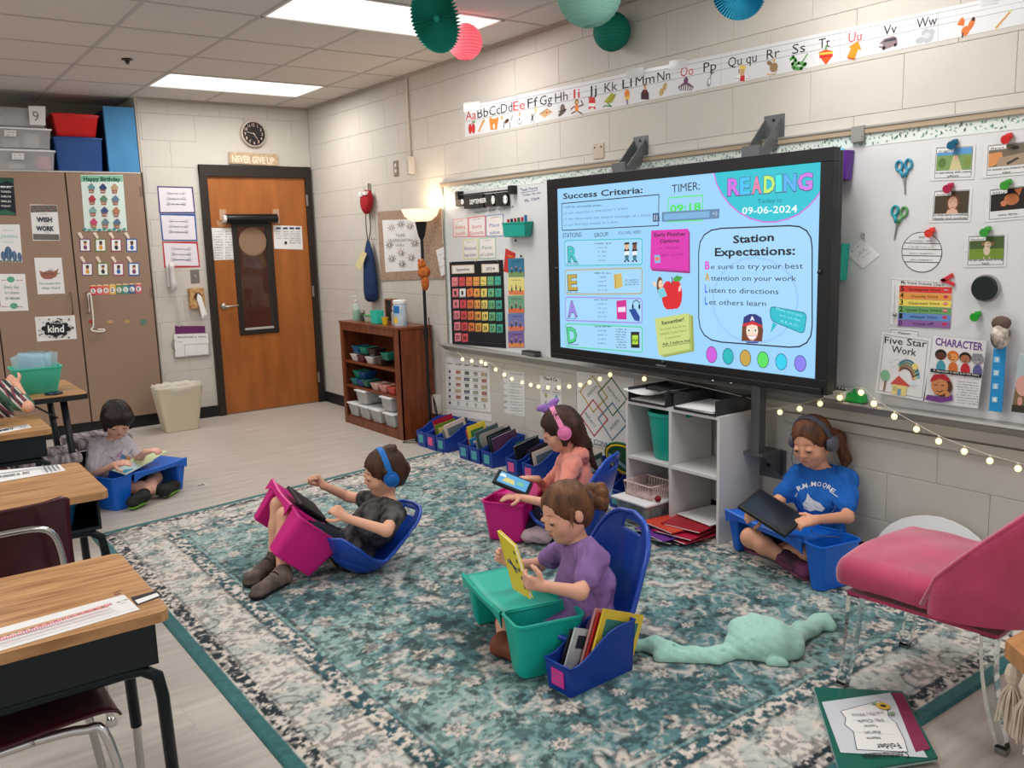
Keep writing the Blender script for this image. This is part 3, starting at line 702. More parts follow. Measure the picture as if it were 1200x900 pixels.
for ln, y, dy, x0, x1, cc in (('e sure to try your best', 436, -2, 584, 908, (215, 90, 205)), ('ttention on your work', 476, 2, 584, 884, (200, 160, 60)), ('isten to directions', 518, 6, 578, 822, (95, 120, 240)), ('et others learn', 560, 6, 578, 778, (60, 130, 225))):
 T({436: 'B', 476: 'A', 518: 'L', 560: 'L'}[y], 563, y, 580 if y < 500 else 573, y, 27, lit(*cc), .04); T(ln, x0, y, x1, y+dy, 18, K, 0)
Pz([(694, 640), (700, 610), (760, 610), (768, 650), (764, 690), (692, 688)], lit(110, 60, 35)); S.ell(*Z(729, 652), 8.6, 11.5, lit(245, 215, 195)); Pz([(697, 626), (700, 604), (720, 593), (742, 594), (762, 606), (766, 632), (730, 624)], lit(40, 50, 120)); Pz([(694, 630), (730, 618), (768, 634), (764, 640), (730, 630), (698, 638)], lit(200, 40, 50)); T('A', 722, 616, 738, 616, 14, lit(235, 240, 250), .04)
for x in (718, 741): S.ell(*Z(x, 650), 2, 2.4, lit(250, 250, 255)); S.ell(*Z(x, 651), 1.2, 1.6, lit(40, 90, 60))
Pz([(714, 668), (730, 672), (746, 667), (738, 682), (720, 682)], lit(250, 250, 252)); Lz([(714, 668), (730, 672), (746, 667), (738, 682), (720, 682), (714, 668)], 1.6, lit(200, 50, 70)); Pz([(706, 690), (754, 690), (748, 696), (712, 696)], lit(60, 80, 160))
rr(792, 566, 922, 590, 912, 664, 795, 616, 3, lit(30, 120, 145), 18, lit(40, 185, 200)); Pz([(802, 622), (818, 630), (794, 660)], lit(40, 185, 200))
T('Make sure you', 814, 578, 904, 603, 9, lit(150, 230, 240)); T('are on the', 826, 600, 898, 620, 9, lit(150, 230, 240)); T('R.E.A.D.', 830, 622, 894, 640, 9, lit(150, 230, 240))
for (x, y), cc in zip(((587, 736), (645, 742), (706, 748), (768, 754), (832, 761), (899, 767)), ((205, 90, 215), (35, 180, 185), (195, 160, 70), (90, 220, 95), (50, 200, 235), (135, 125, 235))):
 S.ell(*Z(x, y), 8.2, 9.8, K, n=24); S.ell(*Z(x, y), 7.5, 9.1, lit(*cc), n=24)
pr = S.mb.build('slide_image', fix=False); pin(pr, scr)
ld = MB()
for x, y in ((586, 825), (650, 833)): ld.ball(on(640+x/3, 170+y/3, 0, TX-.001), .006, lit(230, 240, 255), 8)
for x in (672, 690, 705, 718): ld.ball(on(640+x/3, 170+(836+(x-650)*.1)/3, 0, TX-.001), .0025, lit(180, 60, 50), 6)
sub(ld, 'indicator_light', tv)
sub(MB().box((TX-.002, -4.79-.02, .838), (TX+.002, -4.79+.05, .846), mat('badge_grey', (120, 120, 122), .4)), 'badge', tv)
for n_, (yy, zz) in enumerate(((sy0+.012, 1.33), (sy1-.012, 1.33), (-4.79, sz0-.012))):
 sub(MB().ball((TX-.001, yy, zz), .012, TVB, 10), 'bump_stop', tv, True)
BR = mat('steel_bracket', (112, 116, 118), .42, metal=.6)
for yy, lab in ((-4.36, 'grey steel bracket over the left half of the display'), (-5.24, 'grey steel bracket over the right half of the display')):
 b = MB(); b.box((-.004, yy-.07, 1.93), (0, yy+.045, 2.045), BR, .001)
 b.prism([(-.0, yy-.045, 1.93), (0, yy-.045, 2.03), (-.16, yy-.045, 1.86), (-.16, yy-.045, 1.80), (-.13, yy-.045, 1.82)], (0, -.008, 0), BR).prism([(-.0, yy+.035, 1.93), (0, yy+.035, 2.03), (-.16, yy+.035, 1.86), (-.16, yy+.035, 1.80), (-.13, yy+.035, 1.82)], (0, .008, 0), BR)
 b.box((-.165, yy-.055, 1.70), (-.15, yy+.045, 1.90), BR, .001); b.cyl((-.006, yy-.01, 2.02), (-.001, yy-.01, 2.02), .008, .008, mat('bolt_hole', (30, 30, 30), .6), 10)
 tag(b.build('wall_bracket'), lab, 'bracket', 'display brackets')
b = MB(); b.box((-.15, -5.31, .43), (-.10, -5.26, .85), BR, .002).box((-.16, -5.34, .44), (0, -5.16, .452), BR, .001).prism([(-.01, -5.34, .44), (-.14, -5.34, .44), (-.01, -5.34, .32)], (0, .006, 0), BR).box((-.006, -5.36, .30), (0, -5.15, .45), BR, .001).cyl((-.01, -5.26, .36), (-.004, -5.26, .36), .01, .01, mat('bolt_hole', (30, 30, 30), .6), 10)
tag(b.build('wall_bracket'), 'grey steel shelf bracket on the wall below the display', 'bracket', 'display brackets')
tag(MB().box((-.035, -5.735, 1.872), (-.014, -5.675, 1.94), mat('grey_clip', (140, 138, 134), .5), .003).box((-.04, -5.73, 1.872), (-.03, -5.68, 1.9), mat('grey_clip', (140, 138, 134), .5), .002).build('rail_clip', origin=(-.03, -5.705, 1.9)), 'grey metal clip on the top rail right of the display', 'clip')
tag(MB().box((-.006, -4.075, 1.955), (0, -3.985, 2.04), mat('cover_plate', (190, 176, 158), .6), .002).cyl((-.008, -4.0, 2.02), (-.005, -4.0, 2.02), .005, .005, INK, 8).cyl((-.008, -4.055, 2.02), (-.005, -4.055, 2.02), .005, .005, INK, 8).build('cover_plate', origin=(0, -4.03, 2.0)), 'beige square cover plate on the wall above the display', 'wall plate')
for (x0, yy, lab) in ((0, -1.635, 'steel wall outlet plate, left of the pair by the conduit'), (1, -1.85, 'wall outlet plate at the foot of the white conduit')):
 b = MB().box((-.008, yy-.035, 2.035), (0, yy+.035, 2.155), mat('outlet_plate', (136, 128, 118), .4, metal=.3), .002)
 for zz in (2.075, 2.118): b.cyl((-.011, yy, zz), (-.007, yy, zz), .015, .015, mat('outlet_face', (210, 204, 196), .5) if not x0 else INK, 14)
 if x0: b.box((-.045, yy-.075, 2.03), (0, yy-.037, 2.16), mat('box_cream', (205, 196, 184), .5), .003)
 tag(b.build('wall_outlet', origin=(0, yy, 2.09)), lab, 'outlet')
tag(MB().tube([(-.012, -1.875, 2.16), (-.012, -1.875, HC-.02)], .010, mat('box_cream', (205, 196, 184), .5), 10).build('conduit', smooth='auto', origin=(-.01, -1.875, 2.46)), 'thin cream conduit pipe running up the wall to the ceiling', 'pipe')
# alphabet frieze
def co(*c): return mat('ink_%d_%d_%d' % c, c, .7)
RED, BLK, GRN, YEL, BLU, ORG, PNK, PUR, TEA, BRN, TAN, GRY, WHT = co(196, 44, 46), INK, co(70, 140, 70), co(226, 196, 80), co(60, 110, 180), co(222, 130, 50), co(224, 130, 160), co(120, 80, 150), co(50, 160, 150), co(110, 66, 40), co(200, 160, 110), co(150, 150, 152), co(232, 232, 230)
FRZ = mat('frieze_paper', (214, 214, 216), .35, coat=.3)
fz = empty('alphabet_banner', (-.002, -4.5, 2.34), label='long white alphabet handwriting banner taped high on the block wall', cat='banner')
def ya(x): return 124.5-(x-545)*.2035+((x-545)/655)**2*-1.5
def yb(x): return 160.5-(x-547)*.2005+((x-547)/655)**2*-1.5
edges = [545, 655, 757, 845, 985, 1100, 1215]
items = [('Aa', 552, 'r'), ('Bb', 566, 0), ('Cc', 580, 0), ('Dd', 594, 0), ('Ee', 608.5, 'r'), ('Ff', 624.5, 0), ('Gg', 640, 0), ('Hh', 658, 0), ('Ii', 676, 'r'), ('Jj', 694.5, 0), ('Kk', 716, 0), ('Ll', 735, 0), ('Mm', 756, 0), ('Nn', 778, 0), ('Oo', 805, 'r'), ('Pp', 832, 0), ('Qu qu', 870, 0), ('Rr', 906, 0), ('Ss', 936, 0), ('Tt', 966, 0), ('Uu', 1002, 'r'), ('Vv', 1043, 0), ('Ww', 1086, 0)]
pics = [('apple', 553), ('bat', 564), ('cat', 579), ('dog', 594), ('egg', 609), ('girl', 624), ('board', 640), ('hat', 659), ('monkey', 676), ('jar', 694), ('kite', 715), ('leaf', 735), ('man', 756), ('peanut', 777), ('octopus', 804), ('spoon', 832), ('queen', 870), ('rat', 906), ('snake', 936), ('top', 968), ('arrow', 1001), ('van', 1041), ('cloud', 1084), ('fox', 1132), ('meter', 1175)]
def icon(s, k, x, y, r):
 E = lambda dx, dy, a, b, m, rot=0: s.ell(x+dx*r, y+dy*r, a*r, b*r, m, rot, 12)
 Pl = lambda pts, m: s.poly([(x+a*r, y+b*r) for a, b in pts], m)
 Ln = lambda pts, w_, m: s.line([(x+a*r, y+b*r) for a, b in pts], w_*r, m)
 if k == 'apple': E(-.25, .2, .5, .8, RED); E(.25, .15, .5, .8, RED); Ln([(0, -.5), (.1, -1)], .15, BRN); E(.35, -.85, .35, .18, GRN, 20)
 elif k == 'bat': Pl([(-.5, .9), (-.3, 1), (.6, -.8), (.4, -1), (.2, -.8)], TAN); Ln([(-.4, .9), (.4, -.8)], .12, ORG)
 elif k == 'cat': Pl([(-.5, 1), (-.7, -.4), (-.6, -1), (-.2, -.6), (.3, -.7), (.7, -1), (.6, 0), (.4, 1)], ORG); E(0, .5, .25, .4, WHT)
 elif k == 'dog': E(0, .1, .6, .3, BRN, 15); E(-.7, -.4, .3, .3, TAN); Ln([(-.4, .2), (-.4, 1)], .16, BLK); Ln([(.4, .2), (.5, 1)], .16, BRN); Ln([(.6, 0), (.9, -.8)], .12, BLK); E(.1, -.05, .3, .15, BLK)
 elif k == 'egg': E(0, .3, .55, .7, GRY); E(0, .25, .42, .55, WHT); E(0, -.6, .22, .3, TAN); E(0, .2, .15, .2, BLK)
 elif k == 'girl': E(0, -.1, .15, .2, TAN); Ln([(0, .1), (0, .6)], .3, BLK); Ln([(-.1, .6), (-.2, 1)], .12, GRY); Ln([(.1, .6), (.3, 1)], .12, GRY); E(.5, -.8, .25, .3, YEL); E(-.5, -.5, .15, .2, WHT); Ln([(.1, .2), (.5, -.5)], .06, BLK)
 elif k == 'board': Pl([(-1, .2), (.2, -.6), (1, -.1), (-.2, .7)], TAN); Ln([(-.9, .2), (.2, -.5)], .08, BRN); E(.1, 0, .2, .12, RED); E(-.3, .1, .15, .1, GRN); E(.5, -.1, .12, .1, BLU)
 elif k == 'hat': E(0, .45, 1, .32, co(90, 76, 68), 22); E(.05, -.15, .55, .6, co(104, 88, 78)); Ln([(-.5, .35), (.55, .05)], .16, BLK)
 elif k == 'monkey': E(0, .2, .4, .6, ORG); E(0, -.6, .45, .38, BRN); E(0, -.55, .3, .25, TAN); Ln([(-.3, 0), (-.8, .4)], .2, BRN); Ln([(.3, 0), (.9, -.2), (.6, -.8)], .2, BRN); Ln([(-.2, .7), (-.7, 1)], .2, BRN); Ln([(.2, .7), (.7, 1)], .2, BRN)
 elif k == 'jar': Pl([(-.42, -.5), (.42, -.5), (.45, .8), (-.45, .8)], RED); E(0, .85, .42, .28, co(225, 214, 205)); Pl([(-.35, -.85), (.35, -.85), (.4, -.5), (-.4, -.5)], co(190, 60, 50)); Pl([(-.43, .0), (.43, 0), (.44, .45), (-.44, .45)], WHT)
 elif k == 'kite': Pl([(-.8, .3), (.2, -.9), (.8, -.6), (.3, .4), (-.3, .5)], co(160, 160, 50)); Ln([(-.3, .5), (.8, -.8)], .08, BRN); Ln([(-.3, .5), (.2, .9), (-.6, .8), (-.9, 1)], .16, GRN)
 elif k == 'leaf': E(0, -.3, .5, .6, ORG, 10); Pl([(-.35, .1), (.4, 0), (.15, .6), (-.1, .6)], YEL); Ln([(0, .5), (.05, 1)], .25, PUR)
 elif k == 'man': E(0, -.75, .22, .28, TAN); E(0, -1, .22, .12, BRN); Pl([(-.5, .1), (-.2, -.4), (.2, -.4), (.5, .1), (.5, .9), (-.5, .9)], co(60, 34, 44)); Pl([(-.06, -.4), (.1, -.4), (.04, .3)], RED)
 elif k == 'peanut': E(-.2, .4, .42, .5, co(196, 168, 110), -20); E(.25, -.3, .38, .5, co(196, 168, 110), -20); Ln([(-.1, .6), (.3, -.6)], .06, BRN)
 elif k == 'octopus': 
  E(0, -.45, .4, .45, co(110, 70, 100))
  for i in range(7): Ln([(-.3+.1*i, -.1), (-.9+.3*i, .35), (-.7+.22*i, .75)], .15, co(104, 64, 92))
 elif k == 'spoon': E(-.1, .35, .35, .6, co(150, 152, 155), -12); Ln([(.05, -.2), (.25, -.8), (.5, -.8)], .16, co(120, 122, 125)); E(-.05, .25, .16, .35, WHT, -12)
 elif k == 'queen': Pl([(-.9, .9), (-.6, .3), (.5, .3), (.9, .9)], WHT); Pl([(-.2, .3), (.3, .3), (.3, 1), (-.3, 1)], RED); E(0, -.1, .38, .48, TAN); Pl([(-.3, -.5), (-.3, -1), (-.1, -.7), (.1, -1.05), (.2, -.7), (.45, -.9), (.4, -.4)], YEL); Ln([(-.4, 0), (-.35, -.4)], .14, BRN); [E(a, .7, .07, .08, BLK) for a in (-.7, -.45, .5, .7)]
 elif k == 'rat': E(.1, .1, .6, .55, co(150, 120, 90)); E(-.4, -.4, .4, .26, co(140, 110, 80), -25); E(.1, -.7, .2, .22, TAN); Ln([(.5, .4), (.2, .9), (-.7, .9)], .12, TAN)
 elif k == 'snake': Ln([(-.9, -.2), (-.6, -.5), (-.3, -.1), (-.7, .3), (-.5, .8), (.3, .8), (.8, .3), (0, .2), (-.3, .4)], .36, co(84, 150, 76)); Ln([(.3, .2), (.6, -.2), (1, -.8)], .16, co(84, 150, 76)); Ln([(-.8, .7), (.2, .95)], .1, GRN)
 elif k == 'top': Pl([(-.8, -.35), (0, -.7), (.8, -.5), (.7, .1), (0, 1.0), (-.7, .1)], co(220, 80, 30)); Ln([(-.7, -.2), (.75, -.35)], .2, YEL); Ln([(-.65, .15), (.7, 0)], .22, RED); Ln([(0, -.7), (.05, -1.1)], .2, GRN)
 elif k == 'arrow': Pl([(-.75, .75), (-.35, -.15), (-.6, -.3), (.45, -1), (.8, .0), (.45, -.05), (.1, .9)], co(226, 140, 30)); Pl([(-.75, .75), (.1, .9), (0, 1.1), (-.7, .95)], co(180, 90, 30))
 elif k == 'van': Pl([(-1, .5), (-.9, .0), (-.4, -.45), (.6, -.75), (.95, -.5), (1, .2), (-.2, .65)], co(136, 118, 120)); Pl([(-.6, -.05), (-.3, -.35), (.8, -.6), (.85, -.3)], co(60, 62, 70)); E(-.45, .55, .2, .22, BLK); E(.75, .2, .16, .2, BLK); Pl([(-.95, .3), (-.6, .35), (-.6, .15), (-.9, .1)], WHT)
 elif k == 'cloud': [E(a, b, c, d, co(176, 178, 182)) for a, b, c, d in ((-.5, .5, .5, .35), (.3, .3, .6, .45), (.1, -.3, .5, .4), (.7, -.3, .35, .4))]; E(.2, 0, .4, .3, co(196, 197, 200))
 elif k == 'fox': E(-.05, .4, .42, .5, co(206, 110, 52)); E(.55, -.3, .3, .7, co(206, 110, 52), -25); E(.75, -.8, .16, .22, BLK); Pl([(-.9, -.2), (-.55, -.8), (-.3, -1), (-.1, -.6), (-.2, -.1)], co(206, 110, 52)); Pl([(-.9, -.2), (-.4, -.1), (-.5, .1)], WHT); Ln([(-.3, .6), (-.35, 1)], .14, BLK)
 elif k == 'meter': Pl([(-.8, .8), (.8, -1), (1, -.85), (-.6, 1)], co(206, 200, 150)); Ln([(-.6, .8), (.7, -.7)], .08, RED)
for i in range(len(edges)-1):
 a, b = edges[i], edges[i+1]
 s = wall_sheet(-.0005, off=.0008, step=.00004)
 mb = MB(); q = [s.P(*p) for p in ((a, ya(a)), (b-.4, ya(b-.4)), (b-.4, yb(b-.4)), (a, yb(a)))]
 mb.prism([s.W(p, 0) for p in q], s.n*.0007, FRZ); pn = sub(mb, 'panel', fz)
 for t in (.12, .31, .50): s.line([(a, ya(a)*(1-t)+yb(a)*t), (b, ya(b)*(1-t)+yb(b)*t)], .5, co(120, 122, 128) if t != .31 else co(150, 160, 190))
 for t, x, r in items:
  if a <= x < b:
   h = yb(x)-ya(x); y = ya(x)+h*.47; wd = sum({'I': .22, 'i': .2, 'j': .25, 'l': .2, 'f': .35, 't': .35, 'J': .4, 'M': .8, 'W': .9, 'm': .8, 'w': .8, ' ': .4}.get(c, .52) for c in t)*h*(.135+.035*min(1, (x-545)/120))+1.0
   s.text(t, (x-wd, y+wd*.2), (x+wd, y-wd*.2), h*.30, RED if r else INK, 0)
 for k, x in pics:
  if a <= x < b:
   t = (x-545)/655; r = 7.6+4.6*t; icon(s, k, x, (ya(x)*.27+yb(x)*.73), r)
 pr = s.mb.build('print', fix=False); pin(pr, pn)
tp = MB(); TAPE = mat('clear_tape2', (240, 240, 240), .08, alpha=.45)
for x in (549, 740, 790, 1155):
 s = wall_sheet(-.004); q = [s.P(x-6, ya(x)-3), s.P(x+14, ya(x+14)-3), s.P(x+14, ya(x+14)+8), s.P(x-6, ya(x)+8)]
 tp.prism([s.W(p, 0) for p in q], s.n*.0004, TAPE)
for k_ in range(1): pass
t_ = sub(tp, 'tape', fz); t_['kind'] = 'stuff'
# back wall: clock, sign, phone, notices
ck = empty('wall_clock', (-.54, 0, 2.515), label='round wall clock with a black face above the door', cat='clock')
Mck = Matrix.Translation(V((-.54, 0, 2.515))) @ Matrix.Rotation(PI/2, 4, 'X')
sub(MB().lathe([(.10, 0), (.118, .004), (.118, .03), (.112, .038), (.104, .038), (.102, .026), (0, .026)], mat('clock_case', (196, 182, 170), .3, metal=.4), n=40, M=Mck), 'case', ck, 'auto')
fm = MB().lathe([(.102, .024), (.102, .027), (0, .027)], mat('clock_face', (30, 24, 24), .5), n=40, M=Mck)
face = sub(fm, 'face', ck)
s = back_sheet(-.0275, off=.0004); s.o = V((-.54, -.0275, 2.515))
for i in range(1, 13):
 a = PI/2-i*PI/6; vs, fs = glyphs(str(i), .012); x0 = min(v[0] for v in vs); x1 = max(v[0] for v in vs); k = .026/.7
 cx_, cy_ = .078*math.cos(a), .078*math.sin(a)
 s.mb.add([s.W((cx_+(x-(x0+x1)/2)*k*.85, cy_+(y-.35)*k)) for x, y in vs], fs, co(220, 190, 175))
pin(s.mb.build('numerals', fix=False), face)
for L_, a, w_ in ((.066, 282.5, .004), (.055, 147, .005)):
 th = math.radians(90-a); dx, dz = math.cos(th), math.sin(th)
 sub(MB().prism([(-.54-dx*.012-dz*w_/2, -.031, 2.515-dz*.012+dx*w_/2), (-.54-dx*.012+dz*w_/2, -.031, 2.515-dz*.012-dx*w_/2), (-.54+dx*L_+dz*w_/3, -.031, 2.515+dz*L_-dx*w_/3), (-.54+dx*L_-dz*w_/3, -.031, 2.515+dz*L_+dx*w_/3)], (0, -.001, 0), co(225, 205, 190)), 'hand', ck)
s = back_sheet(-.012)
sg = MB(); sg.prism([s.W(s.P(*p), 0) for p in ((268, 178), (325, 181), (325.5, 194.5), (268.5, 191.5))], s.n*.011, mat('pale_wood', (186, 160, 128), .7, noise=.15, nscale=30))
so = sg.build('wooden_sign', origin=(-.545, -.02, 2.30)); tag(so, 'small wooden sign with pale raised words above the door frame', 'sign')
s = back_sheet(-.0235, off=.0004); s.text('NEVER GIVE UP', (272, 189.6), (321.5, 192.2), 7.6, co(226, 212, 190), .035); pin(s.mb.build('lettering', fix=False), so)
for q, bc, lab in (([(184, 218), (226, 219), (229, 250), (186.5, 250)], (72, 60, 110), 'topmost of three diagram sheets beside the cabinet, violet edge'), ([(187, 250.6), (229, 250.6), (231.5, 282.5), (190, 282)], (40, 84, 150), 'middle of three diagram sheets beside the cabinet, blue edge'), ([(190, 283), (231.5, 283.2), (234.5, 313), (192.5, 314)], (176, 40, 56), 'lowest of three diagram sheets beside the cabinet, red edge')):
 s = back_sheet(-.001)
 def dr(s, q=q):
  (x0, y0), (x1, _), (x2, y2), (x3, _) = q; b = co(218, 212, 218)
  s.poly([(x0+1.6, y0+1.6), (x1-1.6, y0+2.6), (x2-1.6, y2-1.6), (x3+1.6, y2-1.6)], b)
  cx_ = (x0+x2)/2
  for i in range(3):
   y = y0+8.5+i*6.2; s.line([(cx_-9, y), (cx_+9, y+.4)], .5, GRY); s.scrib((cx_-10, y+1.2), (cx_+10, y+1.6), 1.6)
   s.ring([(cx_-11, y-1.4), (cx_-8, y-1.4), (cx_-8, y+1.4), (cx_-11, y+1.4)], .4, GRY); s.ring([(cx_+8, y-1.4), (cx_+11, y-1.2), (cx_+11, y+1.5), (cx_+8, y+1.5)], .4, GRY)
 paper('diagram_sheet', s, q, lab, 'notice', m=co(*bc), draw=dr, group=None)
ph = empty('wall_phone', (-1.37, 0, 1.28), label='white wall telephone with a coiled cord hanging down', cat='telephone')
PH = mat('phone_white', (206, 200, 198), .35)
sub(MB().box((-1.405, -.035, 1.19), (-1.335, 0, 1.375), PH, .010), 'base', ph, 'auto')
hs = MB(); hs.tube([(-1.372, -.060, 1.385), (-1.372, -.072, 1.36), (-1.370, -.074, 1.28), (-1.366, -.072, 1.20), (-1.364, -.058, 1.175)], [.024, .026, .020, .020, .026, .024, .024], PH, 12, smooth=4); sub(hs, 'handset', ph, True)
cp = []
for i in range(150):
 t = i/149; a = i*1.15; x = -1.345+.03*math.sin(t*PI)*.5; z = 1.165-.32*math.sin(t*PI*.5); cp.append((x+.006*math.cos(a), -.03+.006*math.sin(a), z))
sub(MB().tube(cp, .0022, PH, 5), 'coiled_cord', ph, True)
lsw = MB().box((-1.16-.038, -.006, 1.215), (-1.16+.038, 0, 1.33), mat('switch_steel', (136, 130, 124), .35, metal=.6), .002).box((-1.164, -.018, 1.262), (-1.156, -.004, 1.284), mat('switch_toggle', (190, 184, 176), .4), .001)
lsw.ball((-1.16, -.007, 1.315), .003, METAL, 6).ball((-1.16, -.007, 1.23), .003, METAL, 6)
tag(lsw.build('light_switch', origin=(-1.16, 0, 1.27)), 'steel light switch plate between the sheets and the door', 'switch')
tb = empty('tissue_holder', (-1.16, -.04, 1.09), label='tan tissue box on the wall with a tissue hanging out', cat='tissue box')
sub(MB().box((-1.235, -.055, .99), (-1.105, 0, 1.17), mat('woven_tan', (196, 158, 112), .7, rgb2=(160, 110, 66), nscale=40), .006), 'box', tb)
sub(MB().cyl((-1.165, -.056, 1.095), (-1.165, -.0575, 1.095), .035, .035, mat('slot_dark', (70, 46, 30), .8), 16), 'opening', tb)
tissue = mat('tissue', (226, 224, 222), .9)
tm_ = MB(); tm_.hull([(-1.165, -.058, 1.125), (-1.14, -.062, 1.10), (-1.105, -.07, .93), (-1.15, -.074, .90), (-1.165, -.072, 1.0), (-1.18, -.06, 1.08), (-1.168, -.066, 1.12), (-1.13, -.08, .94)], [(0, 1, 7, 6), (1, 2, 3, 7), (6, 7, 3, 4), (0, 6, 4, 5)], tissue)
sub(tm_, 'tissue', tb)
cb = empty('clipboard', (-1.24, -.01, .7), label='clipboard of white forms with a purple folder behind, on wall', cat='clipboard')
s = back_sheet(-.004)
def slab(s, pts, th, m): return MB().prism([s.W(s.P(*p), 0) for p in pts], s.n*th, m)
sub(slab(s, [(205, 382), (240, 382), (241, 400), (206, 400)], .004, co(106, 40, 98)), 'purple_folder', cb, label='purple folder')
s = back_sheet(-.010); sub(slab(s, [(203, 391.5), (245, 390), (246, 416.5), (204.5, 420)], .005, co(150, 142, 140)), 'board', cb)
s = back_sheet(-.016)
f_ = sub(slab(s, [(203.5, 391.8), (244, 390.5), (245, 415.5), (205.5, 418.5)], .0012, PAPER), 'form', cb)
s = back_sheet(-.0178); s.scrib((208, 396.5), (240, 395.5), 2.6); s.ring([(216, 404), (244, 402.5), (244.3, 415), (217, 417)], .4, GRY); s.scrib((208, 401.5), (214, 401), 1.5); pin(s.mb.build('print', fix=False), f_)
sub(MB().tube([back_sheet(-.02).W(back_sheet(-.02).P(*p)) for p in ((206, 398), (202, 400), (202, 408), (206, 411))], .003, METAL, 6, smooth=3), 'clip', cb)
# posters on the cabinet
CY = -.0225
def cs(): return back_sheet(CY, step=.0001)
def p1(s):
 for i in range(5): s.text(['BE', 'THE REASON', 'SOMEONE', 'SMILES', 'TODAY'][i], (1, 220+i*5.6), (13, 220.3+i*5.6), 2.2, WHT, .01)
 s.poly([(-2, 209), (16, 209), (16, 215), (8, 212), (-2, 216)], co(40, 80, 66)); s.poly([(-2, 248), (6, 245), (18.5, 250), (18.5, 252), (-2, 252)], co(50, 96, 76)); s.line([(-2, 218.5), (15, 218.5)], .6, WHT)
paper('poster', cs(), [(-6, 208), (15.5, 208.5), (19, 252.5), (-6, 252)], 'dark navy poster with leaves at the cabinet far left, topmost', 'poster', m=co(26, 34, 44), draw=p1)
def p2(s):
 s.poly([(35.3, 240.5), (66.5, 240.5), (67.3, 248.5), (36, 249)], co(110, 96, 88)); s.poly([(38.5, 274), (69, 274.5), (70, 281.5), (39, 281)], co(110, 100, 94))
 for i in range(14): s.ell(37+i*2.2, 243+(i % 3)*2, 1.1, 1.2, co(84, 122, 112) if i % 2 else co(140, 110, 96), n=6); s.ell(40+i*2.1, 276+(i % 3)*2, 1, 1.2, co(84, 112, 104), n=6)
 s.text('WISH', (43, 260), (61, 260.2), 5.6, co(30, 44, 60), .035); s.text('WORK', (42.5, 270.4), (63.5, 270.6), 5.6, co(30, 44, 60), .035); s.scrib((45, 251.5), (58, 251.6), 1.2); s.scrib((49, 263.2), (56, 263.3), 1.2); s.scrib((50, 273), (58, 273), 1)
paper('poster', cs(), [(35, 239.5), (66.8, 240.2), (70.4, 282), (38.5, 282)], 'white poster with the words WISH and WORK and leafy ends', 'poster', draw=p2)
def p3(s):
 s.text('positive', (1, 278.5), (21, 279), 4.6, co(150, 190, 190), .02); s.text('choose', (3, 271), (17, 271), 3, co(170, 190, 190)); s.text('thoughts', (3, 284.5), (16, 284.5), 2.6, co(150, 200, 200))
 for x, y, a, b in ((10, 297, 4.5, 9.5), (17, 300, 2.8, 7), (4, 300, 3, 6.5), (23, 301, 2.6, 6)): s.ell(x, y, a, b, co(70, 96, 130), n=14); s.line([(x, y-b+1), (x, y+b-1)], .5, co(130, 160, 180))
 for i in range(7): s.ell(1+i*3.8, 306, 2, 1.4, co(96, 122, 110), n=6)
paper('poster', cs(), [(-6, 263), (23, 263), (26.3, 307.5), (-6, 307)], 'white poster with blue cactuses at the far left of cabinet', 'poster', draw=p3)
def p4(s):
 for i in range(9): s.line([(58, 324), (49+i*2.6, 315+abs(i-4)*1.3)], 1.0, co(90, 100, 104))
 s.poly([(46, 317), (51, 319), (58, 317), (64, 318.5), (68.5, 314), (66, 324), (60, 327), (52, 327), (48, 324)], co(150, 96, 82)); s.scrib((49, 322), (66, 322), 2, co(90, 50, 44))
 s.text('You must not', (45, 333.6), (71, 333), 2.9, co(120, 165, 150), .01); s.text('stay mad', (49, 338.6), (70, 338.4), 2.9, co(120, 165, 150), .01)
paper('poster', cs(), [(40, 302), (72, 302), (76.3, 344), (44.3, 345)], 'white poster showing a terracotta cactus pot, above the kind sign', 'poster', draw=p4)
def p5(s):
 for y in (327.5, 358.5): s.ell(12.5+(y-327)*.12, y, 4.6, 4, co(84, 160, 124), n=12); s.line([(2, y+.6), (27, y+.8)], .5, co(120, 170, 140)); [s.ell(a, y+1, .9, .9, co(200, 110, 120), n=6) for a in (3, 6, 21, 25)]
 for i, t in enumerate(('Every day', 'is a chance', 'to bloom')): s.text(t, (5+i*.6, 338+i*6.4), (22+i*.6, 338+i*6.4), 3.6, co(140, 165, 160) if i < 2 else co(90, 140, 120), .012)
paper('poster', cs(), [(-6, 321), (29.3, 321), (33.5, 364), (-6, 365)], 'white poster with two green rosettes, lowest at cabinet far left', 'poster', draw=p5)
def p6(s):
 rnd = random.Random(3)
 for i in range(70):
  x, y = rnd.uniform(45, 86), rnd.uniform(373, 396)
  s.ell(x, y, 1.1, .9, co(60, 70, 72) if i % 3 else co(150, 150, 120), n=5)
 s.ell(65.5, 385.3, 15.5, 10, co(230, 228, 220), n=24); s.ell(65.5, 385.3, 14.6, 9.2, INK, n=24); [s.ell(65.5+14*math.cos(a*.8), 385.3+7*math.sin(a*.8), 3.4, 3.2, INK, n=8) for a in range(8)]
 s.text('kind', (56, 389.5), (75, 389), 8.4, WHT, .02); s.text('in a world, be', (58, 379.5), (73, 379.5), 2.2, WHT)
paper('poster', cs(), [(40.8, 371.5), (87.3, 369.3), (90, 397), (43.6, 400.3)], 'patterned poster with kind lettered in a black oval', 'poster', draw=p6)
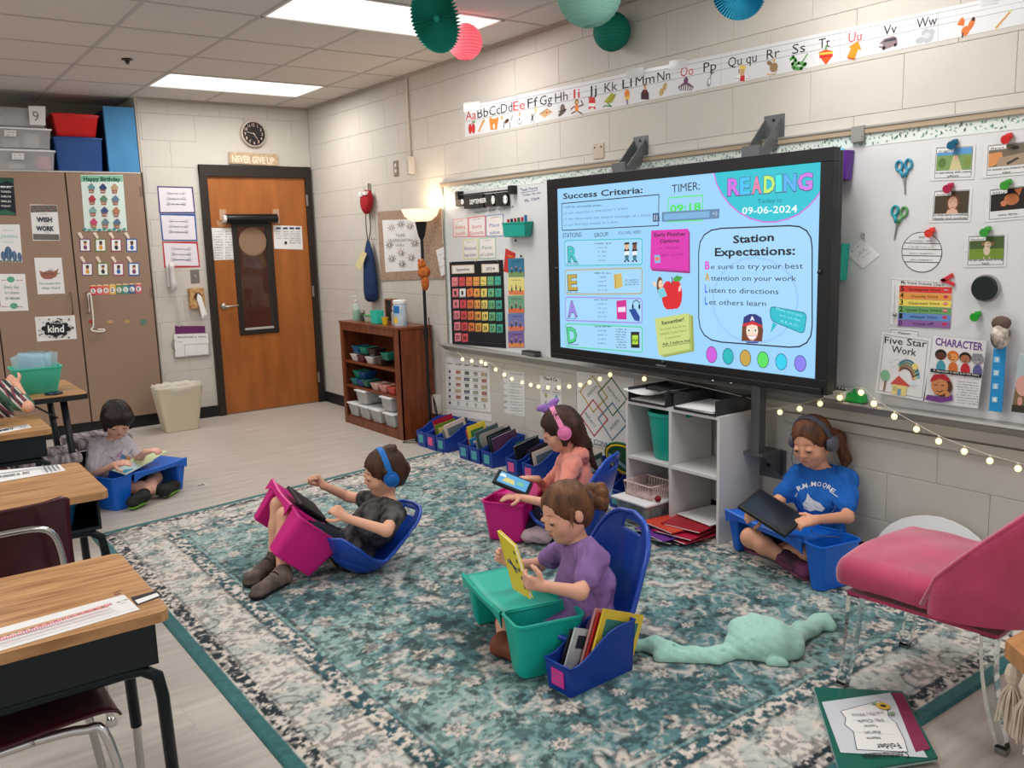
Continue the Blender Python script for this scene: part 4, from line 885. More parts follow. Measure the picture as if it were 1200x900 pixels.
def p7(s):
 s.poly([(94.6, 205.8), (143.5, 205.8), (143.7, 213), (95, 213)], co(120, 178, 150)); s.text('Happy Birthday', (98, 211.8), (141, 212.2), 4.6, co(24, 70, 52), .04)
 cc = [(100, 140, 146), (50, 66, 110), (180, 150, 118), (170, 52, 74), (90, 130, 104), (96, 120, 146), (120, 160, 160), (60, 84, 130), (170, 120, 90), (190, 70, 110), (100, 130, 140), (80, 110, 130)]
 for r in range(4):
  for c in range(3):
   x = 107+c*13.6+r*.9; y = 221+r*13.6+c*.2
   s.poly([(x-3.6, y), (x+3.6, y), (x+2.6, y+5.5), (x-2.6, y+5.5)], co(150, 96, 76)); s.ell(x, y-1.3, 4.6, 2.9, co(*cc[r*3+c]), n=10); s.ell(x, y-3.9, 2.6, 1.9, co(*cc[r*3+c]), n=8); s.ell(x, y-5.6, .6, .8, co(200, 50, 60), n=6); s.scrib((x-2.2, y+4), (x+2.2, y+4), 1.3, WHT)
 for i in range(9): s.ell(99+i*5.8, 268.5+(i % 2), 2.4, 1.6, co(88, 150, 130) if i % 3 else co(60, 140, 150), n=7)
paper('birthday_chart', cs(), [(94.3, 205), (143.8, 205), (149, 270.5), (99.3, 271)], 'tall mint birthday chart of twelve cupcakes on the cabinet door', 'poster', m=co(206, 222, 214), draw=p7)
LN = [(118, 74, 120), (96, 128, 60), (150, 60, 100), (40, 90, 160)]
nth = ['first', 'second', 'third', 'fourth']
for r in range(2):
 for c in range(4):
  x = 99.5+c*18.2+r*2.6; y = 287+r*28.2; s = cs(); cc = co(*LN[c])
  def dj(s, x=x, y=y, cc=cc, c=c, r=r):
   s.poly([(x-5.2, y-6), (x+5.2, y-6), (x+5.6, y+6.6), (x-4.8, y+6.6)], WHT)
   s.ell(x+.3, y-1.6, 2, 2.1, co(120, 76, 54) if (r+c) % 2 else co(196, 150, 110), n=8); s.ell(x+.4, y+3, 2.3, 3, [co(120, 60, 110), co(210, 150, 50), co(50, 50, 54), co(60, 100, 170)][(c+r) % 4], n=8); s.ell(x+.3, y-3.3, 2.1, 1.2, BLK, n=8); s.scrib((x-3, y-4.6), (x+3, y-4.6), 1)
  paper('schedule_card', s, [(x-6.6, y-7.4), (x+6.2, y-7.4), (x+6.9, y+8), (x-5.9, y+8)], ['picture card with coloured edge, %s from left in the upper row' % nth[c], 'picture card with coloured edge, %s from left in the lower row' % nth[c]][r], 'card', m=cc, draw=dj, group='picture schedule cards')
  sm = back_sheet(CY-.001); cpn = MB(); cpn.prism([sm.W(sm.P(*p), 0) for p in ((x-7-2.2, y-14), (x-5.2, y-15), (x-1.8, y-8.4), (x-4, y-7))] if c < 4 else [], sm.n*.004, co(222, 206, 186))
  tag(cpn.build('clip'), ['wooden clip on the cabinet, over the %s upper picture card' % nth[c], 'wooden clip on the cabinet, over the %s lower picture card' % nth[c]][r], 'clip', 'clips over the picture cards')
scc = [(196, 60, 70), (206, 90, 100), (214, 110, 90), (226, 180, 90), (96, 130, 80), (60, 140, 130), (60, 90, 140), (200, 90, 110)]
sb = empty('schedule_banner', (-1.84, CY, 1.5), label='row of eight round letters spelling SCHEDULE on the cabinet', cat='banner')
for i, ch in enumerate('SCHEDULE'):
 x = 109+i*7.6; y = 341-i*.35; s = cs(); mb = MB(); mb.prism([s.W(s.P(*p), 0) for p in ((x-3.6, y-5.5), (x+3.6, y-5.5), (x+3.9, y+5), (x-3.3, y+5))], s.n*.001, co(*scc[i])); mb.prism([s.W(s.P(*p), 0) for p in ((x-2.4, y-7), (x+2.4, y-7), (x+3.6, y-5.5), (x-3.6, y-5.5))], s.n*.001, co(226, 190, 140))
 pc = sub(mb, 'letter_card', sb); s.k = .0014; s.ell(x+.2, y, 3, 3.3, WHT, n=14); s.text(ch, (x-1.2, y+1.9), (x+1.5, y+1.9), 3.8, INK, .03); pin(s.mb.build('print', fix=False), pc)
for i, (x, y, cc, sh_) in enumerate(((107, 377, (170, 60, 56), 'red'), (129, 377, (190, 150, 110), 'tan'), (149, 377, (180, 150, 90), 'yellow'), (168, 377.5, (86, 124, 116), 'teal'))):
 s = cs(); s.k = .0004
 mb = MB(); q = [s.P(x+4.6*math.cos(a*PI/6)*(.8+.2*math.cos(a*3)), y+3.4*math.sin(a*PI/6)*(.6 if i < 3 else 1)) for a in range(12)]; mb.prism([s.W(p, 0) for p in q], s.n*.002, co(*cc)); tag(mb.build('small_magnet'), 'small %s magnet low on the cabinet door' % sh_, 'magnet')
tag(MB().tube([V((-2.055, -.05, 1.02))+V(d) for d in ((0, 0, 0), (0, 0, .13), (.012, 0, .15), (.026, 0, .13), (.024, 0, -.1), (0, -.004, -.14), (.03, -.006, -.16), (.09, -.006, -.165), (.1, -.006, -.15), (.05, -.006, -.145))], .0065, mat('latch_white', (220, 216, 210), .4), 8, smooth=4).build('latch_hook', smooth=True, origin=(-2.05, -.05, 1.0)), 'white looped latch hanging on the cabinet door pull', 'latch')
# right wall near the corner
BUR = mat('burlap', (176, 150, 130), .95, rgb2=(140, 116, 98), nscale=70)
s = wall_sheet(-.002); br_ = MB(); br_.prism([s.W(s.P(*p), 0) for p in ((443, 248), (522, 243), (523, 326), (447, 329))], s.n*.006, BUR)
bo = br_.build('burlap_board', origin=(-.004, -1.75, 1.5)); tag(bo, 'burlap covered board behind the floor lamp', 'board')
def p8(s):
 for i, (x, y) in enumerate(((459, 267), (470, 263), (481, 265), (457, 287), (487, 285), (460, 303), (483, 302), (472, 309), (471, 296))):
  for a in range(8): s.line([(x, y), (x+4.6*math.cos(a*PI/4), y+5*math.sin(a*PI/4))], .8, co(90, 90, 96) if i % 2 else co(150, 110, 90))
  s.ell(x, y, 1.6, 1.8, WHT, n=8); s.ring([(x+2*math.cos(a*PI/4), y+2.2*math.sin(a*PI/4)) for a in range(8)], .5, GRY)
 for i, t in enumerate(('THE', 'KINDERGARTEN', 'WAY')): s.text(t, (467-len(t)*.9, 277+i*6), (473+len(t)*.9, 276.6+i*6), 2.8, co(100, 100, 106))
paper('framed_print', wall_sheet(-.0085, step=.0001), [(448, 258), (494, 256.5), (495.5, 316.5), (452, 319)], 'white paper with ink sunburst doodles pinned on the burlap board', 'print', draw=p8)
s = wall_sheet(-.003)
paper('name_tag', wall_sheet(-.012), [(511, 293), (521, 289), (527, 319), (517, 324)], 'white tag hanging on the wall right of the floor lamp', 'tag', draw=lambda s: (s.line([(520, 302), (523, 311)], 1, co(150, 40, 80)), s.scrib((514, 300), (519, 298), 1.2), s.scrib((516, 314), (523, 311), 1.2)))
tag(MB().box((-.02, -2.335, 1.49), (0, -2.31, 1.77), mat('vent_cream', (196, 186, 172), .5), .003).build('end_cap', origin=(-.01, -2.32, 1.63)), 'narrow cream strip at the far end of the whiteboard', 'trim strip')
P0 = on(433, 222, 0, -.01)
tag(MB().box((-.02, P0.y-.012, P0.z-.01), (0, P0.y+.012, P0.z+.05), METAL, .002).tube([(-.02, P0.y, P0.z), (-.05, P0.y, P0.z-.02), (-.055, P0.y, P0.z+.01)], .004, METAL, 6, smooth=3).build('wall_hook', origin=(0, P0.y, P0.z)), 'small metal wall hook above the red pouch', 'hook')
BAGM = mat('red_cloth', (160, 26, 36), .85, noise=.12, nscale=12)
# things on the whiteboard (left part)
WX = -.0145
def ws(off=.0009, step=.0001): return wall_sheet(WX, off=off, step=step)
rd = empty('hanging_rod', (-.05, -2.8, 1.82), label='black rod clipped across the upper left of whiteboard', cat='rod')
a, b = on(537, 229, 0, -.05), on(599, 222.5, 0, -.05)
BK = mat('black_plastic', (24, 24, 26), .4)
sub(MB().cyl(a, b, .006, .006, BK, 10), 'bar', rd, 'auto')
for p in (a, b): sub(MB().box((-.065, p.y-.02, p.z-.028), (-.0145, p.y+.02, p.z+.028), BK, .003), 'bracket', rd)
def box_on_wall(px0, py0, px1, py1, dep, m, name, lab, cat, pr=None, bev=.003, x=WX):
 s = wall_sheet(x); p, q = s.P(px0, py0), s.P(px1, py1); mb = MB(); mb.box((x-dep, -max(p[0], q[0]), min(p[1], q[1])), (x, -min(p[0], q[0]), max(p[1], q[1])), m, bev)
 o = mb.build(name, origin=(x-dep/2, -(p[0]+q[0])/2, (p[1]+q[1])/2)); tag(o, lab, cat)
 if pr: s2 = wall_sheet(x-dep, off=.0006, step=.0002); pr(s2); pin(s2.mb.build('print', fix=False), o)
 return o
box_on_wall(537, 232, 546.5, 241, .03, BK, 'black_sign', 'small black framed card at the left end of the rod', 'card', lambda s: (s.ell(541.8, 236.5, 3.4, 3.3, WHT), s.scrib((540, 237.5), (544, 237.3), 1.6)))
box_on_wall(548, 229.5, 571, 243, .035, co(30, 28, 30), 'month_sign', 'black month sign lettered September under the rod', 'sign', lambda s: s.text('SEPTEMBER', (550.5, 239.5), (570, 237), 5.2, WHT, .02))
box_on_wall(573, 227.5, 582.5, 241.5, .035, BK, 'small_dial', 'black square with an oval dial, left of the pair by the rod end', 'dial', lambda s: (s.ell(577.8, 234.3, 3.8, 5, WHT), s.ring([(577.8+2*math.cos(t), 234.3+3*math.sin(t)) for t in range(6)], .4, GRY)))
box_on_wall(585.5, 226, 598, 241, .035, BK, 'small_dial', 'black square with an oval dial at the right end of rod', 'dial', lambda s: (s.ell(592, 233.7, 4.4, 5.2, WHT), s.text('11', (590, 235.4), (594, 235), 3.2, INK)))
s = ws(); s.k = .0005
BMK = mat('marker_blue', (44, 76, 130), .5)
s.text('Task Force', (610, 224.5), (630, 221.5), 3.6, BMK, 0); s.line([(610, 226), (630, 223)], .4, BMK); s.text('Today: 20 min', (612, 230), (634, 226.6), 2.4, BMK); s.text('Ms. Clark', (615, 237.2), (632.5, 233.5), 3.4, BMK)
s.text('September 6, 2024', (556, 250.5), (602, 243.5), 2.8, mat('marker_green', (50, 110, 90), .5))
pin(s.mb.build('board_writing', fix=False), wbo)
cards = [((531, 257), (548.5, 255), (549, 277.5), (531.5, 278), 'Ending\nSounds', (214, 90, 60), (224, 150, 140), 'reading goal card headed with orange writing'),
         ((549, 255), (569, 252.5), (569.3, 277.3), (549.5, 277.6), 'Story\nElements', (196, 60, 80), (222, 90, 110), 'pink edged goal card with red writing, second in its row'),
         ((569.5, 252.5), (590, 250.5), (590.5, 277), (569.8, 277.3), 'Place\nvalue', (50, 96, 170), (100, 130, 180), 'goal card with blue place value writing, third in its row'),
         ((542.5, 281), (560.3, 279.3), (560.8, 303.5), (543.3, 303.8), 'Personal\nNarrative', (110, 90, 140), (214, 206, 120), 'yellow edged goal card above the calendar, left of the pair'),
         ((561.3, 279.3), (581, 277.8), (581.5, 303), (561.8, 303.4), 'Parts\nof a plant', (70, 130, 110), (150, 196, 160), 'green edged goal card above the calendar, right of the pair')]
for a, b, c, d, t, tc, bc, lab in cards:
 def dg(s, a=a, b=b, c=c, d=d, t=t, tc=tc):
  s.poly([(a[0]+.8, a[1]+1), (b[0]-.8, b[1]+1), (c[0]-.8, c[1]-1), (d[0]+.8, d[1]-1)], co(226, 220, 216))
  w1, w2 = t.split('\n'); h = c[1]-b[1]; sl = (b[1]-a[1])/(b[0]-a[0])
  s.scrib((a[0]+5, a[1]+3.6), (b[0]-5, b[1]+4), 1.3)
  for i, w_ in enumerate((w1, w2)):
   L_ = min(1, len(w_)/7.0)*(b[0]-a[0]-4)/2; cx_ = (a[0]+b[0])/2; y = a[1]+h*(.52+.32*i)
   s.text(w_, (cx_-L_, y), (cx_+L_, y+sl*2*L_), 4.2, co(*tc), 0)
 paper('goal_card', ws(), [a, b, c, d], lab, 'card', m=co(*bc), draw=dg, group='goal cards on the whiteboard')
mk = empty('marker_basket', (-.06, -3.05, 1.6), label='teal magnetic basket of dry erase markers on the whiteboard', cat='basket')
TL = mat('teal_plastic', (22, 160, 142), .35, spec=.5)
a, b = on(587, 262, 0, -.09), on(614, 258, 0, -.09)
yc, w2, zt, zb = (a.y+b.y)/2, abs(a.y-b.y)/2, a.z+.005, a.z-.09
sub(MB().tub((-.05, yc), (.028, w2*.9), (.034, w2), zb, zt, .004, TL, rim=.004, r=.008), 'basket_body', mk, 'auto')
for i, cc in enumerate(((190, 40, 50), (40, 44, 60), (176, 30, 60), (60, 110, 60), (200, 60, 70), (40, 110, 160))):
 yy = yc+w2*.75-i*w2*.3; o = MB().cyl((-.05, yy, zt-.06), (-.055, yy-.004, zt+.022+(.02 if i == 5 else .002*i)), .009, .009, co(*cc), 10).build('marker', smooth='auto', origin=(-.05, yy, zt-.06)); tag(o, ['leftmost red cap marker in the teal basket', 'dark marker in the teal basket', 'crimson marker in the middle of the teal basket', 'green marker in the teal basket', 'light red marker in the teal basket', 'tall blue marker at the right of the teal basket'][i], 'marker', 'markers in the teal basket')
def cal(s):
 s.poly([(529.5, 311), (556, 310), (556.5, 320), (530, 321)], co(206, 190, 170)); s.poly([(531, 312), (554.5, 311), (555, 319), (531.5, 320)], co(226, 222, 216)); s.text('September', (535, 317.8), (551, 317.2), 3.8, INK, .01)
 s.poly([(564.5, 309.5), (585, 309), (585.5, 319), (565, 319.8)], co(206, 190, 170)); s.poly([(566, 310.5), (583.8, 310), (584.2, 318), (566.5, 318.6)], co(226, 222, 216)); s.text('2024', (570, 316.8), (580.5, 316.4), 3.6, INK, .01)
paper_cal = paper('calendar_chart', ws(), [(527, 307), (589.5, 304.5), (593.3, 408), (530.5, 403)], 'black pocket calendar chart for September 2024 on the whiteboard', 'calendar', m=mat('black_fabric', (26, 26, 30), .9), th=.003, draw=cal)
cc7 = [(224, 130, 140), (208, 78, 84), (222, 120, 70), (226, 160, 80), (228, 206, 110), (110, 180, 130), (70, 170, 150)]
def calpt(c, r):
 x0, x1 = 529.3+.75*r, 588.0+.55*r; x = x0+(x1-x0)*(c+.5)/7; y = 330.2+r*13.0-(.35-.30*r)*c*.55; return x, y
pk = MB()
s = ws(off=.0042, step=.00002)
for r in range(0, 6):
 for c in range(7):
  n = (r-1)*7+c+1
  if r > 0 and n > 30: continue
  x, y = calpt(c, r); h = 5.1 if r else 5.4; wd = 3.5
  if n == 2 and r: colr = co(226, 224, 220)
  else: colr = co(*cc7[c])
  rot = .8 if (n == 3 and r) else 0
  q = [(x-wd, y-h+.3+rot), (x+wd, y-h-rot), (x+wd+rot, y+h-.3-rot), (x-wd+rot, y+h)]
  s1 = ws(off=.0034+.0002*(n == 3)); mb = MB(); mb.prism([s1.W(s1.P(*p)) for p in q], s1.n*.0006, colr); o = mb.build('day_card'); pin(o, paper_cal)
  if r: s.text(str(n) if n != 2 else '1', (x-(2.2 if n > 9 else 1.1), y+2.4), (x+(2.2 if n > 9 else 1.1), y+2.2), 4.6, INK, .02)
  else: s.text(('Sun', 'Mon', 'Tue', 'Wed', 'Thu', 'Fri', 'Sat')[c], (x-2.4, y+1.2), (x+2.4, y+1), 2.2, INK)
 x, y = calpt(0, r); x2, y2 = calpt(6, r); s.line([(x-4, y+4), (x2+4, y2+4)], .35, co(70, 70, 76))
pin(s.mb.build('day_numbers', fix=False), paper_cal)
for (px, py), lab in (((529, 308), 'left'), ((558, 306.5), 'middle'), ((584, 305.2), 'right')):
 p = on(px, py, 0, -.02); tag(MB().cyl((-.018, p.y, p.z), (-.026, p.y, p.z), .008, .008, METAL, 12).build('round_magnet', origin=(-.02, p.y, p.z)), 'small steel magnet at the %s of the calendar top' % lab, 'magnet')
strip = [((591.5, 303), (612, 303), (70, 110, 130), 'red'), ]
cards2 = [(303, 324.5, (46, 116, 150), (120, 150, 90), 'blue and green picture card, topmost of the strip of five'), (325, 346, (222, 214, 130), (222, 130, 90), 'yellow picture card, second of the strip of five'), (347, 367, (110, 160, 130), (216, 110, 70), 'green picture card, third of the strip of five'), (367.5, 388, (110, 120, 176), (214, 120, 90), 'blue violet picture card, fourth of the strip of five'), (388.5, 407.5, (120, 100, 160), (220, 140, 80), 'purple picture card, lowest of the strip of five')]
paper('red_card', ws(), [(592.5, 291), (604.5, 297), (600, 321), (590, 318)], 'tilted red card tucked behind the strip of picture cards', 'card', m=co(190, 50, 44), draw=lambda s: s.scrib((595, 300), (601, 302), 1.6, YEL))
for y0, y1, c1, c2, lab in cards2:
 def dc(s, y0=y0, y1=y1, c1=c1, c2=c2):
  s.poly([(596, y1-5.5), (614.2, y1-5.8), (614.3, y1-.5), (596, y1-.6)], co(*c2)); s.scrib((600, y0+4), (611, y0+4), 1.6, INK)
  for i in range(3): s.ell(600+i*5, y1-6.5-(i % 2)*2, 1.4, 3, co(60, 50, 60), n=8); s.ell(600+i*5, y1-10-(i % 2)*2, 1.3, 1.4, co(190, 140, 110), n=8)
 paper('picture_card', ws(off=.001), [(595.3, y0), (614, y0-.6), (614.8, y1), (596, y1)], lab, 'card', m=co(*c1), th=.001, draw=dc, group='strip of picture cards')
for (px, py), lab in (((603.7, 282), 'above the red card'), ((610, 300), 'at the top of the picture strip')):
 p = on(px, py, 0, -.02); tag(MB().cyl((-.0145, p.y, p.z), (-.021, p.y, p.z), .007, .007, INK, 12).build('round_magnet', origin=(-.02, p.y, p.z)), 'tiny black magnet on the whiteboard, %s' % lab, 'magnet')
p = on(622, 412.5, 0, -.05); tag(MB().box((-.075, p.y-.07, .752), (-.02, p.y+.07, .775), mat('felt_grey', (96, 98, 98), .9), .004).box((-.075, p.y-.07, .775), (-.02, p.y+.07, .782), INK, .003).build('board_eraser', origin=(-.05, p.y, .752)), 'dark felt eraser lying on the marker tray left of the display', 'eraser')
# posters under the board
def q1(s):
 for c in range(5):
  for r in range(7):
   x = 527+c*10.2+(r*.05); y = 428+r*7.4+c*.9-(r*.1)
   if r == 0: s.scrib((x-3, y-1), (x+4, y-.7), 2.2, INK); continue
   if c == 0: s.poly([(x-1, y-1.6), (x+1, y-1.4), (x+1, y+1.8), (x-1, y+1.6)], INK); continue
   k = (r*3+c*5) % 6; m_ = [co(120, 120, 110), co(70, 78, 74), co(150, 84, 64), co(130, 146, 120), co(90, 90, 110), co(170, 150, 120)][k]
   if r == 6: s.ell(x, y, 1.8, 2.1, co(60, 110, 70), n=8); s.ell(x, y, .9, 1.1, WHT, n=6)
   else: s.poly([(x-2.2-k*.3, y-2), (x+2.2+k*.2, y-1.6), (x+2.2+k*.2, y+2.1), (x-2.2-k*.3, y+1.8)], m_); s.scrib((x-2, y+.8), (x+2, y+1), 1, WHT)
 for r in range(7): s.line([(524, 431.5+r*7.3), (572, 436+r*7.2)], .25, GRY)
paper('wall_chart', wall_sheet(-.001, step=.00006), [(521.5, 418), (573.5, 424), (575.5, 483.5), (523.5, 477.5)], 'white picture grid chart on the block wall under the calendar', 'chart', draw=q1)
def q2(s):
 s.text('Word Families', (597, 438.6), (613, 440), 2.4, co(120, 120, 124))
 for i in range(6):
  y = 444+i*7; s.scrib((591, y), (594, y+.3), 3, GRY); s.text(('C', 'Cious', 'Ctious', 'Cary', 'Communicator', 'Creator')[i][:6], (599, y-.4), (608, y+.1), 1.8, GRY); s.scrib((597, y+2.2), (612, y+3.2), 1.2); s.line([(590.5, y+5), (614, y+6.6)], .3, co(180, 180, 184))
paper('wall_chart', wall_sheet(-.001, step=.00006), [(589.5, 433.5), (614.5, 436.5), (615.5, 488.5), (591.5, 485)], 'narrow pale list chart, middle of the papers under the tray', 'chart', draw=q2)
def q3(s):
 s.text("The 4 Cs", (637, 445), (653, 447), 3.6, INK, .03)
 for i, (x, y) in enumerate(((640, 454), (652, 456), (640, 472), (652, 474))): s.text('C', (x-1.2, y+1.2), (x+1.6, y+1.5), 3.4, INK, .02); s.scrib((x-4, y+4.2), (x+4.5, y+5), 1.5, INK); s.ell(x, y+9.5, 2.4, 2.6, [co(180, 150, 90), co(90, 170, 170), co(90, 170, 170), co(180, 150, 90)][i], n=10); s.scrib((x-4, y+6.5), (x+4.5, y+7.2), 1.1)
paper('wall_chart', wall_sheet(-.001, step=.00006), [(632.5, 440), (658, 443.5), (659.5, 494), (634.5, 490)], 'pale chart headed The 4 Cs on the wall below the display', 'chart', draw=q3)
def q4(s):
 def Y(x, y): return (480+x/4.5, 400+y/4.5)
 def dia(pts, m): s.ring([Y(*p) for p in pts], 1.7, m)
 dia([(965, 182), (1043, 293), (970, 373), (900, 265)], co(186, 156, 60)); dia([(1066, 193), (1146, 307), (1072, 392), (994, 272)], co(44, 110, 62))
 dia([(968, 308), (1045, 412), (974, 500), (902, 392)], co(176, 38, 44)); dia([(1070, 324), (1148, 436), (1070, 522), (996, 406)], co(70, 116, 150))
 s.text('DESIGN', Y(944, 292), Y(992, 240), 3.6, co(60, 60, 64)); s.text('INSTRUCT', Y(1042, 246), Y(1104, 326), 3.6, co(60, 60, 64)); s.text('REFLECT', Y(926, 384), Y(978, 458), 3.6, co(60, 60, 64)); s.text('ASSESS', Y(1062, 472), Y(1108, 420), 3.6, co(60, 60, 64))
 s.text('RCPS CONNECTS', Y(905, 520), Y(1122, 580), 5.2, co(60, 80, 110), .01); s.line([Y(1132, 573), Y(1170, 581)], .8, co(60, 70, 100))
 s.ring([(675, 434), (744, 442), (744, 531), (677, 516)], .7, co(60, 64, 76))
paper('wall_chart', wall_sheet(-.001, step=.00008), [(674, 433), (745, 441), (745, 532.5), (676, 517)], 'large white poster of four linked coloured diamonds below the display', 'poster', draw=q4)
q5 = wall_sheet(-.001); paper('wall_chart', q5, [(523, 478.5), (576, 486), (576, 494), (524, 486)], 'lower edge of a curled paper under the picture grid chart', 'paper')
# right part of the whiteboard
def magnet(px, py, c, lab):
 p = on(px, py, 0, -.03); M_ = Matrix.Translation(p) @ Matrix.Rotation(-.2, 4, 'X')
 mb = MB(); mb.cyl((.014, 0, 0), (-.012, 0, -.004), .010, .017, mat('magnet_%d_%d_%d' % c, c, .35), 16, M=M_).box((-.004, -.020, -.002), (.012, .0, .018), mat('magnet_%d_%d_%d' % c, c, .35), .003, M=M_)
 tag(mb.build('push_magnet', smooth='auto', origin=p), lab, 'magnet', 'push magnets on the whiteboard')
def photo(q, cap, draw, lab):
 def dr(s):
  (x0, y0), (x1, y1), (x2, y2), (x3, y3) = q; w_, h = x1-x0, y3-y0
  f = lambda u, v: (x0+(x1-x0)*u*(1-v)+(x2-x3)*u*v+(x3-x0)*v, y0+(y1-y0)*u*(1-v)+(y2-y3)*u*v+(y3-y0)*v)
  s.ring([f(.1, .06), f(.93, .06), f(.93, .93), f(.1, .93)], .5, INK); draw(s, f)
  s.poly([f(.12, .09), f(.50, .09), f(.50, .2), f(.12, .2)], WHT); s.text(cap[0], f(.15, .185), f(.46, .185), 2.3, INK, .01)
  for i, t in enumerate(cap[1:]): L_ = min(.40, len(t)*.022); s.text(t, f(.52-L_, .80+.11*i+(.05 if len(cap) == 2 else 0)), f(.52+L_, .80+.11*i+(.05 if len(cap) == 2 else 0)), 2.2, INK, .005)
  s.scrib(f(.035, .55), f(.06, .55), 1)
 paper('photo_card', ws(), q, lab, 'card', m=co(214, 214, 214), th=.0015, draw=dr, group='vocabulary photo cards')
def fp(s, f, pts, m): s.poly([f(*p) for p in pts], m)
def ph1(s, f): fp(s, f, [(.12, .08), (.92, .08), (.92, .72), (.12, .72)], co(120, 150, 90)); fp(s, f, [(.12, .08), (.92, .08), (.92, .26), (.12, .3)], co(90, 150, 200)); fp(s, f, [(.5, .3), (.6, .3), (.72, .72), (.42, .72)], co(196, 186, 140)); s.ell(*f(.25, .5), 5, 6, co(90, 116, 60), n=10); s.ell(*f(.82, .5), 4.5, 7, co(120, 140, 70), n=10); s.ell(*f(.56, .36), 1.5, 3, co(214, 170, 160), n=8)
def ph2(s, f): fp(s, f, [(.12, .08), (1.0, .08), (1.0, .7), (.12, .7)], co(110, 100, 84)); fp(s, f, [(.12, .3), (.4, .28), (.45, .55), (.2, .68), (.12, .68)], co(206, 140, 84)); fp(s, f, [(.35, .45), (1, .35), (1, .7), (.3, .7)], co(160, 140, 118)); s.ell(*f(.7, .2), 5, 2.4, co(50, 50, 46), n=8); fp(s, f, [(.5, .62), (.75, .48), (.8, .52), (.55, .68)], co(70, 62, 54))
def ph3(s, f): fp(s, f, [(.12, .08), (.92, .08), (.92, .74), (.12, .74)], co(70, 60, 44)); s.ell(*f(.55, .42), 8, 10, co(106, 66, 40), n=14); s.ell(*f(.55, .43), 5.6, 8, co(214, 170, 148), n=14); fp(s, f, [(.45, .62), (.65, .62), (.7, .74), (.4, .74)], co(214, 170, 148)); s.ell(*f(.49, .4), .8, .5, INK, n=6); s.ell(*f(.62, .4), .8, .5, INK, n=6); s.line([f(.52, .56), f(.6, .56)], .8, co(170, 80, 80))
def ph4(s, f): fp(s, f, [(.12, .08), (1.0, .08), (1.0, .7), (.12, .7)], co(34, 28, 22)); s.ell(*f(.6, .4), 9, 7, co(176, 106, 66), n=14); s.ell(*f(.42, .5), 4, 3.4, co(190, 120, 84), n=10); fp(s, f, [(.65, .12), (.85, .1), (.78, .32)], co(166, 92, 56)); s.ell(*f(.36, .52), .7, .9, co(90, 46, 30), n=6)
def ph5(s, f): fp(s, f, [(.12, .08), (.92, .08), (.92, .76), (.12, .76)], co(70, 92, 50)); fp(s, f, [(.12, .45), (.92, .45), (.92, .76), (.12, .76)], co(110, 140, 50)); s.ell(*f(.53, .5), 4, 6, co(206, 190, 166), n=12); s.ell(*f(.55, .32), 4.2, 4, co(216, 190, 156), n=12); s.ell(*f(.44, .3), 1.2, 2.4, co(150, 100, 66), n=8); s.ell(*f(.67, .3), 1.2, 2.4, co(150, 100, 66), n=8); s.ell(*f(.55, .38), .9, .7, INK, n=6); s.line([f(.47, .7), f(.47, .76)], 1.4, co(206, 190, 166)); s.line([f(.6, .7), f(.6, .76)], 1.4, co(206, 190, 166))
photo([(1093, 171), (1144, 169), (1141.5, 210), (1090, 212)], ('struggled', 'to get along with some', 'effort'), ph1, 'photo card of a child on a grassy path, under the blue magnet')
photo([(1153.5, 169), (1206, 163), (1206, 204), (1151, 209)], ('fleet', 'an action you intend to', 'take'), ph2, 'photo card of wooden boards at the upper right, red magnet')
photo([(1091, 222), (1140, 220), (1137.5, 260), (1088, 261)], ('wondered', 'to think about something', 'deeply and carefully'), ph3, 'photo card of a thinking girl under the crimson magnet')
photo([(1156, 221), (1206, 215), (1206, 256), (1154, 260.5)], ('filthy', 'very dirty'), ph4, 'photo card of a brown pig with very dirty caption')
photo([(1131, 275), (1181, 273), (1179.5, 312.5), (1129, 313.5)], ('fetched', 'to go get and bring', 'back'), ph5, 'photo card of a running puppy, lowest of the photo cards')
magnet(1116, 169.5, (20, 92, 122), 'blue push magnet over the grassy path card'); magnet(1179.5, 162.5, (200, 40, 40), 'red push magnet over the wooden boards card'); magnet(1111, 220.5, (170, 30, 70), 'crimson push magnet over the thinking girl card'); magnet(1178.5, 216.5, (60, 150, 50), 'green push magnet over the pig card'); magnet(1089.5, 272.5, (214, 60, 50), 'red push magnet over the round lined paper'); magnet(1154.5, 271.5, (60, 156, 60), 'green push magnet over the puppy card'); magnet(1143, 370.5, (40, 160, 50), 'green push magnet alone below the black disc')
s = ws(); q = [(1080.5+23.5*math.cos(i*PI/12), 295.5+23.5*math.sin(i*PI/12)) for i in range(24)]
def ql(s):
 s.ring(q, .8, INK)
 for y in (285, 292, 299.5, 307): hw = math.sqrt(max(0, 23**2-(y-295.5)**2)); s.line([(1080.5-hw, y-.3), (1080.5+hw, y+.6)], .8, INK); s.scrib((1080.5-hw*.7, y-2), (1080.5+hw*.6, y-1.4), 1.6)
 s.text('Story', (1077, 279), (1084, 278.6), 2.4, INK)
paper('round_paper', s, q, 'round white paper ruled with dark lines on the whiteboard', 'paper', draw=ql)
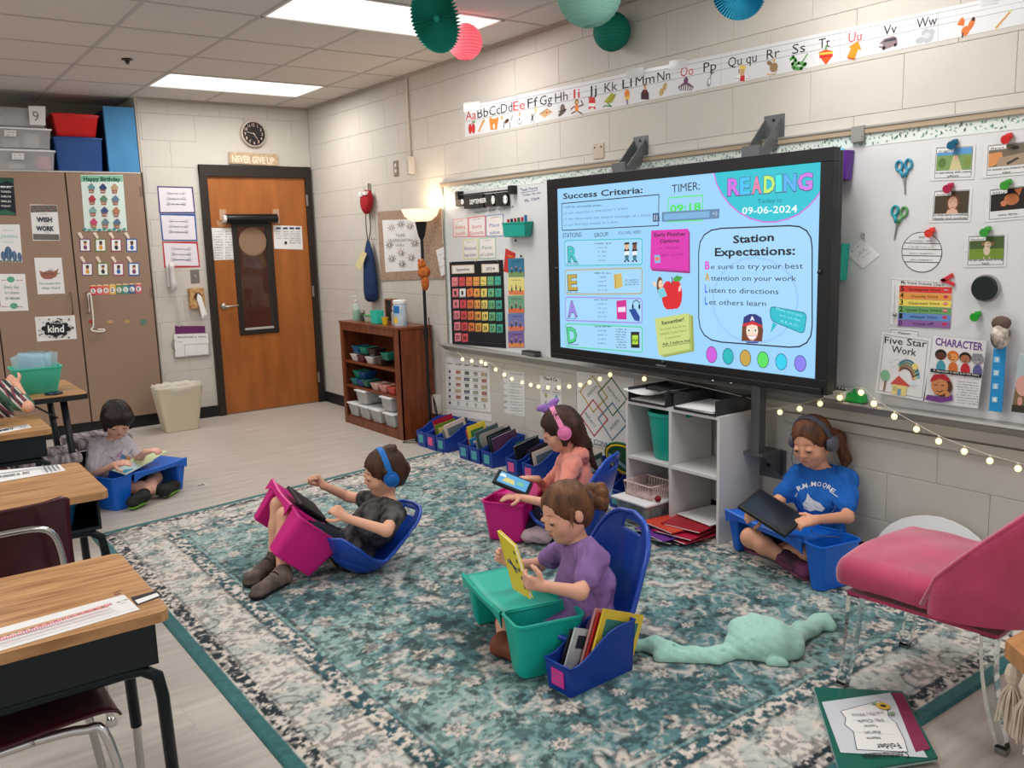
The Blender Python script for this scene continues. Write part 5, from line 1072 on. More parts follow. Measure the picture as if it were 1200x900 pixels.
def scissors(pv, ang, c1, c2, lab, sc_=1.0):
 P0 = on(pv[0], pv[1], 0, -.02); sc = empty('scissors', P0, label=lab, cat='scissors', group='scissors on the whiteboard')
 R_ = Matrix.Translation(P0) @ Matrix.Rotation(ang, 4, 'X') @ Matrix.Scale(sc_, 4)
 for sg, cc in ((1, c1), (-1, c2)):
  h = MB(); h.tube([(0, sg*(.020+.014*math.cos(t)), .045+.02*math.sin(t)) for t in [i*PI/8 for i in range(16)]], .0052, cc, 8, closed=True, M=R_).tube([(0, sg*.003, -.003), (0, sg*.010, .012), (0, sg*.018, .026)], [.008, .007, .006], cc, 8, M=R_)
  sub(h, 'handle', sc, True)
  sub(MB().prism([R_ @ V((sg*.001, sg*.001-.0045, 0)), R_ @ V((sg*.001, sg*.001+.0045, 0)), R_ @ V((sg*.001, sg*.002-.0005, -.075)), R_ @ V((sg*.001, -.0025, -.07))], (.0012, 0, 0), METAL), 'blade', sc)
 return sc
CT = mat('scissor_blue', (50, 140, 170), .3); CTd = mat('scissor_teal', (30, 150, 160), .3); CGr = mat('scissor_green', (90, 150, 90), .3)
scissors((1059.5, 206.5), -.08, CT, CT, 'blue handled scissors, upper of two on the whiteboard'); scissors((1051.5, 260.5), .16, CTd, CGr, 'green and teal scissors, lower of two on the whiteboard')
p = on(1012, 275, 0, -.02); tag(MB().tube([p+V((.004, 0, .0)), p+V((-.012, .002, .006)), p+V((-.014, .0, -.012)), p+V((-.004, -.006, -.016))], .004, METAL, 8, smooth=4).build('magnet_hook', smooth=True, origin=p), 'small metal hook on the whiteboard holding a tilted tag', 'hook')
paper('hanging_tag', ws(off=.002), [(1010, 281), (1030.5, 299.5), (1011.5, 315), (991.5, 297)], 'tilted white tag hanging from the metal hook', 'tag', th=.002, draw=lambda s: (s.scrib((998, 296), (1008, 288), 1.6), s.text('23', (1007, 298), (1014, 293), 3, GRY), s.scrib((1004, 302), (1018, 292.5), 1.2), s.scrib((1007, 305), (1021, 295.5), 1.2)))
b = MB(); p = on(984, 194, 0, -.04); b.tub((-.045, p.y), (.026, .05), (.030, .056), p.z-.065, p.z+.06, .004, mat('purple_plastic', (90, 40, 140), .4), r=.008); o = b.build('purple_cup', smooth='auto', origin=(-.045, p.y, p.z)); tag(o, 'purple magnetic cup at the right edge of the display', 'cup')
tag(MB().ball((-.045, p.y, p.z+.062), .025, co(110, 190, 210), 12, rz=.014).build('blue_cloth', smooth=True, origin=(-.045, p.y, p.z+.06)), 'pale blue cloth stuffed in the purple magnetic cup', 'cloth')
p = on(978, 310, 0, -.06); tag(MB().tub((-.045, p.y+.01), (.026, .05), (.030, .056), p.z-.07, p.z+.09, .004, TL, r=.008).build('teal_cup', smooth='auto', origin=(-.045, p.y, p.z)), 'teal magnetic cup half hidden behind the display edge', 'cup')
VC = [('5', 'Emergency Voice', (214, 66, 54)), ('4', 'Outside Voice', (226, 150, 70)), ('3', 'Classroom Voice', (232, 210, 96)), ('2', 'Quiet Class Voice', (104, 160, 96)), ('1', 'Whisper Voice', (96, 140, 196)), ('0', 'Voice off!', (140, 96, 160))]
def dv(s):
 s.ring([(1045, 327.5), (1117.5, 332), (1113.5, 383), (1042, 380.5)], .5, GRY); s.text('My Voice Volume Chart', (1056, 332.2), (1106, 335.6), 3.3, INK, .01)
 for i, (n, t, c) in enumerate(VC):
  y = 334.3+i*8.0; dx = -i*.35
  s.poly([(1054.5+dx, y), (1116+dx, y+2.4+i*.1), (1115.6+dx, y+10+i*.1), (1054+dx, y+7.7)], co(*c)); s.text(n, (1055.5+dx, y+6.6), (1059.5+dx, y+6.7), 6, INK, .02)
  L_ = len(t)*1.22; s.text(t, (1084-L_+dx, y+6.2), (1084+L_+dx, y+7.0), 3, INK, .01)
  s.ell(1109+dx, y+5.6, 3, 1.9, co(214, 60, 90), n=10); s.line([(1106.8+dx, y+5.3), (1111+dx, y+5.6)], .7, WHT if i in (0, 2, 3) else co(150, 20, 60))
 s.line([(1049.5, 334), (1048, 379)], .4, GRY)
paper('voice_chart', ws(), [(1044, 326), (1118.5, 330.5), (1114.5, 384.5), (1040.5, 382)], 'rainbow striped voice volume chart on the whiteboard', 'chart', draw=dv)
ck = MB(); s2 = ws(off=.004)
for pts in (((1103, 328), (1117, 320), (1119, 324), (1105, 331.5)), ((1103, 328), (1119, 335.5), (1119.5, 331.5), (1106, 326))): ck.prism([s2.W(s2.P(*p)) for p in pts], s2.n*.006, co(196, 44, 60))
tag(ck.build('arrow_pointer'), 'red arrow shaped clothes pin on the corner of the voice chart', 'pointer')
p = on(1048.5, 368.5, 0, -.02); tag(MB().ball(p, .009, METAL, 8).build('pin_magnet', smooth=True, origin=p), 'small silver ball magnet at the left of the voice chart', 'magnet')
b = MB(); p = on(1156.5, 337.5, 0, -.0145); b.cyl((-.0145, p.y, p.z), (-.045, p.y, p.z), .050, .046, mat('black_gloss', (14, 26, 26), .2), 32).cyl((-.0145, p.y, p.z), (-.03, p.y, p.z), .053, .053, co(150, 150, 150), 32); tag(b.build('black_disc', smooth='auto', origin=p), 'thick round black magnetic disc on the whiteboard', 'disc')
paper('please_card', ws(), [(1042.5, 384.5), (1077, 387), (1077, 398), (1042, 396)], 'framed name strip peeking out above the five star poster', 'sign', draw=lambda s: (s.ring([(1044, 386), (1076, 388.5), (1076, 397), (1043, 395)], .5, INK), s.text('Please', (1053, 391.5), (1067, 392.4), 3, INK)))
def five(s):
 s.ring([(1037, 392), (1088, 400), (1081, 466.5), (1029.5, 457.5)], .8, GRY); s.text('Five Star', (1037, 402), (1086.5, 407), 8, co(50, 50, 56), .01); s.text('Work', (1045, 412.5), (1074, 417), 8, co(50, 50, 56), .01)
 for y, c in ((0, (110, 170, 190)), (2.4, (150, 190, 170)), (4.8, (214, 190, 130)), (7.2, (206, 140, 120))): s.line([(1063+14.5*math.cos(a)*(1-y*.045)-(y*.3), 444-22*math.sin(a)*(1-y*.05)+y*.15) for a in [PI*(.02+.9*i/14) for i in range(15)]][:12], 2.4, co(*c))
 s.ell(1073, 429.5, 3.6, 3.6, co(232, 206, 120), n=14); s.ell(1038, 440, 6, 6.8, co(130, 180, 140), n=14); s.line([(1038, 446), (1036, 458)], 1.3, co(150, 90, 80)); s.line([(1039.5, 446), (1037.5, 458)], .5, co(110, 60, 50))
 s.poly([(1047, 450), (1064, 452), (1062, 464), (1045, 461)], co(222, 206, 130)); s.poly([(1044, 449.5), (1054, 440), (1068, 453)], co(196, 80, 70)); s.poly([(1053, 455), (1057, 455.6), (1056, 463), (1052, 462.4)], co(110, 150, 190)); s.ring([(1048.5, 453.5), (1051, 453.8), (1050.7, 457), (1048, 456.7)], .5, co(80, 120, 150)); s.ell(1071, 450, 4, 1.6, co(200, 222, 226), n=10)
 for x, y in ((1045, 424), (1052, 421), (1048, 429)): s.line([(x-2.6, y), (x, y+1), (x+2.6, y-.4)], .35, GRY)
box = paper('five_star_poster', wall_sheet(-.045, step=.0002), [(1034.5, 389), (1092.5, 397), (1083.5, 470), (1026, 459.5)], 'white Five Star Work poster with a crayon rainbow and house', 'poster', draw=five, th=.003)
def chp(s):
 s.text('CHARACTER', (1096.5, 404), (1152, 411), 8.6, co(110, 70, 140), .03)
 for i, (x, sk, cl_) in enumerate(((1103, (96, 58, 40), (70, 150, 170)), (1117.5, (206, 110, 50), (206, 110, 50)), (1132, (170, 110, 74), (190, 40, 50)), (1146.5, (140, 140, 146), (90, 90, 140)))):
  y = 416+i*1.6
  s.ell(x, y+14, 5.6, 8, co(*cl_), n=12); s.ell(x, y-.5, 7, 6.4, co(34, 26, 24) if i in (0, 2) else co(*sk), n=14); s.ell(x, y+1.2, 5.6, 4.8, co(*sk) if i != 1 else co(226, 150, 80), n=14); s.ell(x-2, y+.6, .6, .8, INK, n=6); s.ell(x+2, y+.8, .6, .8, INK, n=6); s.line([(x-1.4, y+3.6), (x+1.4, y+3.7)], .6, INK)
  if i == 1: [s.line([(x-5, y-2+k*2), (x-2.6, y-1.4+k*2)], .8, INK) for k in range(3)]
  if i == 3: s.ell(x-4, y-5.4, 1.6, 1.8, co(140, 140, 146), n=8); s.ell(x+4, y-5, 1.6, 1.8, co(140, 140, 146), n=8); s.ell(x, y+3, 3.6, 2, co(160, 160, 166), n=10)
 s.poly([(1092, 431.5), (1152, 438.5), (1151.5, 442.5), (1091.5, 435.5)], INK); s.text('A character is who is in the story', (1095, 434.6), (1149, 440.4), 2.4, WHT, .005)
 s.ell(1105, 452, 12.4, 12.4, co(84, 46, 34), n=16, a0=0); s.ell(1102.5, 452, 10, 10.6, co(196, 130, 84), n=16); s.poly([(1092, 444), (1096, 438.5), (1108, 438), (1115, 444), (1114, 447), (1103, 443.5), (1092, 447.5)], co(170, 40, 50)); s.line([(1096.5, 451), (1100, 450.6)], .8, INK); s.line([(1104.5, 451), (1108, 451.4)], .8, INK); s.line([(1099, 457.5), (1103, 459), (1107, 457)], .8, INK); s.ell(1112, 462, 3, 4, co(196, 130, 84), n=10)
 s.poly([(1085.5, 468), (1088, 462), (1098, 463.5), (1111, 465), (1118, 462), (1118, 469), (1104, 471.5)], co(110, 60, 130))
 for i in range(9): s.scrib((1123, 447+i*3.1), (1148, 449.6+i*3.1), 1.5, co(70, 70, 76))
paper('character_poster', wall_sheet(-.045, step=.0002), [(1094.5, 394), (1157, 399.5), (1146, 478.5), (1082, 470.5)], 'white CHARACTER poster with four cartoon heads on the tray', 'poster', draw=chp, th=.003)
def rul(s):
 for i in range(5): y = 402+i*15.6; s.poly([(1167-i*.8, y), (1173.5-i*.8, y+.5), (1173-i*.8, y+7), (1166.5-i*.8, y+6.5)], co(150, 200, 226)); s.text(str(5-i), (1168.4-i*.8, y+5.4), (1171.6-i*.8, y+5.6), 4, WHT, .02)
RB = mat('ruler_blue', (30, 140, 200), .35, coat=.3)
paper('blue_paddle', wall_sheet(-.045, step=.0002), [(1166, 400), (1180, 401), (1174.5, 483), (1159.5, 481)], 'tall bright blue pointer strip standing in the marker tray', 'pointer', m=RB, draw=rul, th=.006)
p = on(1172.5, 394, 0, -.06)
cw = MB().ball(p, .052, mat('cow_print', (226, 216, 200), .9, rgb2=(60, 44, 36), nscale=26), 14, ry=.03, rz=.05).ball(p+V((0, 0, .05)), .028, mat('cow_brown', (96, 80, 70), .9), 12, ry=.036)
tag(cw.build('plush_cow', smooth=True, origin=p), 'small brown and white plush cow on top of the blue strip', 'plush toy')
def pig(s):
 s.poly([(1195, 416), (1225, 416), (1220, 446), (1192, 446)], co(170, 190, 196)); s.poly([(1192, 446), (1220, 446), (1214, 484), (1186, 482)], co(120, 100, 70)); s.ell(1200, 452, 9, 13, co(214, 160, 150), n=14); s.ell(1196, 470, 3, 6, co(206, 150, 140), n=10)
 s.poly([(1187, 474), (1215, 476), (1214, 485), (1186, 482)], co(60, 54, 46))
paper('picture_book', wall_sheet(-.05, step=.0002), [(1195, 414), (1226, 416), (1216, 487), (1186, 483)], 'picture book with a pink pig standing at the far right of tray', 'book', draw=pig, th=.006, m=co(190, 200, 200))
p = on(982, 452, 0, -.05)
tag(MB().tub((-.05, p.y), (.03, .055), (.036, .062), .752, .80, .004, mat('white_plastic', (214, 214, 214), .4), r=.01).build('white_tray', smooth='auto', origin=(-.05, p.y, .752)), 'small white tub on the marker tray right of the display', 'tub')
for i in range(5): q = V((-.05, p.y-.04+i*.018, .80)); tag(MB().ball(q, .011, METAL, 8).build('binder_clip', smooth=True, origin=q), ('silver clip farthest right in the small white tub', 'silver clip second from right in the small white tub', 'silver clip in the middle of the small white tub', 'silver clip second from left in the small white tub', 'silver clip farthest left in the small white tub')[i], 'clip', 'silver clips in the white tub')
p = on(999, 451, 0, -.05)
tag(MB().taper((-.05, p.y-.01), (.028, .055), (.022, .045), .752, .79, mat('green_plastic', (20, 150, 60), .35), .006).cyl((-.05, p.y-.01, .79), (-.05, p.y-.01, .815), .006, .008, mat('green_plastic', (20, 150, 60), .35), 10).build('green_eraser', origin=(-.05, p.y, .752)), 'bright green knobbed lid on the marker tray', 'lid')
# string lights
BL = [(542, 421), (553, 423), (564, 424), (569, 426.5), (581, 433), (591, 439), (600, 444), (612, 448), (622, 451), (631, 453), (642, 454), (655, 454), (667, 453), (680, 451), (691, 448), (703, 444), (715, 439), (755, 444), (886, 474), (889, 485), (914, 483), (937, 479), (961, 473), (984, 466), (1009, 460), (1024, 473), (1048, 488), (1074, 503), (1100, 517), (1130, 529), (1160, 540), (1193, 549)]
sl = empty('string_lights', (-.1, -4.5, .7), label='string of small round warm bulbs draped along the marker tray', cat='string lights')
BU = bpy.data.materials.new('warm_bulb'); BU.use_nodes = True; bb = BU.node_tree.nodes['Principled BSDF']; bb.inputs['Base Color'].default_value = lin((255, 236, 190)); bb.inputs['Emission Color'].default_value = lin((255, 226, 165)); bb.inputs['Emission Strength'].default_value = 1.5
WIRE = mat('clear_wire', (206, 198, 184), .4)
pts = []; bulb_me = None
for i, (px, py) in enumerate(BL):
 xx = -.10 if i < 17 else (-.20 if i == 17 else -.105)
 p = on(px, py, 0, xx)
 if i == 0: pts.append(on(536, 412, 0, -.095))
 pts.append(p+V((0, 0, .022)))
 mb = MB(); mb.ball((0, 0, 0), .0125, BU, 12, rz=.0135).cyl((0, 0, .012), (0, 0, .024), .005, .004, WIRE, 8)
 if bulb_me is None:
  o = mb.build('bulb', smooth=True); bulb_me = o.data
 else: o = bpy.data.objects.new('bulb', bulb_me); C.objects.link(o)
 o.location = p; pin(o, sl); o.location = p
pts.append(on(1215, 553, 0, -.105)+V((0, 0, .02)))
sub(MB().tube(pts, .0017, WIRE, 5, smooth=4), 'wire', sl, True)
# brown bookcase in the corner
BW = mat('bookcase_wood', (122, 62, 32), .4, rgb2=(98, 46, 22), nscale=5, stretch=(6, 6, .8), coat=.15)
bk = empty('bookcase', (-.16, -1.58, 0), label='low brown wooden bookcase against the block wall by the door', cat='bookcase')
bx0, bx1, by0, by1, bh = -.315, -.02, -2.10, -1.09, .875
sub(MB().box((bx0, by1-.02, 0), (bx1, by1, bh-.02), BW, .002), 'side_panel', bk); sub(MB().box((bx0, by0, 0), (bx1, by0+.02, bh-.02), BW, .002), 'side_panel', bk)
sub(MB().box((bx0-.008, by0-.008, bh-.02), (bx1, by1+.008, bh), BW, .003), 'top', bk)
sub(MB().box((bx1-.008, by0+.02, 0), (bx1, by1-.02, bh-.02), BW), 'back_panel', bk)
for z in (.075, .335, .545): sub(MB().box((bx0+.012, by0+.02, z-.02), (bx1-.01, by1-.02, z), BW, .001), 'shelf', bk)
fr = MB().box((bx0-.002, by1-.045, 0), (bx0+.016, by1, bh-.02), BW).box((bx0-.002, by0, 0), (bx0+.016, by0+.075, bh-.02), BW).box((bx0-.002, by0+.07, bh-.075), (bx0+.016, by1-.04, bh-.02), BW).box((bx0-.002, by0+.07, 0), (bx0+.016, by1-.04, .07), BW)
sub(fr, 'face_frame', bk)
CLR = mat('clear_bin', (214, 216, 216), .15, trans=.0, alpha=.42); LIDW = mat('lid_white', (226, 226, 228), .45)
def lid_box(name, c, hx, hy, z, h, stuff, lab, grp, rz=0):
 o = empty(name, (c[0], c[1], z), rz=rz, label=lab, cat='box', group=grp)
 mb = MB(); mb.tub((0, 0), (hx*.86, hy*.86), (hx, hy), 0, h, .003, CLR, r=.015); sub0(mb, 'bin_body', o, 'auto')
 mb = MB(); mb.box((-hx-.008, -hy-.008, h), (hx+.008, hy+.008, h+.012), LIDW, .004); sub0(mb, 'lid', o, 'auto')
 mb = MB(); rnd = random.Random(int(c[1]*1000))
 for i in range(7): x, y = rnd.uniform(-hx*.5, hx*.5), rnd.uniform(-hy*.5, hy*.5); s_ = rnd.uniform(.2, .3)*min(hx, hy)*1.6; zz = .006+rnd.random()*max(.001, h-s_*1.3-.01); mb.box((x-s_*.7, y-s_*.7, zz), (x+s_*.7, y+s_*.7, zz+s_), col(*stuff[i % len(stuff)]), .002)
 sub0(mb, 'contents', o)['kind'] = 'stuff'
 return o
def sub0(mb, name, parent, smooth=False, label=None):
 o = mb.build(name, smooth=smooth); o.parent = parent
 if label: o['label'] = label
 return o
stf = [[(196, 180, 150), (210, 196, 170), (150, 130, 100)], [(190, 170, 130), (120, 150, 170), (200, 180, 90)], [(206, 196, 120), (60, 60, 60), (190, 170, 140)], [(50, 140, 80), (90, 150, 70), (180, 180, 160)], [(226, 90, 130), (150, 110, 90), (190, 160, 140)], [(200, 80, 60), (90, 110, 150), (210, 200, 170)]]
for i, (y, z) in enumerate(((-1.245, .075), (-1.445, .075), (-1.65, .075), (-1.88, .075), (-1.40, .2), (-1.84, .2))):
 lid_box('lidded_box', (bx0+.10, y, 0), .105, .082, z, .10, stf[i], ['clear box with white lid, leftmost on the bookcase bottom', 'clear box with white lid, second from left on the bottom shelf', 'clear box with white lid, third from left on the bottom shelf', 'clear box with green contents, rightmost on bookcase bottom', 'clear box with pink contents stacked at left in the bookcase', 'clear box with red contents stacked at right in the bookcase'][i], 'lidded boxes in the bookcase')
cad = [(-1.26, .335, (20, 110, 110), 0), (-1.36, .335, (24, 60, 120), 0), (-1.27, .40, (20, 130, 100), 1), (-1.37, .40, (30, 70, 130), 1), (-1.46, .345, (30, 90, 80), 0), (-1.62, .335, (200, 160, 150), 0), (-1.76, .335, (200, 140, 130), 0), (-1.90, .335, (190, 70, 50), 0),
       (-1.28, .545, (206, 200, 196), 0), (-1.40, .545, (90, 40, 50), 0), (-1.27, .61, (26, 90, 130), 1), (-1.41, .61, (30, 130, 110), 1), (-1.55, .545, (200, 196, 190), 0), (-1.70, .545, (70, 50, 44), 0), (-1.82, .60, (30, 120, 100), 0), (-1.56, .61, (60, 40, 36), 1)]
nms = ['teal', 'navy', 'green', 'dark blue', 'dark green', 'pale pink', 'rose', 'red', 'white', 'maroon', 'steel blue', 'sea green', 'off-white', 'brown', 'deep teal', 'dark brown']
for i, (y, z, c, up_) in enumerate(cad):
 o = MB().tub((0, 0), (.05, .045), (.062, .056), 0, .058, .003, mat('caddy_%d_%d_%d' % c, c, .4), rim=.004, r=.014).build('small_basket', smooth='auto', loc=(bx0+.075+(.02 if up_ else 0), y, z)); tag(o, 'small %s basket on the %s shelf of the bookcase' % (nms[i], 'middle' if i < 8 else 'upper'), 'basket', 'small baskets in the bookcase')
 it = MB(); it.taper((0, 0), (.035, .03), (.045, .040), .01, .052, col(*[min(255, v+40) for v in c]), .004); p_ = it.build('contents'); p_.parent = o
def lathe_thing(name, loc, parts_, lab, cat, grp=None):
 o = empty(name, loc, label=lab, cat=cat, group=grp)
 for nm_, prof, m_ in parts_: sub0(MB().lathe(prof, m_, n=24), nm_, o, 'auto')
 return o
def bt(px, py): return fl(px, py, bh)
so = lathe_thing('soap_bottle', (-.20, -1.19, bh), [('bottle', [(.0, .0), (.032, 0), (.034, .01), (.034, .12), (.026, .14), (.012, .148), (.012, .155)], mat('clear_plastic', (220, 235, 228), .08, trans=.3, alpha=.5)), ('liquid', [(0, .003), (.030, .003), (.031, .01), (.031, .085), (0, .085)], mat('green_soap', (30, 170, 120), .2)), ('pump', [(.014, .155), (.016, .17), (.006, .175), (.005, .195), (.014, .197), (.014, .204), (0, .206)], mat('pump_white', (222, 222, 224), .4))], 'green hand soap pump bottle at the left on the bookcase', 'bottle')
sub0(MB().box((-.06, -.006, .192), (.005, .006, .202), mat('pump_white', (222, 222, 224), .4), .002), 'spout', so)
tag(MB().cyl((-.2, -1.30, bh+.002), (-.2, -1.30, bh+.055), .022, .022, mat('dark_glass', (60, 62, 56), .2), 16).ball((-.2, -1.30, bh+.07), .022, mat('silver_knob', (140, 138, 130), .3, metal=.6), 12).build('small_ornament', smooth='auto', origin=(-.2, -1.3, bh)), 'small silver and black round ornament beside the soap', 'ornament')
o = MB().tub((0, 0), (.045, .07), (.05, .078), 0, .05, .002, mat('pale_plastic', (206, 216, 200), .2, alpha=.6), r=.012).box((-.054, -.082, .05), (.054, .082, .058), mat('green_lid', (60, 160, 90), .4), .003).build('food_box', smooth='auto', loc=(-.18, -1.44, bh)); tag(o, 'shallow clear box with a green lid on the bookcase', 'box')
o = MB().tub((0, 0), (.035, .045), (.04, .052), 0, .105, .003, mat('turquoise_cup', (50, 190, 170), .4), rim=.003, r=.012).build('teal_cup', smooth='auto', loc=(-.24, -1.63, bh)); tag(o, 'square turquoise cup in front of the wooden block sign', 'cup')
o = empty('block_sign', (-.10, -1.62, bh), label='upright wooden box sign with a black lettered face on bookcase', cat='sign')
fw = MB(); WDB = mat('sign_brown', (130, 86, 60), .6)
for a, b in (((-.03, -.06, 0), (.03, -.05, .19)), ((-.03, .05, 0), (.03, .06, .19)), ((-.03, -.05, .18), (.03, .05, .19)), ((-.03, -.05, 0), (.03, .05, .01))): fw.box(a, b, WDB)
sub0(fw, 'frame', o); f_ = sub0(MB().box((-.02, -.05, .01), (.02, .05, .18), mat('sign_black', (44, 36, 34), .6)), 'face', o)
s = wall_sheet(-.122, off=.0006); s.text('Joy', (465, 349.5), (474, 349.5), 6, co(200, 190, 180), .01); s.scrib((464, 355), (475, 355), 2.4, co(200, 190, 180)); pin(s.mb.build('lettering', fix=False), f_)
o = MB().lathe([(0, 0), (.018, 0), (.026, .05), (.029, .052), (.029, .056), (.022, .056), (.016, .006), (0, .006)], mat('yellow_cup', (214, 176, 40), .4), n=20).build('yellow_cup', smooth='auto', loc=(-.24, -1.76, bh)); tag(o, 'small yellow cup on the bookcase', 'cup')
lathe_thing('spray_bottle', (-.2, -1.84, bh), [('bottle', [(0, 0), (.022, 0), (.022, .09), (.01, .105), (.01, .115)], mat('clear_plastic2', (210, 214, 214), .15, alpha=.5)), ('cap', [(.012, .115), (.012, .145), (0, .147)], mat('cap_white', (214, 214, 214), .4))], 'small clear spray bottle next to the yellow cup', 'bottle')
w_ = lathe_thing('wipes_tub', (-.21, -1.955, bh), [('tub', [(0, 0), (.048, 0), (.05, .006), (.05, .165), (.046, .17)], mat('wipes_white', (206, 212, 220), .4, rgb2=(150, 190, 214), nscale=18)), ('lid', [(.052, .17), (.053, .175), (.053, .195), (.046, .20), (0, .20)], mat('lid_white', (226, 226, 228), .4))], 'white and blue wipes tub at the right of the bookcase top', 'tub')
wl = MB(); 
for a0, a1, z0_, z1_, cc in ((150, 235, .10, .155, (40, 110, 180)), (165, 215, .02, .07, (226, 190, 70))):
 vs = []; 
 for i in range(9): a = math.radians(a0+(a1-a0)*i/8); vs += [(.0505*math.cos(a), .0505*math.sin(a), z0_), (.0505*math.cos(a), .0505*math.sin(a), z1_)]
 wl.add(vs, [(2*i, 2*i+2, 2*i+3, 2*i+1) for i in range(8)], co(*cc))
sub0(wl, 'label', w_)
fl_ = empty('floor_lamp', (-.14, -2.215, 0), label='black torchiere floor lamp with a glowing bowl shade by bookcase', cat='lamp')
LX, LY = -.14, -2.215; LM = mat('lamp_black', (20, 20, 22), .4)
sub(MB().lathe([(0, 0), (.12, 0), (.125, .008), (.12, .018), (.03, .03), (.014, .04)], LM, (LX, LY, 0), 32), 'base', fl_, 'auto')
sub(MB().cyl((LX, LY, .03), (LX, LY, 1.56), .012, .012, LM, 14).cyl((LX, LY, .78), (LX, LY, .86), .018, .018, LM, 14).cyl((LX, LY, 1.22), (LX, LY, 1.25), .018, .018, LM, 14), 'pole', fl_, 'auto')
sub(MB().lathe([(.014, 1.53), (.026, 1.56), (.045, 1.66), (.04, 1.668), (0, 1.668)], LM, (LX, LY, 0), 24), 'socket', fl_, 'auto')
SHD = bpy.data.materials.new('lamp_glass'); SHD.use_nodes = True; b_ = SHD.node_tree.nodes['Principled BSDF']; b_.inputs['Base Color'].default_value = lin((250, 240, 222)); b_.inputs['Emission Color'].default_value = lin((255, 226, 190)); b_.inputs['Emission Strength'].default_value = .95; b_.inputs['Roughness'].default_value = .4
sub(MB().lathe([(.03, 1.655), (.08, 1.668), (.12, 1.70), (.14, 1.745), (.145, 1.75), (.135, 1.748), (.115, 1.705), (.075, 1.675), (0, 1.665)], SHD, (LX, LY, 0), 36), 'lamp_shade', fl_, 'auto')
Lp = bpy.data.lights.new('floor_lamp_light', 'POINT'); Lp.energy = 2.6; Lp.color = (1, .78, .55); Lp.shadow_soft_size = .05; Lo = bpy.data.objects.new('floor_lamp_light', Lp); C.objects.link(Lo); Lo.location = (LX-.02, LY, 1.80)
sub(MB().tube([(LX+.02, LY-.015, .95), (LX+.03, LY-.03, .6), (LX-.005, LY-.01, .45), (LX+.04, LY-.04, .25), (LX+.02, LY-.06, .02), (LX-.1, LY+.02, .012), (LX-.22, LY+.05, .008), (LX-.14, LY-.05, .008)], .0035, LM, 6, smooth=6), 'power_cord', fl_, True)
FX = mat('fox_orange', (196, 112, 50), .95, rgb2=(150, 74, 30), nscale=30); Q = on(497, 322, 0, LX-.03)
fx = MB().ball(Q+V((0, 0, .02)), .048, FX, 14, rz=.05).ball(Q+V((-.015, .0, .075)), .032, FX, 12).ball(Q+V((.0, -.01, -.06)), .03, FX, 12, rz=.06).ball(Q+V((-.03, .018, .06)), .016, mat('fox_cream', (226, 196, 160), .95), 10).ball(Q+V((-.02, .03, .1)), .012, FX, 8, rz=.02).ball(Q+V((-.02, -.02, .1)), .012, FX, 8, rz=.02)
tag(fx.build('plush_fox', smooth=True, origin=Q), 'small orange plush fox clinging to the floor lamp pole', 'plush toy')
tag(MB().box((-.05, -2.17, .18), (0, -2.10, .33), mat('power_box', (206, 200, 190), .5), .006).tube([(-.055, -2.14, .3), (-.07, -2.2, .2), (-.05, -2.26, .12), (-.09, -2.3, .05)], .006, LM, 6, smooth=5).build('power_adapter', smooth='auto', origin=(-.03, -2.13, .25)), 'cream power box with black plugs at the lamp foot', 'power strip')
yb0, zb0 = P0.y, P0.z
mit = MB(); mit.ball((-.045, yb0+.005, zb0-.105), .04, BAGM, 14, ry=.085, rz=.10).ball((-.045, yb0-.06, zb0-.08), .03, BAGM, 12, ry=.03, rz=.07)
o = mit.build('red_pouch', smooth=True, origin=(-.045, yb0, zb0-.1)); tag(o, 'red cloth pouch with white trim hanging from the wall hook', 'pouch')
cu_ = MB().box((-.09, yb0+.0, zb0-.06), (-.02, yb0+.06, zb0-.02), co(222, 220, 216), .008, M=None).box((-.085, yb0-.07, zb0-.05), (-.02, yb0-.01, zb0-.02), co(222, 220, 216), .008); p_ = cu_.build('white_trim'); pin(p_, o)
blu = mat('navy_cloth', (24, 48, 88), .85, noise=.12, nscale=14); db = empty('drawstring_bag', (-.04, -1.05, 1.2), label='navy drawstring bag hanging below the red pouch on the wall', cat='bag')
prof = [(.012, 1.545), (.03, 1.52), (.055, 1.46), (.085, 1.36), (.105, 1.2), (.108, 1.10), (.095, 1.04), (.05, 1.02), (0, 1.02)]
gy = on(434, 320, 0, -.04).y
sub(MB().lathe(prof, blu, (-.045, gy, 0), 24, sx=.38), 'bag_body', db, True)
sub(MB().tube([(-.045, gy, 1.53), (-.04, gy+.03, 1.66), (-.04, yb0+.02, zb0-.03)], .004, LM, 6, smooth=4).tube([(-.045, gy-.01, 1.53), (-.04, gy-.05, 1.66), (-.04, yb0-.01, zb0-.02)], .004, LM, 6, smooth=4), 'cord', db, True)
s = wall_sheet(-.095); sub(MB().prism([s.W(s.P(*p), 0) for p in ((424, 294), (430, 297), (423, 317), (416.5, 312))], s.n*.003, co(212, 200, 150)), 'paper_tag', db)
# white cubby unit and its contents
CW = mat('cubby_white', (206, 204, 204), .5, spec=.3)
cu = empty('cubby_shelf', (-.17, -4.905, 0), label='white four-cube cubby shelf standing under the display', cat='shelf')
cx0, cx1, cy0, cy1, chh = -.335, -.03, -5.225, -4.585, .645
for y in (cy1-.016, (cy0+cy1)/2-.008, cy0): sub(MB().box((cx0, y, 0), (cx1, y+.016, chh-.016), CW, .001), 'upright', cu)
for y, a in ((0, 0),): pass
sub(MB().box((cx0, cy0, chh-.016), (cx1, cy1, chh), CW, .001), 'top', cu)
for ya0, ya1 in ((cy0+.016, (cy0+cy1)/2-.008), ((cy0+cy1)/2+.008, cy1-.016)):
 sub(MB().box((cx0, ya0, .333), (cx1, ya1, .349), CW, .001), 'shelf', cu); sub(MB().box((cx0+.02, ya0, .0), (cx1, ya1, .016), CW, .001), 'shelf', cu)
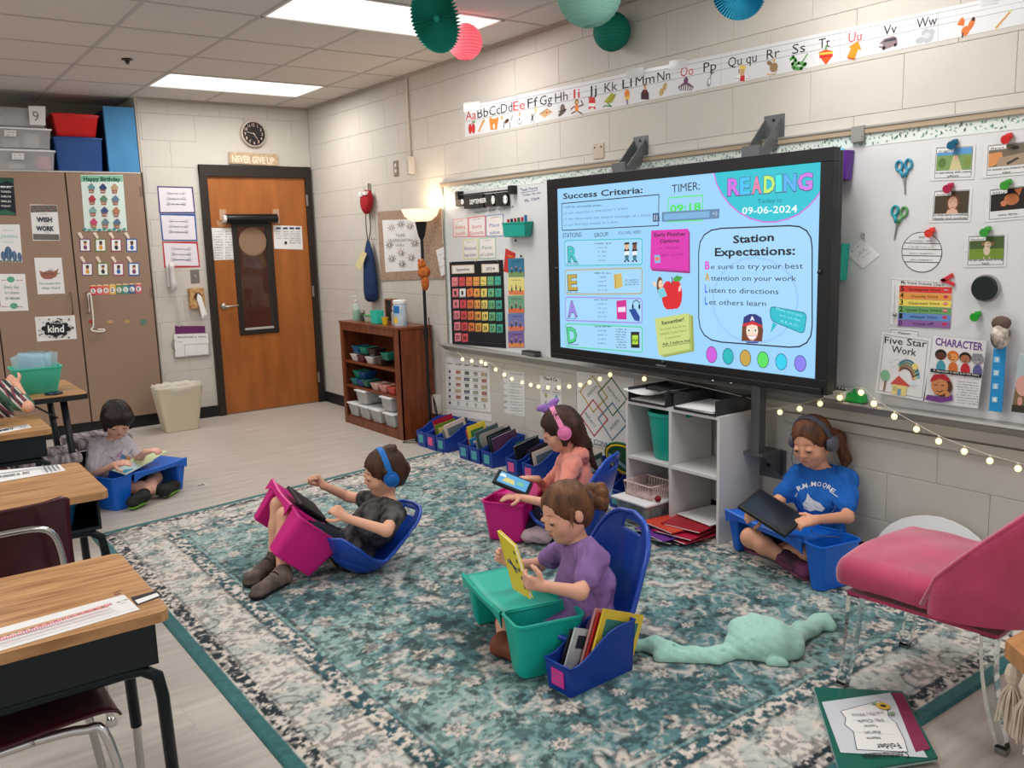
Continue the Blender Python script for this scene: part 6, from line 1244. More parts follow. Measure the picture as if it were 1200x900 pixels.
o = MB().lathe([(0, 0), (.088, 0), (.092, .01), (.118, .225), (.126, .232), (.126, .25), (.116, .25), (.088, .012), (0, .012)], TL, n=36).build('teal_bucket', smooth='auto', loc=(-.20, -4.79, .35)); tag(o, 'round teal waste bucket in the upper left cube', 'bucket')
o = empty('storage_box', (-.275, -4.72, .0), label='clear storage box with white lid jutting from the lower left cube', cat='box')
sub0(MB().tub((0, 0), (.15, .105), (.165, .12), .016, .13, .003, mat('clear_bin2', (200, 206, 204), .12, alpha=.35), r=.02), 'bin_body', o, 'auto'); sub0(MB().box((-.178, -.132, .13), (.178, .132, .146), LIDW, .007, seg=3), 'lid', o, 'auto')
for i, cc in enumerate(((90, 140, 60), (150, 50, 50), (206, 206, 206), (70, 70, 74), (190, 120, 60), (60, 90, 140))): q = sub0(MB().box((-.12+.04*i, -.07+.02*(i % 3), .025), (-.09+.04*i, .03+.02*(i % 2), .08+.01*(i % 3)), col(*cc), .003), 'contents', o)
o = empty('wire_basket', (-.30, -4.72, .147), label='pale pink slotted basket standing on the clear storage box', cat='basket')
PKB = mat('pink_basket', (222, 196, 192), .5)
mb = MB(); hx, hy, hh = .085, .10, .075
mb.box((-hx*.9, -hy*.9, 0), (hx*.9, hy*.9, .004), PKB)
for i in range(11):
 t = -1+2*i/10
 for sx in (-1, 1): mb.tube([(t*hx*.9, sx*hy*.9, 0), (t*hx, sx*hy, hh)], .0028, PKB, 4)
 for sy in (-1, 1): mb.tube([(sy*hx*.9, t*hy*.9, 0), (sy*hx, t*hy, hh)], .0028, PKB, 4)
for z in (.022, hh): k = .9+.1*z/hh; mb.tube([(-hx*k, -hy*k, z), (hx*k, -hy*k, z), (hx*k, hy*k, z), (-hx*k, hy*k, z)], .0045, PKB, 5, closed=True)
sub0(mb, 'slatted_body', o)
o = MB().ball((-.36, -4.845, .165), .017, co(120, 24, 30), 12).build('red_pompom', smooth=True, origin=(-.36, -4.845, .165)); tag(o, 'small dark red ball on the white lid beside the basket', 'ball')
fc = [(150, 30, 50), (30, 26, 40), (196, 50, 70), (110, 60, 150), (200, 60, 40), (170, 30, 60), (40, 30, 34), (206, 70, 50), (150, 26, 40)]
for i, c in enumerate(fc):
 mb = MB(); mb.box((-.14, -.115, 0), (.14, .115, .007), mat('folder_%d_%d_%d' % c, c, .35), .002); mb.box((-.13, -.112, .002), (-.142, .09, .005), PAPER)
 o = mb.build('pencil_pouch', loc=(-.30-.06*(i % 2)-.05*(i < 4), -5.0+.05*math.sin(i*2.2), .004+i*.0078 if i < 9 else 0)); o.rotation_euler = (0, 0, .18*math.sin(i*1.7)); o.location.z += .013
 tag(o, '%s zip folder, %s in the pile spilling from the lower right cube' % (('dark red', 'black', 'pinkish red', 'purple', 'orange red', 'wine red', 'charcoal', 'coral', 'crimson')[i], ('lowest', 'second', 'third', 'fourth', 'middle', 'sixth', 'seventh', 'eighth', 'topmost')[i]), 'folder', 'zip folders in the cubby')
o = MB().box((-.13, -.12, 0), (.12, .12, .004), PAPER, .001).build('worksheet', loc=(-.19, -5.06, .092)); o.rotation_euler = (0, .0, -.1); tag(o, 'printed worksheet lying on the folders in the lower cube', 'paper')
s = flat_sheet(.0965)
for i in range(14): s.scrib((803+i*2.2, 577-i*2.0), (846, 585-i*2.6), 1.3, seed=i)
p_ = s.mb.build('print', fix=False); pin(p_, o)
TR = mat('tray_charcoal', (52, 54, 58), .45)
def letter_tray(loc, lab, rz=0, dx=.155, dy=.135):
 o = empty('letter_tray', loc, rz=rz, label=lab, cat='tray', group='letter trays on the cubby')
 sub0(MB().box((-dx, -dy, 0), (dx, dy, .004), TR).box((-dx, -dy, 0), (dx, -dy+.005, .075), TR, .001).box((-dx, dy-.005, 0), (dx, dy, .075), TR, .001).box((dx-.005, -dy, 0), (dx, dy, .075), TR, .001).box((-dx, -dy, 0), (-dx+.004, dy, .012), TR), 'tray_body', o)
 return o
letter_tray((-.185, -5.07, chh), 'dark letter tray holding paper, right side of the cubby top'); letter_tray((-.185, -4.745, chh), 'dark letter tray heaped with papers, left side of the cubby top')
for k, (yy, n_, lb) in enumerate(((-5.07, 4, 'right'), (-4.745, 3, 'left'))):
 for i in range(n_):
  o = MB().box((-.14, -.118, 0), (.13, .118, .0035), PAPER, .001).build('paper_sheet', loc=(-.19-.008*(i % 2), yy+.004*i, chh+.0045+i*.0042)); o.rotation_euler = (0, 0, .03*(i-1)); tag(o, 'white paper in the %s letter tray, %s' % (lb, ('bottom sheet', 'second sheet', 'third sheet', 'top sheet')[i]), 'paper', 'paper in the letter trays')
cv = MB(); cvp = []
for i in range(9):
 t = i/8; cvp.append((-.16+.0*t, .14-.28*t, .045+.05*abs(t-.45)**1.5+(.06*(t-.8) if t > .8 else 0)))
vs = [(x-.10, y, z+.005) for x, y, z in cvp]+[(x+.10, y, z) for x, y, z in cvp]
cv.add(vs, [(i, i+1, 10+i, 9+i) for i in range(8)], PAPER); o = cv.build('curled_paper', loc=(-.10, -4.73, chh)); md = o.modifiers.new('s', 'SOLIDIFY'); md.thickness = .001; tag(o, 'curled printed paper drooping over the left letter tray', 'paper')
o = MB().box((-.12, -.10, .0), (.11, .10, .012), INK, .003).build('black_binder', loc=(-.22, -4.80, chh+.062)); o.rotation_euler = (.12, .1, .5); tag(o, 'black folder lying askew over the left letter tray', 'folder')
# book bins
BB = mat('bin_blue', (22, 60, 150), .38, spec=.45); 
def make_bin(name='book_bin', L=.28, Wd=.125, hf=.115, hb=.195):
 """local -x is the labelled low front, +x the tall back"""
 o = empty(name, (0, 0, 0)); n = 13; t = .0035; mb = MB(); vs = []
 def h(u): u = min(1, max(0, (u-.06)/.66)); return hf+(hb-hf)*(u*u*(3-2*u))
 top = lambda u, sy, ins: (-L/2+u*L+(ins if u < .5 else -ins), sy*(Wd/2-ins), h(u))
 for sy in (-1, 1):
  k = len(vs); V_ = []
  for i in range(n):
   u = i/(n-1); x = -L/2+u*L; xb = x*.94
   V_ += [(xb, sy*(Wd/2-.008), 0), (x, sy*Wd/2, h(u)), (x, sy*(Wd/2-t), h(u)), (xb, sy*(Wd/2-.008-t), .003)]
  F = []
  for i in range(n-1):
   for a in range(3): F.append((4*i+a, 4*i+4+a, 4*i+5+a, 4*i+1+a))
  mb.add(V_, F, BB)
 for x, hh_ in ((-L/2, hf), (L/2, hb)):
  s_ = 1 if x < 0 else -1; w2 = Wd/2
  mb.hull([(x*.94, -w2+.008, 0), (x*.94, w2-.008, 0), (x, w2, hh_), (x, -w2, hh_), (x*.94+s_*t, -w2+.008, 0), (x*.94+s_*t, w2-.008, 0), (x+s_*t, w2, hh_), (x+s_*t, -w2, hh_)], [(0, 1, 2, 3), (4, 7, 6, 5), (0, 4, 5, 1), (3, 2, 6, 7), (0, 3, 7, 4), (1, 5, 6, 2)], BB)
 mb.box((-L/2*.94, -Wd/2+.008, 0), (L/2*.94, Wd/2-.008, .004), BB)
 sub0(mb, 'bin_body', o, 'auto')
 ring = [(-L/2+i/(n-1)*L, -Wd/2, h(i/(n-1))) for i in range(n)]+[(L/2-i/(n-1)*L, Wd/2, h(1-i/(n-1))) for i in range(n)]
 sub0(MB().tube(ring, .004, BB, 6, closed=True), 'rim', o, True)
 return o
proto_bin = make_bin()
def place_bin(x, y, rz, lc, lab):
 o = copy_tree(proto_bin)
 o.location = (x, y, 0); o.rotation_euler = (0, 0, rz); tag(o, lab, 'bin', 'blue book bins')
 if lc:
  q = sub0(MB().hull([(-.1395, -.03, .035), (-.1395, .03, .035), (-.1412, .03, .093), (-.1412, -.03, .093), (-.137, -.03, .035), (-.137, .03, .035), (-.139, .03, .093), (-.139, -.03, .093)], [(0, 1, 2, 3), (4, 7, 6, 5), (0, 4, 5, 1), (3, 2, 6, 7), (0, 3, 7, 4), (1, 5, 6, 2)], col(*lc)), 'label_card', o)
  sc_ = MB()
  for r in range(3):
   for k in range(3):
    if random.random() < .8: yy = -.02+k*.014; zz = .05+r*.014; xx = -.1405-.0003*r; sc_.box((xx-.0008, yy, zz), (xx, yy+.009, zz+.003), co(90, 120, 130))
  g_ = sub0(sc_, 'print', q)
 return o
TLb, PKl = (80, 170, 180), (236, 90, 150)
rowb = [(-2.365, TLb, 'blue book bin nearest the bookcase'), (-2.50, PKl, 'blue book bin with pink label, second from the bookcase'), (-2.64, TLb, 'blue book bin, third from the bookcase'), (-2.94, TLb, 'blue book bin, first after the gap in the row'), (-3.075, TLb, 'blue book bin, second after the gap in the row'), (-3.225, TLb, 'blue book bin holding black books, before the pink label bin'), (-3.50, PKl, 'blue book bin with pink label holding an open board book'), (-3.68, PKl, 'blue book bin with pink label beside the girl in the hood'), (-4.14, None, 'blue book bin behind the girl with pink headphones'), (-4.46, TLb, 'blue book bin with teal label next to the white cubby')]
BKM = {}
def bookm(c): return mat('cover_%d_%d_%d' % c, c, .35, coat=.2)
def book(bx, by, z, h, d, th, lean, c, c2, lab, grp, yaw=0, tilt=0):
 """book standing on edge: d along x, th along y, h up"""
 o = empty('book', (bx, by, z), label=lab, cat='book', group=grp); o.rotation_euler = (lean, tilt, yaw)
 sub0(MB().box((-d/2, -th/2, 0), (d/2, -th/2+.0015, h), bookm(c)).box((-d/2, th/2-.0015, 0), (d/2, th/2, h), bookm(c)).box((-d/2-.0005, -th/2, 0), (-d/2+.002, th/2, h), bookm(c)), 'cover', o)
 sub0(MB().box((-d/2+.002, -th/2+.0015, .003), (d/2-.003, th/2-.0015, h-.003), PAPER), 'pages', o)
 if c2:
  y = -th/2-.0006; pm = MB().add([(-d/2+.02, y, h*.55), (d/2-.02, y, h*.55), (d/2-.02, y, h*.85), (-d/2+.02, y, h*.85)], [(0, 1, 2, 3)], co(*c2)).add([(-d*.2, y, h*.15), (d*.25, y, h*.12), (d*.3, y, h*.45), (-d*.1, y, h*.5)], [(0, 1, 2, 3)], co(*c2))
  sub0(pm, 'print', o)
 return o
pal = [((170, 28, 60), None, 'crimson'), ((110, 130, 40), (220, 200, 120), 'olive green'), ((214, 214, 210), (120, 130, 150), 'white spined'), ((150, 160, 166), None, 'grey'), ((60, 66, 78), (200, 200, 200), 'slate'), ((206, 190, 180), (90, 110, 120), 'beige'), ((30, 34, 40), None, 'black'), ((196, 200, 206), (90, 140, 170), 'silver'), ((210, 52, 46), (250, 200, 190), 'red'), ((230, 200, 50), (60, 120, 70), 'yellow'), ((40, 130, 190), (240, 240, 240), 'bright blue'), ((220, 225, 228), (40, 130, 170), 'pale blue'), ((70, 96, 96), (180, 190, 180), 'sea grey'), ((170, 166, 160), None, 'stone'), ((44, 60, 70), None, 'dark teal'), ((90, 60, 90), None, 'plum'), ((196, 198, 170), (90, 100, 80), 'cream'), ((30, 90, 90), (220, 90, 60), 'deep teal'), ((40, 30, 50), (200, 180, 90), 'night blue')]
fills = [[], [(0, .20, .17), (1, .17, .18)], [(3, .15, .16), (4, .19, .2), (5, .2, .18)], [(8, .2, .16), (9, .22, .15), (10, .15, .2)], [(11, .15, .16), (2, .17, .2), (12, .22, .19), (13, .2, .2)], [(6, .21, .2), (14, .2, .19), (15, .2, .2)], [(16, .17, .13), (17, .2, .18), (6, .2, .2)], [(18, .2, .2), (5, .18, .2)], [(12, .2, .18)], []]
for i, (y, lc, lab) in enumerate(rowb):
 bxx = -.175 if i < 8 else -.16
 place_bin(bxx, y, 0, lc, lab)
 n_ = len(fills[i])
 for j, (k, h, d) in enumerate(fills[i]):
  c, c2, nm_ = pal[k]
  book(bxx+.01+.02*((i+j) % 2), y+.042-(.084*(j+.5)/max(1, n_)), .028, h, d, .007+.003*(j % 3), -.02, c, c2, '%s book in the %s' % (nm_, lab.replace('blue book bin', 'blue bin').replace(' holding black books,', '').replace(' holding an open board book', '').replace(', first after the gap in the row', ' just after the gap').replace(', second after the gap in the row', ' second after the gap').replace(', third from the bookcase', ' third from bookcase').replace(', second from the bookcase', ' second from bookcase')), 'books in the bins', tilt=-.22+.06*(j % 2))
o = empty('picture_book', (-.16, -4.45, .17), label='green and yellow edged picture book leaning by the cubby', cat='book'); o.rotation_euler = (.0, -.55, .25)
sub0(MB().prism([(-.005, .13*math.cos(a*PI/9), .13+.13*math.sin(a*PI/9)) for a in range(18)], (.010, 0, 0), co(30, 90, 50)), 'cover', o)
s_ = MB(); s_.tube([(-.007, .115*math.cos(a*PI/9), .13+.115*math.sin(a*PI/9)) for a in range(18)], .006, co(226, 190, 40), 5, closed=True).prism([(-.0065, .09, .17), (-.0065, -.02, .05), (-.0065, 0, .03), (-.0065, .11, .15)], (-.001, 0, 0), co(140, 180, 200)).ball((-.008, -.05, .13), .03, co(150, 110, 80), 10, rz=.03); sub0(s_, 'print', o)
NEARBIN = True
a, b, c = fl(638, 806), fl(664, 828), fl(742, 791)
d_ = (c-b).normalized(); ang = math.atan2(d_.y, d_.x); ctr = (a+b)/2+d_*.15
o = place_bin(ctr.x+.015, ctr.y, ang, (226, 60, 160), 'near blue book bin with magenta label beside the green lap desk'); o.scale = (1.1, 1.0, 1.0)
fb = [((190, 40, 40), None, 'red edged', .19, .20, -.012), ((226, 196, 60), (60, 130, 120), 'yellow', .21, .21, -.036), ((214, 150, 150), None, 'pink edged', .20, .20, .004), ((200, 206, 206), (40, 50, 60), 'pale', .15, .17, .022), ((40, 36, 42), None, 'dark', .14, .17, .04)]
R_ = Matrix.Rotation(ang, 3, 'Z')
for i, (c1, c2, nm_, h, d, oy) in enumerate(fb):
 q = V((ctr.x+.015, ctr.y, 0))+R_ @ V((.045 if i < 3 else -.03, oy, 0)); book(q.x, q.y, .03, h, d, .009, 0, c1, c2, '%s book in the near blue bin with magenta label' % nm_, 'books in the near bin', yaw=ang, tilt=.40)
# boxes on top of the cabinet
ZT = 2.16
def tote(name, x0, x1, z, h, cm, lm, lab, y0=.02, y1=.40, stuff=((206, 206, 206),), lid=True, tp=.9):
 o = empty(name, ((x0+x1)/2, (y0+y1)/2, z), label=lab, cat='box', group='totes on the cabinet')
 hx, hy = (x1-x0)/2, (y1-y0)/2; hb_ = h-.02
 sub0(MB().tub((0, 0), (hx*tp, hy*tp), (hx*.97, hy*.97), 0, hb_, .003, cm, r=.02, rim=.006), 'tote_body', o, 'auto')
 if lid: sub0(MB().box((-hx, -hy, hb_), (hx, hy, hb_+.012), lm, .005).box((-hx+.03, -hy+.03, hb_+.012), (hx-.03, hy-.03, hb_+.019), lm, .004), 'lid', o, 'auto')
 rnd = random.Random(int(x0*977)); mb = MB()
 for i in range(9): a_ = rnd.uniform(-hx*.6, hx*.45); s_ = rnd.uniform(.07, .13); mb.box((a_, -hy*.82+.01*i, .01), (a_+s_, -hy*.8+.1, min(hb_*.85, .04+rnd.random()*hb_*.7)), col(*stuff[i % len(stuff)]), .006)
 sub0(mb, 'contents', o)['kind'] = 'stuff'
 return o
CT2 = mat('tote_clear', (200, 200, 202), .15, alpha=.38); CTB = mat('tote_blue', (40, 84, 150), .25, alpha=.72); CTR = mat('tote_red', (206, 36, 34), .3, alpha=.95)
tote('storage_tote', -2.62, -2.16, ZT, .165, CT2, LIDW, 'lowest clear tote with pink and blue contents on the cabinet', stuff=((226, 110, 120), (70, 130, 170), (206, 206, 206)))
tote('storage_tote', -2.64, -2.17, ZT+.166, .165, CT2, LIDW, 'middle clear tote with a white lid on the cabinet', stuff=((206, 204, 200), (150, 120, 120)))
t9 = tote('storage_tote', -2.66, -2.19, ZT+.332, .15, CT2, mat('tote_grey', (150, 150, 152), .4), 'top clear tote carrying a white card with number 9', stuff=((206, 206, 206), (180, 180, 184)))
s = back_sheet(.006); nc = MB().prism([s.W(s.P(*p), 0) for p in ((33, 124), (53, 124.5), (53.5, 147), (35, 146))], s.n*.001, PAPER); s.k = .002; s.text('9', (39, 142), (46, 142.3), 12, INK, -.015); q = nc.build('number_card'); pin(q, t9); pin(s.mb.build('print', fix=False), q)
for (x, y), par in (((12, 156), 'x'), ((21, 183), 'y')):
 s = back_sheet(.012); m_ = MB().prism([s.W(s.P(*p), 0) for p in ((x-7, y-3.5), (x+7, y-3.2), (x+7, y+4), (x-7, y+3.5))], s.n*.001, PAPER); s.k = .002; s.scrib((x-5, y), (x+5, y), 2); s.scrib((x-5, y+3), (x+5, y+3), 2)
 o = m_.build('tote_label', origin=s.W(s.P(x, y), 0)); tag(o, 'white paper label on the %s clear tote' % ('middle' if par == 'x' else 'lowest'), 'label'); pin(s.mb.build('print', fix=False), o)
tote('storage_tote', -2.165, -1.80, ZT, .275, CTB, mat('tote_blue_lid', (34, 72, 140), .35), 'translucent blue tote of papers on the cabinet', stuff=((150, 170, 200), (190, 200, 214), (90, 120, 170)))
tote('storage_tote', -2.16, -1.81, ZT+.277, .18, CTR, mat('tote_red_lid', (214, 30, 28), .3), 'bright red tote on the blue tote', stuff=((190, 40, 40), (226, 180, 170)), tp=.82)
b = MB().box((-1.775, .01, ZT), (-1.535, .045, ZT+.525), mat('blue_board', (66, 134, 184), .6, noise=.08, nscale=8), .002)
b.box((-1.775, .045, ZT), (-1.755, .44, ZT+.50), mat('navy_carton', (22, 36, 66), .7), .002).box((-1.56, .045, ZT), (-1.54, .44, ZT+.50), mat('navy_carton', (22, 36, 66), .7), .002).box((-1.765, .42, ZT), (-1.54, .44, ZT+.50), mat('navy_carton', (22, 36, 66), .7))
tag(b.build('blue_carton', origin=(-1.62, .2, ZT)), 'tall light blue box front at the right end of the cabinet top', 'box')
# waste bin by the door
o = empty('waste_bin', (-1.50, -.36, 0), label='beige rectangular waste bin with a white liner left of the door', cat='waste bin')
CRM = mat('bin_cream', (200, 192, 166), .45)
o.rotation_euler = (0, 0, .0)
sub0(MB().tub((0, 0), (.135, .10), (.185, .135), 0, .375, .004, CRM, r=.04, rim=.004), 'bin_body', o, 'auto')
ln = MB(); k = 40; vs = []
for j, (ex, z) in enumerate(((.006, .31), (.009, .345), (.012, .385), (.002, .392), (-.014, .36), (-.03, .20))):
 for i in range(k):
  a_ = 2*PI*i/k; ca, sa = math.cos(a_), math.sin(a_); q = .38; rr_ = ((abs(ca)**2.6+abs(sa)**2.6))**(-1/2.6)
  vs.append(((.185*(.92 if j == 0 else 1)+ex)*ca*rr_, (.135*(.92 if j == 0 else 1)+ex)*sa*rr_, z+.006*math.sin(i*2.3)+.004*math.sin(i*5.1+j)))
fs = [(j*k+i, j*k+(i+1) % k, (j+1)*k+(i+1) % k, (j+1)*k+i) for j in range(5) for i in range(k)]
sub0(ln.add(vs, fs, mat('liner', (206, 198, 184), .5, alpha=.92)), 'liner', o, True)
# student desks
TOP = bpy.data.materials.new('desk_laminate'); TOP.use_nodes = True
nt = TOP.node_tree; bb = nt.nodes['Principled BSDF']; tc = nt.nodes.new('ShaderNodeTexCoord'); mp = nt.nodes.new('ShaderNodeMapping'); mp.inputs['Scale'].default_value = (1.3, 26, 6); nt.links.new(tc.outputs['Object'], mp.inputs[0])
n_ = nt.nodes.new('ShaderNodeTexNoise'); n_.inputs['Scale'].default_value = 3; n_.inputs['Detail'].default_value = 6; n_.inputs['Distortion'].default_value = .8; nt.links.new(mp.outputs[0], n_.inputs['Vector'])
r_ = nt.nodes.new('ShaderNodeValToRGB'); nt.links.new(n_.outputs['Fac'], r_.inputs[0]); e = r_.color_ramp.elements; e[0].position = .36; e[0].color = lin((150, 104, 62)); e[1].position = .62; e[1].color = lin((196, 150, 102)); nt.links.new(r_.outputs[0], bb.inputs['Base Color']); bb.inputs['Roughness'].default_value = .35
NAVY = mat('desk_steel', (22, 32, 38), .35, metal=.3, spec=.5); DKG = mat('desk_tube', (18, 30, 34), .3, metal=.4)
def rounded(x0, y0, x1, y1, r, z, n=5):
 out = []
 for q, (cx_, cy_) in enumerate(((x1-r, y1-r), (x0+r, y1-r), (x0+r, y0+r), (x1-r, y0+r))):
  for i in range(n+1): a_ = PI/2*q+PI/2*i/n; out.append((cx_+r*math.cos(a_), cy_+r*math.sin(a_), z))
 return out
def make_desk(open_front):
 """right rear edge at local origin's +x; W .61 x D .5; -y faces the viewer"""
 W2, D2, H = .305, .255, .66; o = empty('student_desk', (0, 0, 0))
 sub0(MB().prism(rounded(-W2, -D2, W2, D2, .025, H-.026), (0, 0, .026), TOP, .0), 'desktop', o)
 sub0(MB().prism(rounded(-W2+.0005, -D2+.0005, W2-.0005, D2-.0005, .025, H-.0262), (0, 0, .010), mat('edge_band', (110, 70, 36), .6, rgb2=(186, 140, 86), nscale=120)), 'edge_band', o) if False else None
 bx = MB(); h0, h1 = H-.138, H-.027; t = .003
 bx.box((-W2+.02, -D2+.03, h0), (W2-.03, D2-.03, h0+t), NAVY).box((-W2+.02, -D2+.03, h0), (-W2+.02+t, D2-.03, h1), NAVY).box((W2-.03-t, -D2+.03, h0), (W2-.03, D2-.03, h1), NAVY)
 if open_front: bx.box((-W2+.02, D2-.03-t, h0), (W2-.03, D2-.03, h1), NAVY).box((-W2+.02, -D2+.025, h0-.004), (W2-.03, -D2+.035, h0+.008), NAVY, .003).box((W2-.04, -D2+.028, h0), (W2-.03, -D2+.05, h1), NAVY, .003)
 else: bx.box((-W2+.02, -D2+.03, h0), (W2-.03, -D2+.03+t, h1), NAVY)
 sub0(bx, 'book_box', o)
 for s_ in (-1, 1):
  y = s_*(D2-.06)
  P = [(W2-.015, y, .16), (W2-.022, y, h0-.10), (W2-.03, y, h0-.045), (W2-.065, y, h0-.018), (W2-.11, y, h0-.015), (0, y, h0-.015), (-W2+.11, y, h0-.015), (-W2+.065, y, h0-.018), (-W2+.03, y, h0-.045), (-W2+.022, y, h0-.10), (-W2+.015, y, .16)]
  sub0(MB().tube(P, .0155, DKG, 12), 'leg_frame', o, True)
  for sx in (-1, 1):
   lg = sub0(MB().cyl((sx*(W2-.015), y, .012), (sx*(W2-.0148), y, .165), .0115, .0115, CHROME, 12), 'leg', o, 'auto')
   f_ = sub0(MB().lathe([(.014, 0), (.016, .004), (.014, .014), (.010, .018)], CHROME, (sx*(W2-.015), y, 0), 14), 'foot', lg, 'auto')
 return o
def name_strip(z, pts, kind, lab, grp):
 s = flat_sheet(z); q = pts
 def dr(s):
  f = lambda u, v: tuple((V(q[0])*(1-u)+V(q[1])*u)*(1-v)+(V(q[3])*(1-u)+V(q[2])*u)*v)
  if kind == 1:
   s.poly([f(0, .28), f(.84, .28), f(.84, .42), f(0, .42)], co(190, 150, 110)); 
   for v, n_ in ((.54, 42), (.70, 42)):
    for i in range(n_): s.poly([f(.02+i*.0196, v-.05), f(.032+i*.0196, v-.05), f(.032+i*.0196, v+.05), f(.02+i*.0196, v+.05)], co(206, 110, 130) if v < .6 else co(220, 150, 160))
   for i in range(17): s.ell(*f(.05+i*.055, .84), 2.4, 1.4, co(*random.choice(((60, 60, 70), (130, 60, 90), (90, 120, 90), (120, 80, 60)))), n=8)
   s.ell(*f(.91, .42), 4.5, 2.2, co(110, 70, 56), rot=12, n=10); s.ell(*f(.925, .30), 6, 1.4, co(90, 56, 46), rot=20, n=8)
  else:
   for i in range(16): s.ell(*f(.04+i*.055, .3), 2.2, 1.4, co(90, 110, 130), n=6); s.scrib(f(.03, .65), f(.5, .65), 2)
   for i in range(4): s.poly([f(.72+i*.06, .2), f(.75+i*.06, .2), f(.75+i*.06, .85), f(.72+i*.06, .85)], co(120, 120, 122))
 return paper('name_strip', s, pts, lab, 'name strip', th=.0006, draw=dr, group=grp)
dk = make_desk(False); dk.location = (-3.03-.305+.0, -5.595, 0); tag(dk, 'student desk nearest the viewer at the lower left, solid side out', 'desk', 'student desks')
dk2 = make_desk(True); dk2.location = (-2.905-.305, -4.34, 0); dk2.scale = (1, 1.1, 1); tag(dk2, 'middle student desk at the left with blue tubs inside', 'desk', 'student desks')
dk3 = copy_tree(dk); dk3.location = (-2.865-.305, -2.96, 0); tag(dk3, 'far student desk at the left edge below the plaid boy', 'desk', 'student desks')
name_strip(.6604, [(-6, 738), (145, 697), (164, 714.5), (-6, 765)], 1, 'long white number strip with an eagle taped on the near desk', 'desk name strips')
def cod(s):
 s.poly([(158, 704), (184, 695), (187, 698.5), (162, 708)], co(222, 222, 220))
paper('desk_tag', flat_sheet(.6604), [(153, 700.5), (184, 692), (190.5, 699), (160, 709.5)], 'small black edged white tag at the corner of near desk', 'tag', m=co(40, 40, 44), th=.0006, draw=cod)
name_strip(.6604, [(-6, 552), (70, 544.5), (77, 551.5), (-6, 566)], 2, 'white alphabet strip taped on the middle desk', 'desk name strips')
name_strip(.6604, [(-6, 504), (33, 497.5), (37, 501), (-6, 509)], 2, 'white name strip taped on the far desk', 'desk name strips')
for i, (x, lb) in enumerate(((-3.10, 'right'), (-3.33, 'left'))):
 o = MB().tub((0, 0), (.085, .10), (.10, .11), 0, .085, .003, mat('tub_blue', (24, 96, 150), .3, alpha=.9), rim=.006, r=.02).build('supply_tub', smooth='auto', loc=(x, -4.42, .5255)); tag(o, 'blue supply tub inside the middle desk, %s of two' % lb, 'tub', 'supply tubs in the middle desk'); q = MB().taper((0, 0), (.06, .07), (.07, .08), .01, .06, col(150, 170, 190), .005).build('contents'); q.parent = o
o = MB().taper((0, 0), (.045, .045), (.055, .055), 0, .13, mat('green_tumbler', (130, 200, 160), .2, alpha=.75), .008, seg=3).build('green_container', smooth='auto', loc=(-3.12, -2.92, .6605)); tag(o, 'translucent green container on the far desk at the left edge', 'container')
MAR = mat('maroon_shell', (66, 22, 30), .3, spec=.5, noise=.1, nscale=30)
def make_chair():
 """faces local +y"""
 o = empty('school_chair', (0, 0, 0)); n, m_ = 18, 14; vs = []
 prof = [(.235, .395), (.225, .415), (.19, .425), (.10, .422), (0, .415), (-.09, .412), (-.15, .425), (-.18, .455)]
 def surf(pr, w_, curl, nm_, r=.04):
  P = spline([V((0, a_, b_)) for a_, b_ in pr], 5); vs = []; k = len(P)
  for i, p in enumerate(P):
   t = i/(k-1); ww = w_*(1-(max(0, abs(t-.5)-.40)/.10)**2*.14)
   for j in range(m_+1):
    u = -1+2*j/m_; vs.append((u*ww, p.y, p.z+curl*(abs(u)**3)) if nm_ == 'seat' else (u*ww, p.y+curl*(u*u), p.z))
  fs = [(i*(m_+1)+j, i*(m_+1)+j+1, (i+1)*(m_+1)+j+1, (i+1)*(m_+1)+j) for i in range(k-1) for j in range(m_)]
  q = sub0(MB().add(vs, fs, MAR), nm_, o, True); md = q.modifiers.new('thick', 'SOLIDIFY'); md.thickness = .006; md.offset = 0
 surf(prof, .21, .012, 'seat')
 surf([(-.205, .52), (-.20, .56), (-.205, .64), (-.225, .72), (-.25, .765)], .19, .05, 'backrest')
 for sx in (-1, 1):
  sub0(MB().tube([(sx*.23, .25, .015), (sx*.205, .20, .36), (sx*.19, .15, .40), (sx*.18, .05, .405)], .0115, CHROME, 10, smooth=5), 'leg', o, True)
  sub0(MB().tube([(sx*.23, -.24, .015), (sx*.205, -.17, .36), (sx*.19, -.10, .40), (sx*.18, .05, .405)], .0115, CHROME, 10, smooth=5), 'leg', o, True)
  for y in (.25, -.24): sub0(MB().lathe([(.016, 0), (.018, .005), (.014, .02)], CHROME, (sx*.23, y, 0), 12), 'foot', o, 'auto')
 sub0(MB().tube([(-.17, .05, .405), (-.165, -.12, .41), (-.15, -.215, .46), (-.145, -.235, .60), (-.11, -.255, .685), (0, -.262, .70), (.11, -.255, .685), (.145, -.235, .60), (.15, -.215, .46), (.165, -.12, .41), (.17, .05, .405)], .011, CHROME, 10, smooth=5), 'back_tube', o, True)
 return o
c1 = make_chair(); c1.location = (-3.28, -4.80, 0); tag(c1, 'maroon school chair facing the middle desk, chrome tube across its back', 'chair', 'maroon school chairs')
c2 = copy_tree(c1); c2.location = (-3.385, -5.60, -.0); c2.rotation_euler = (0, 0, -PI/2); tag(c2, 'maroon school chair tucked under the near desk', 'chair', 'maroon school chairs')
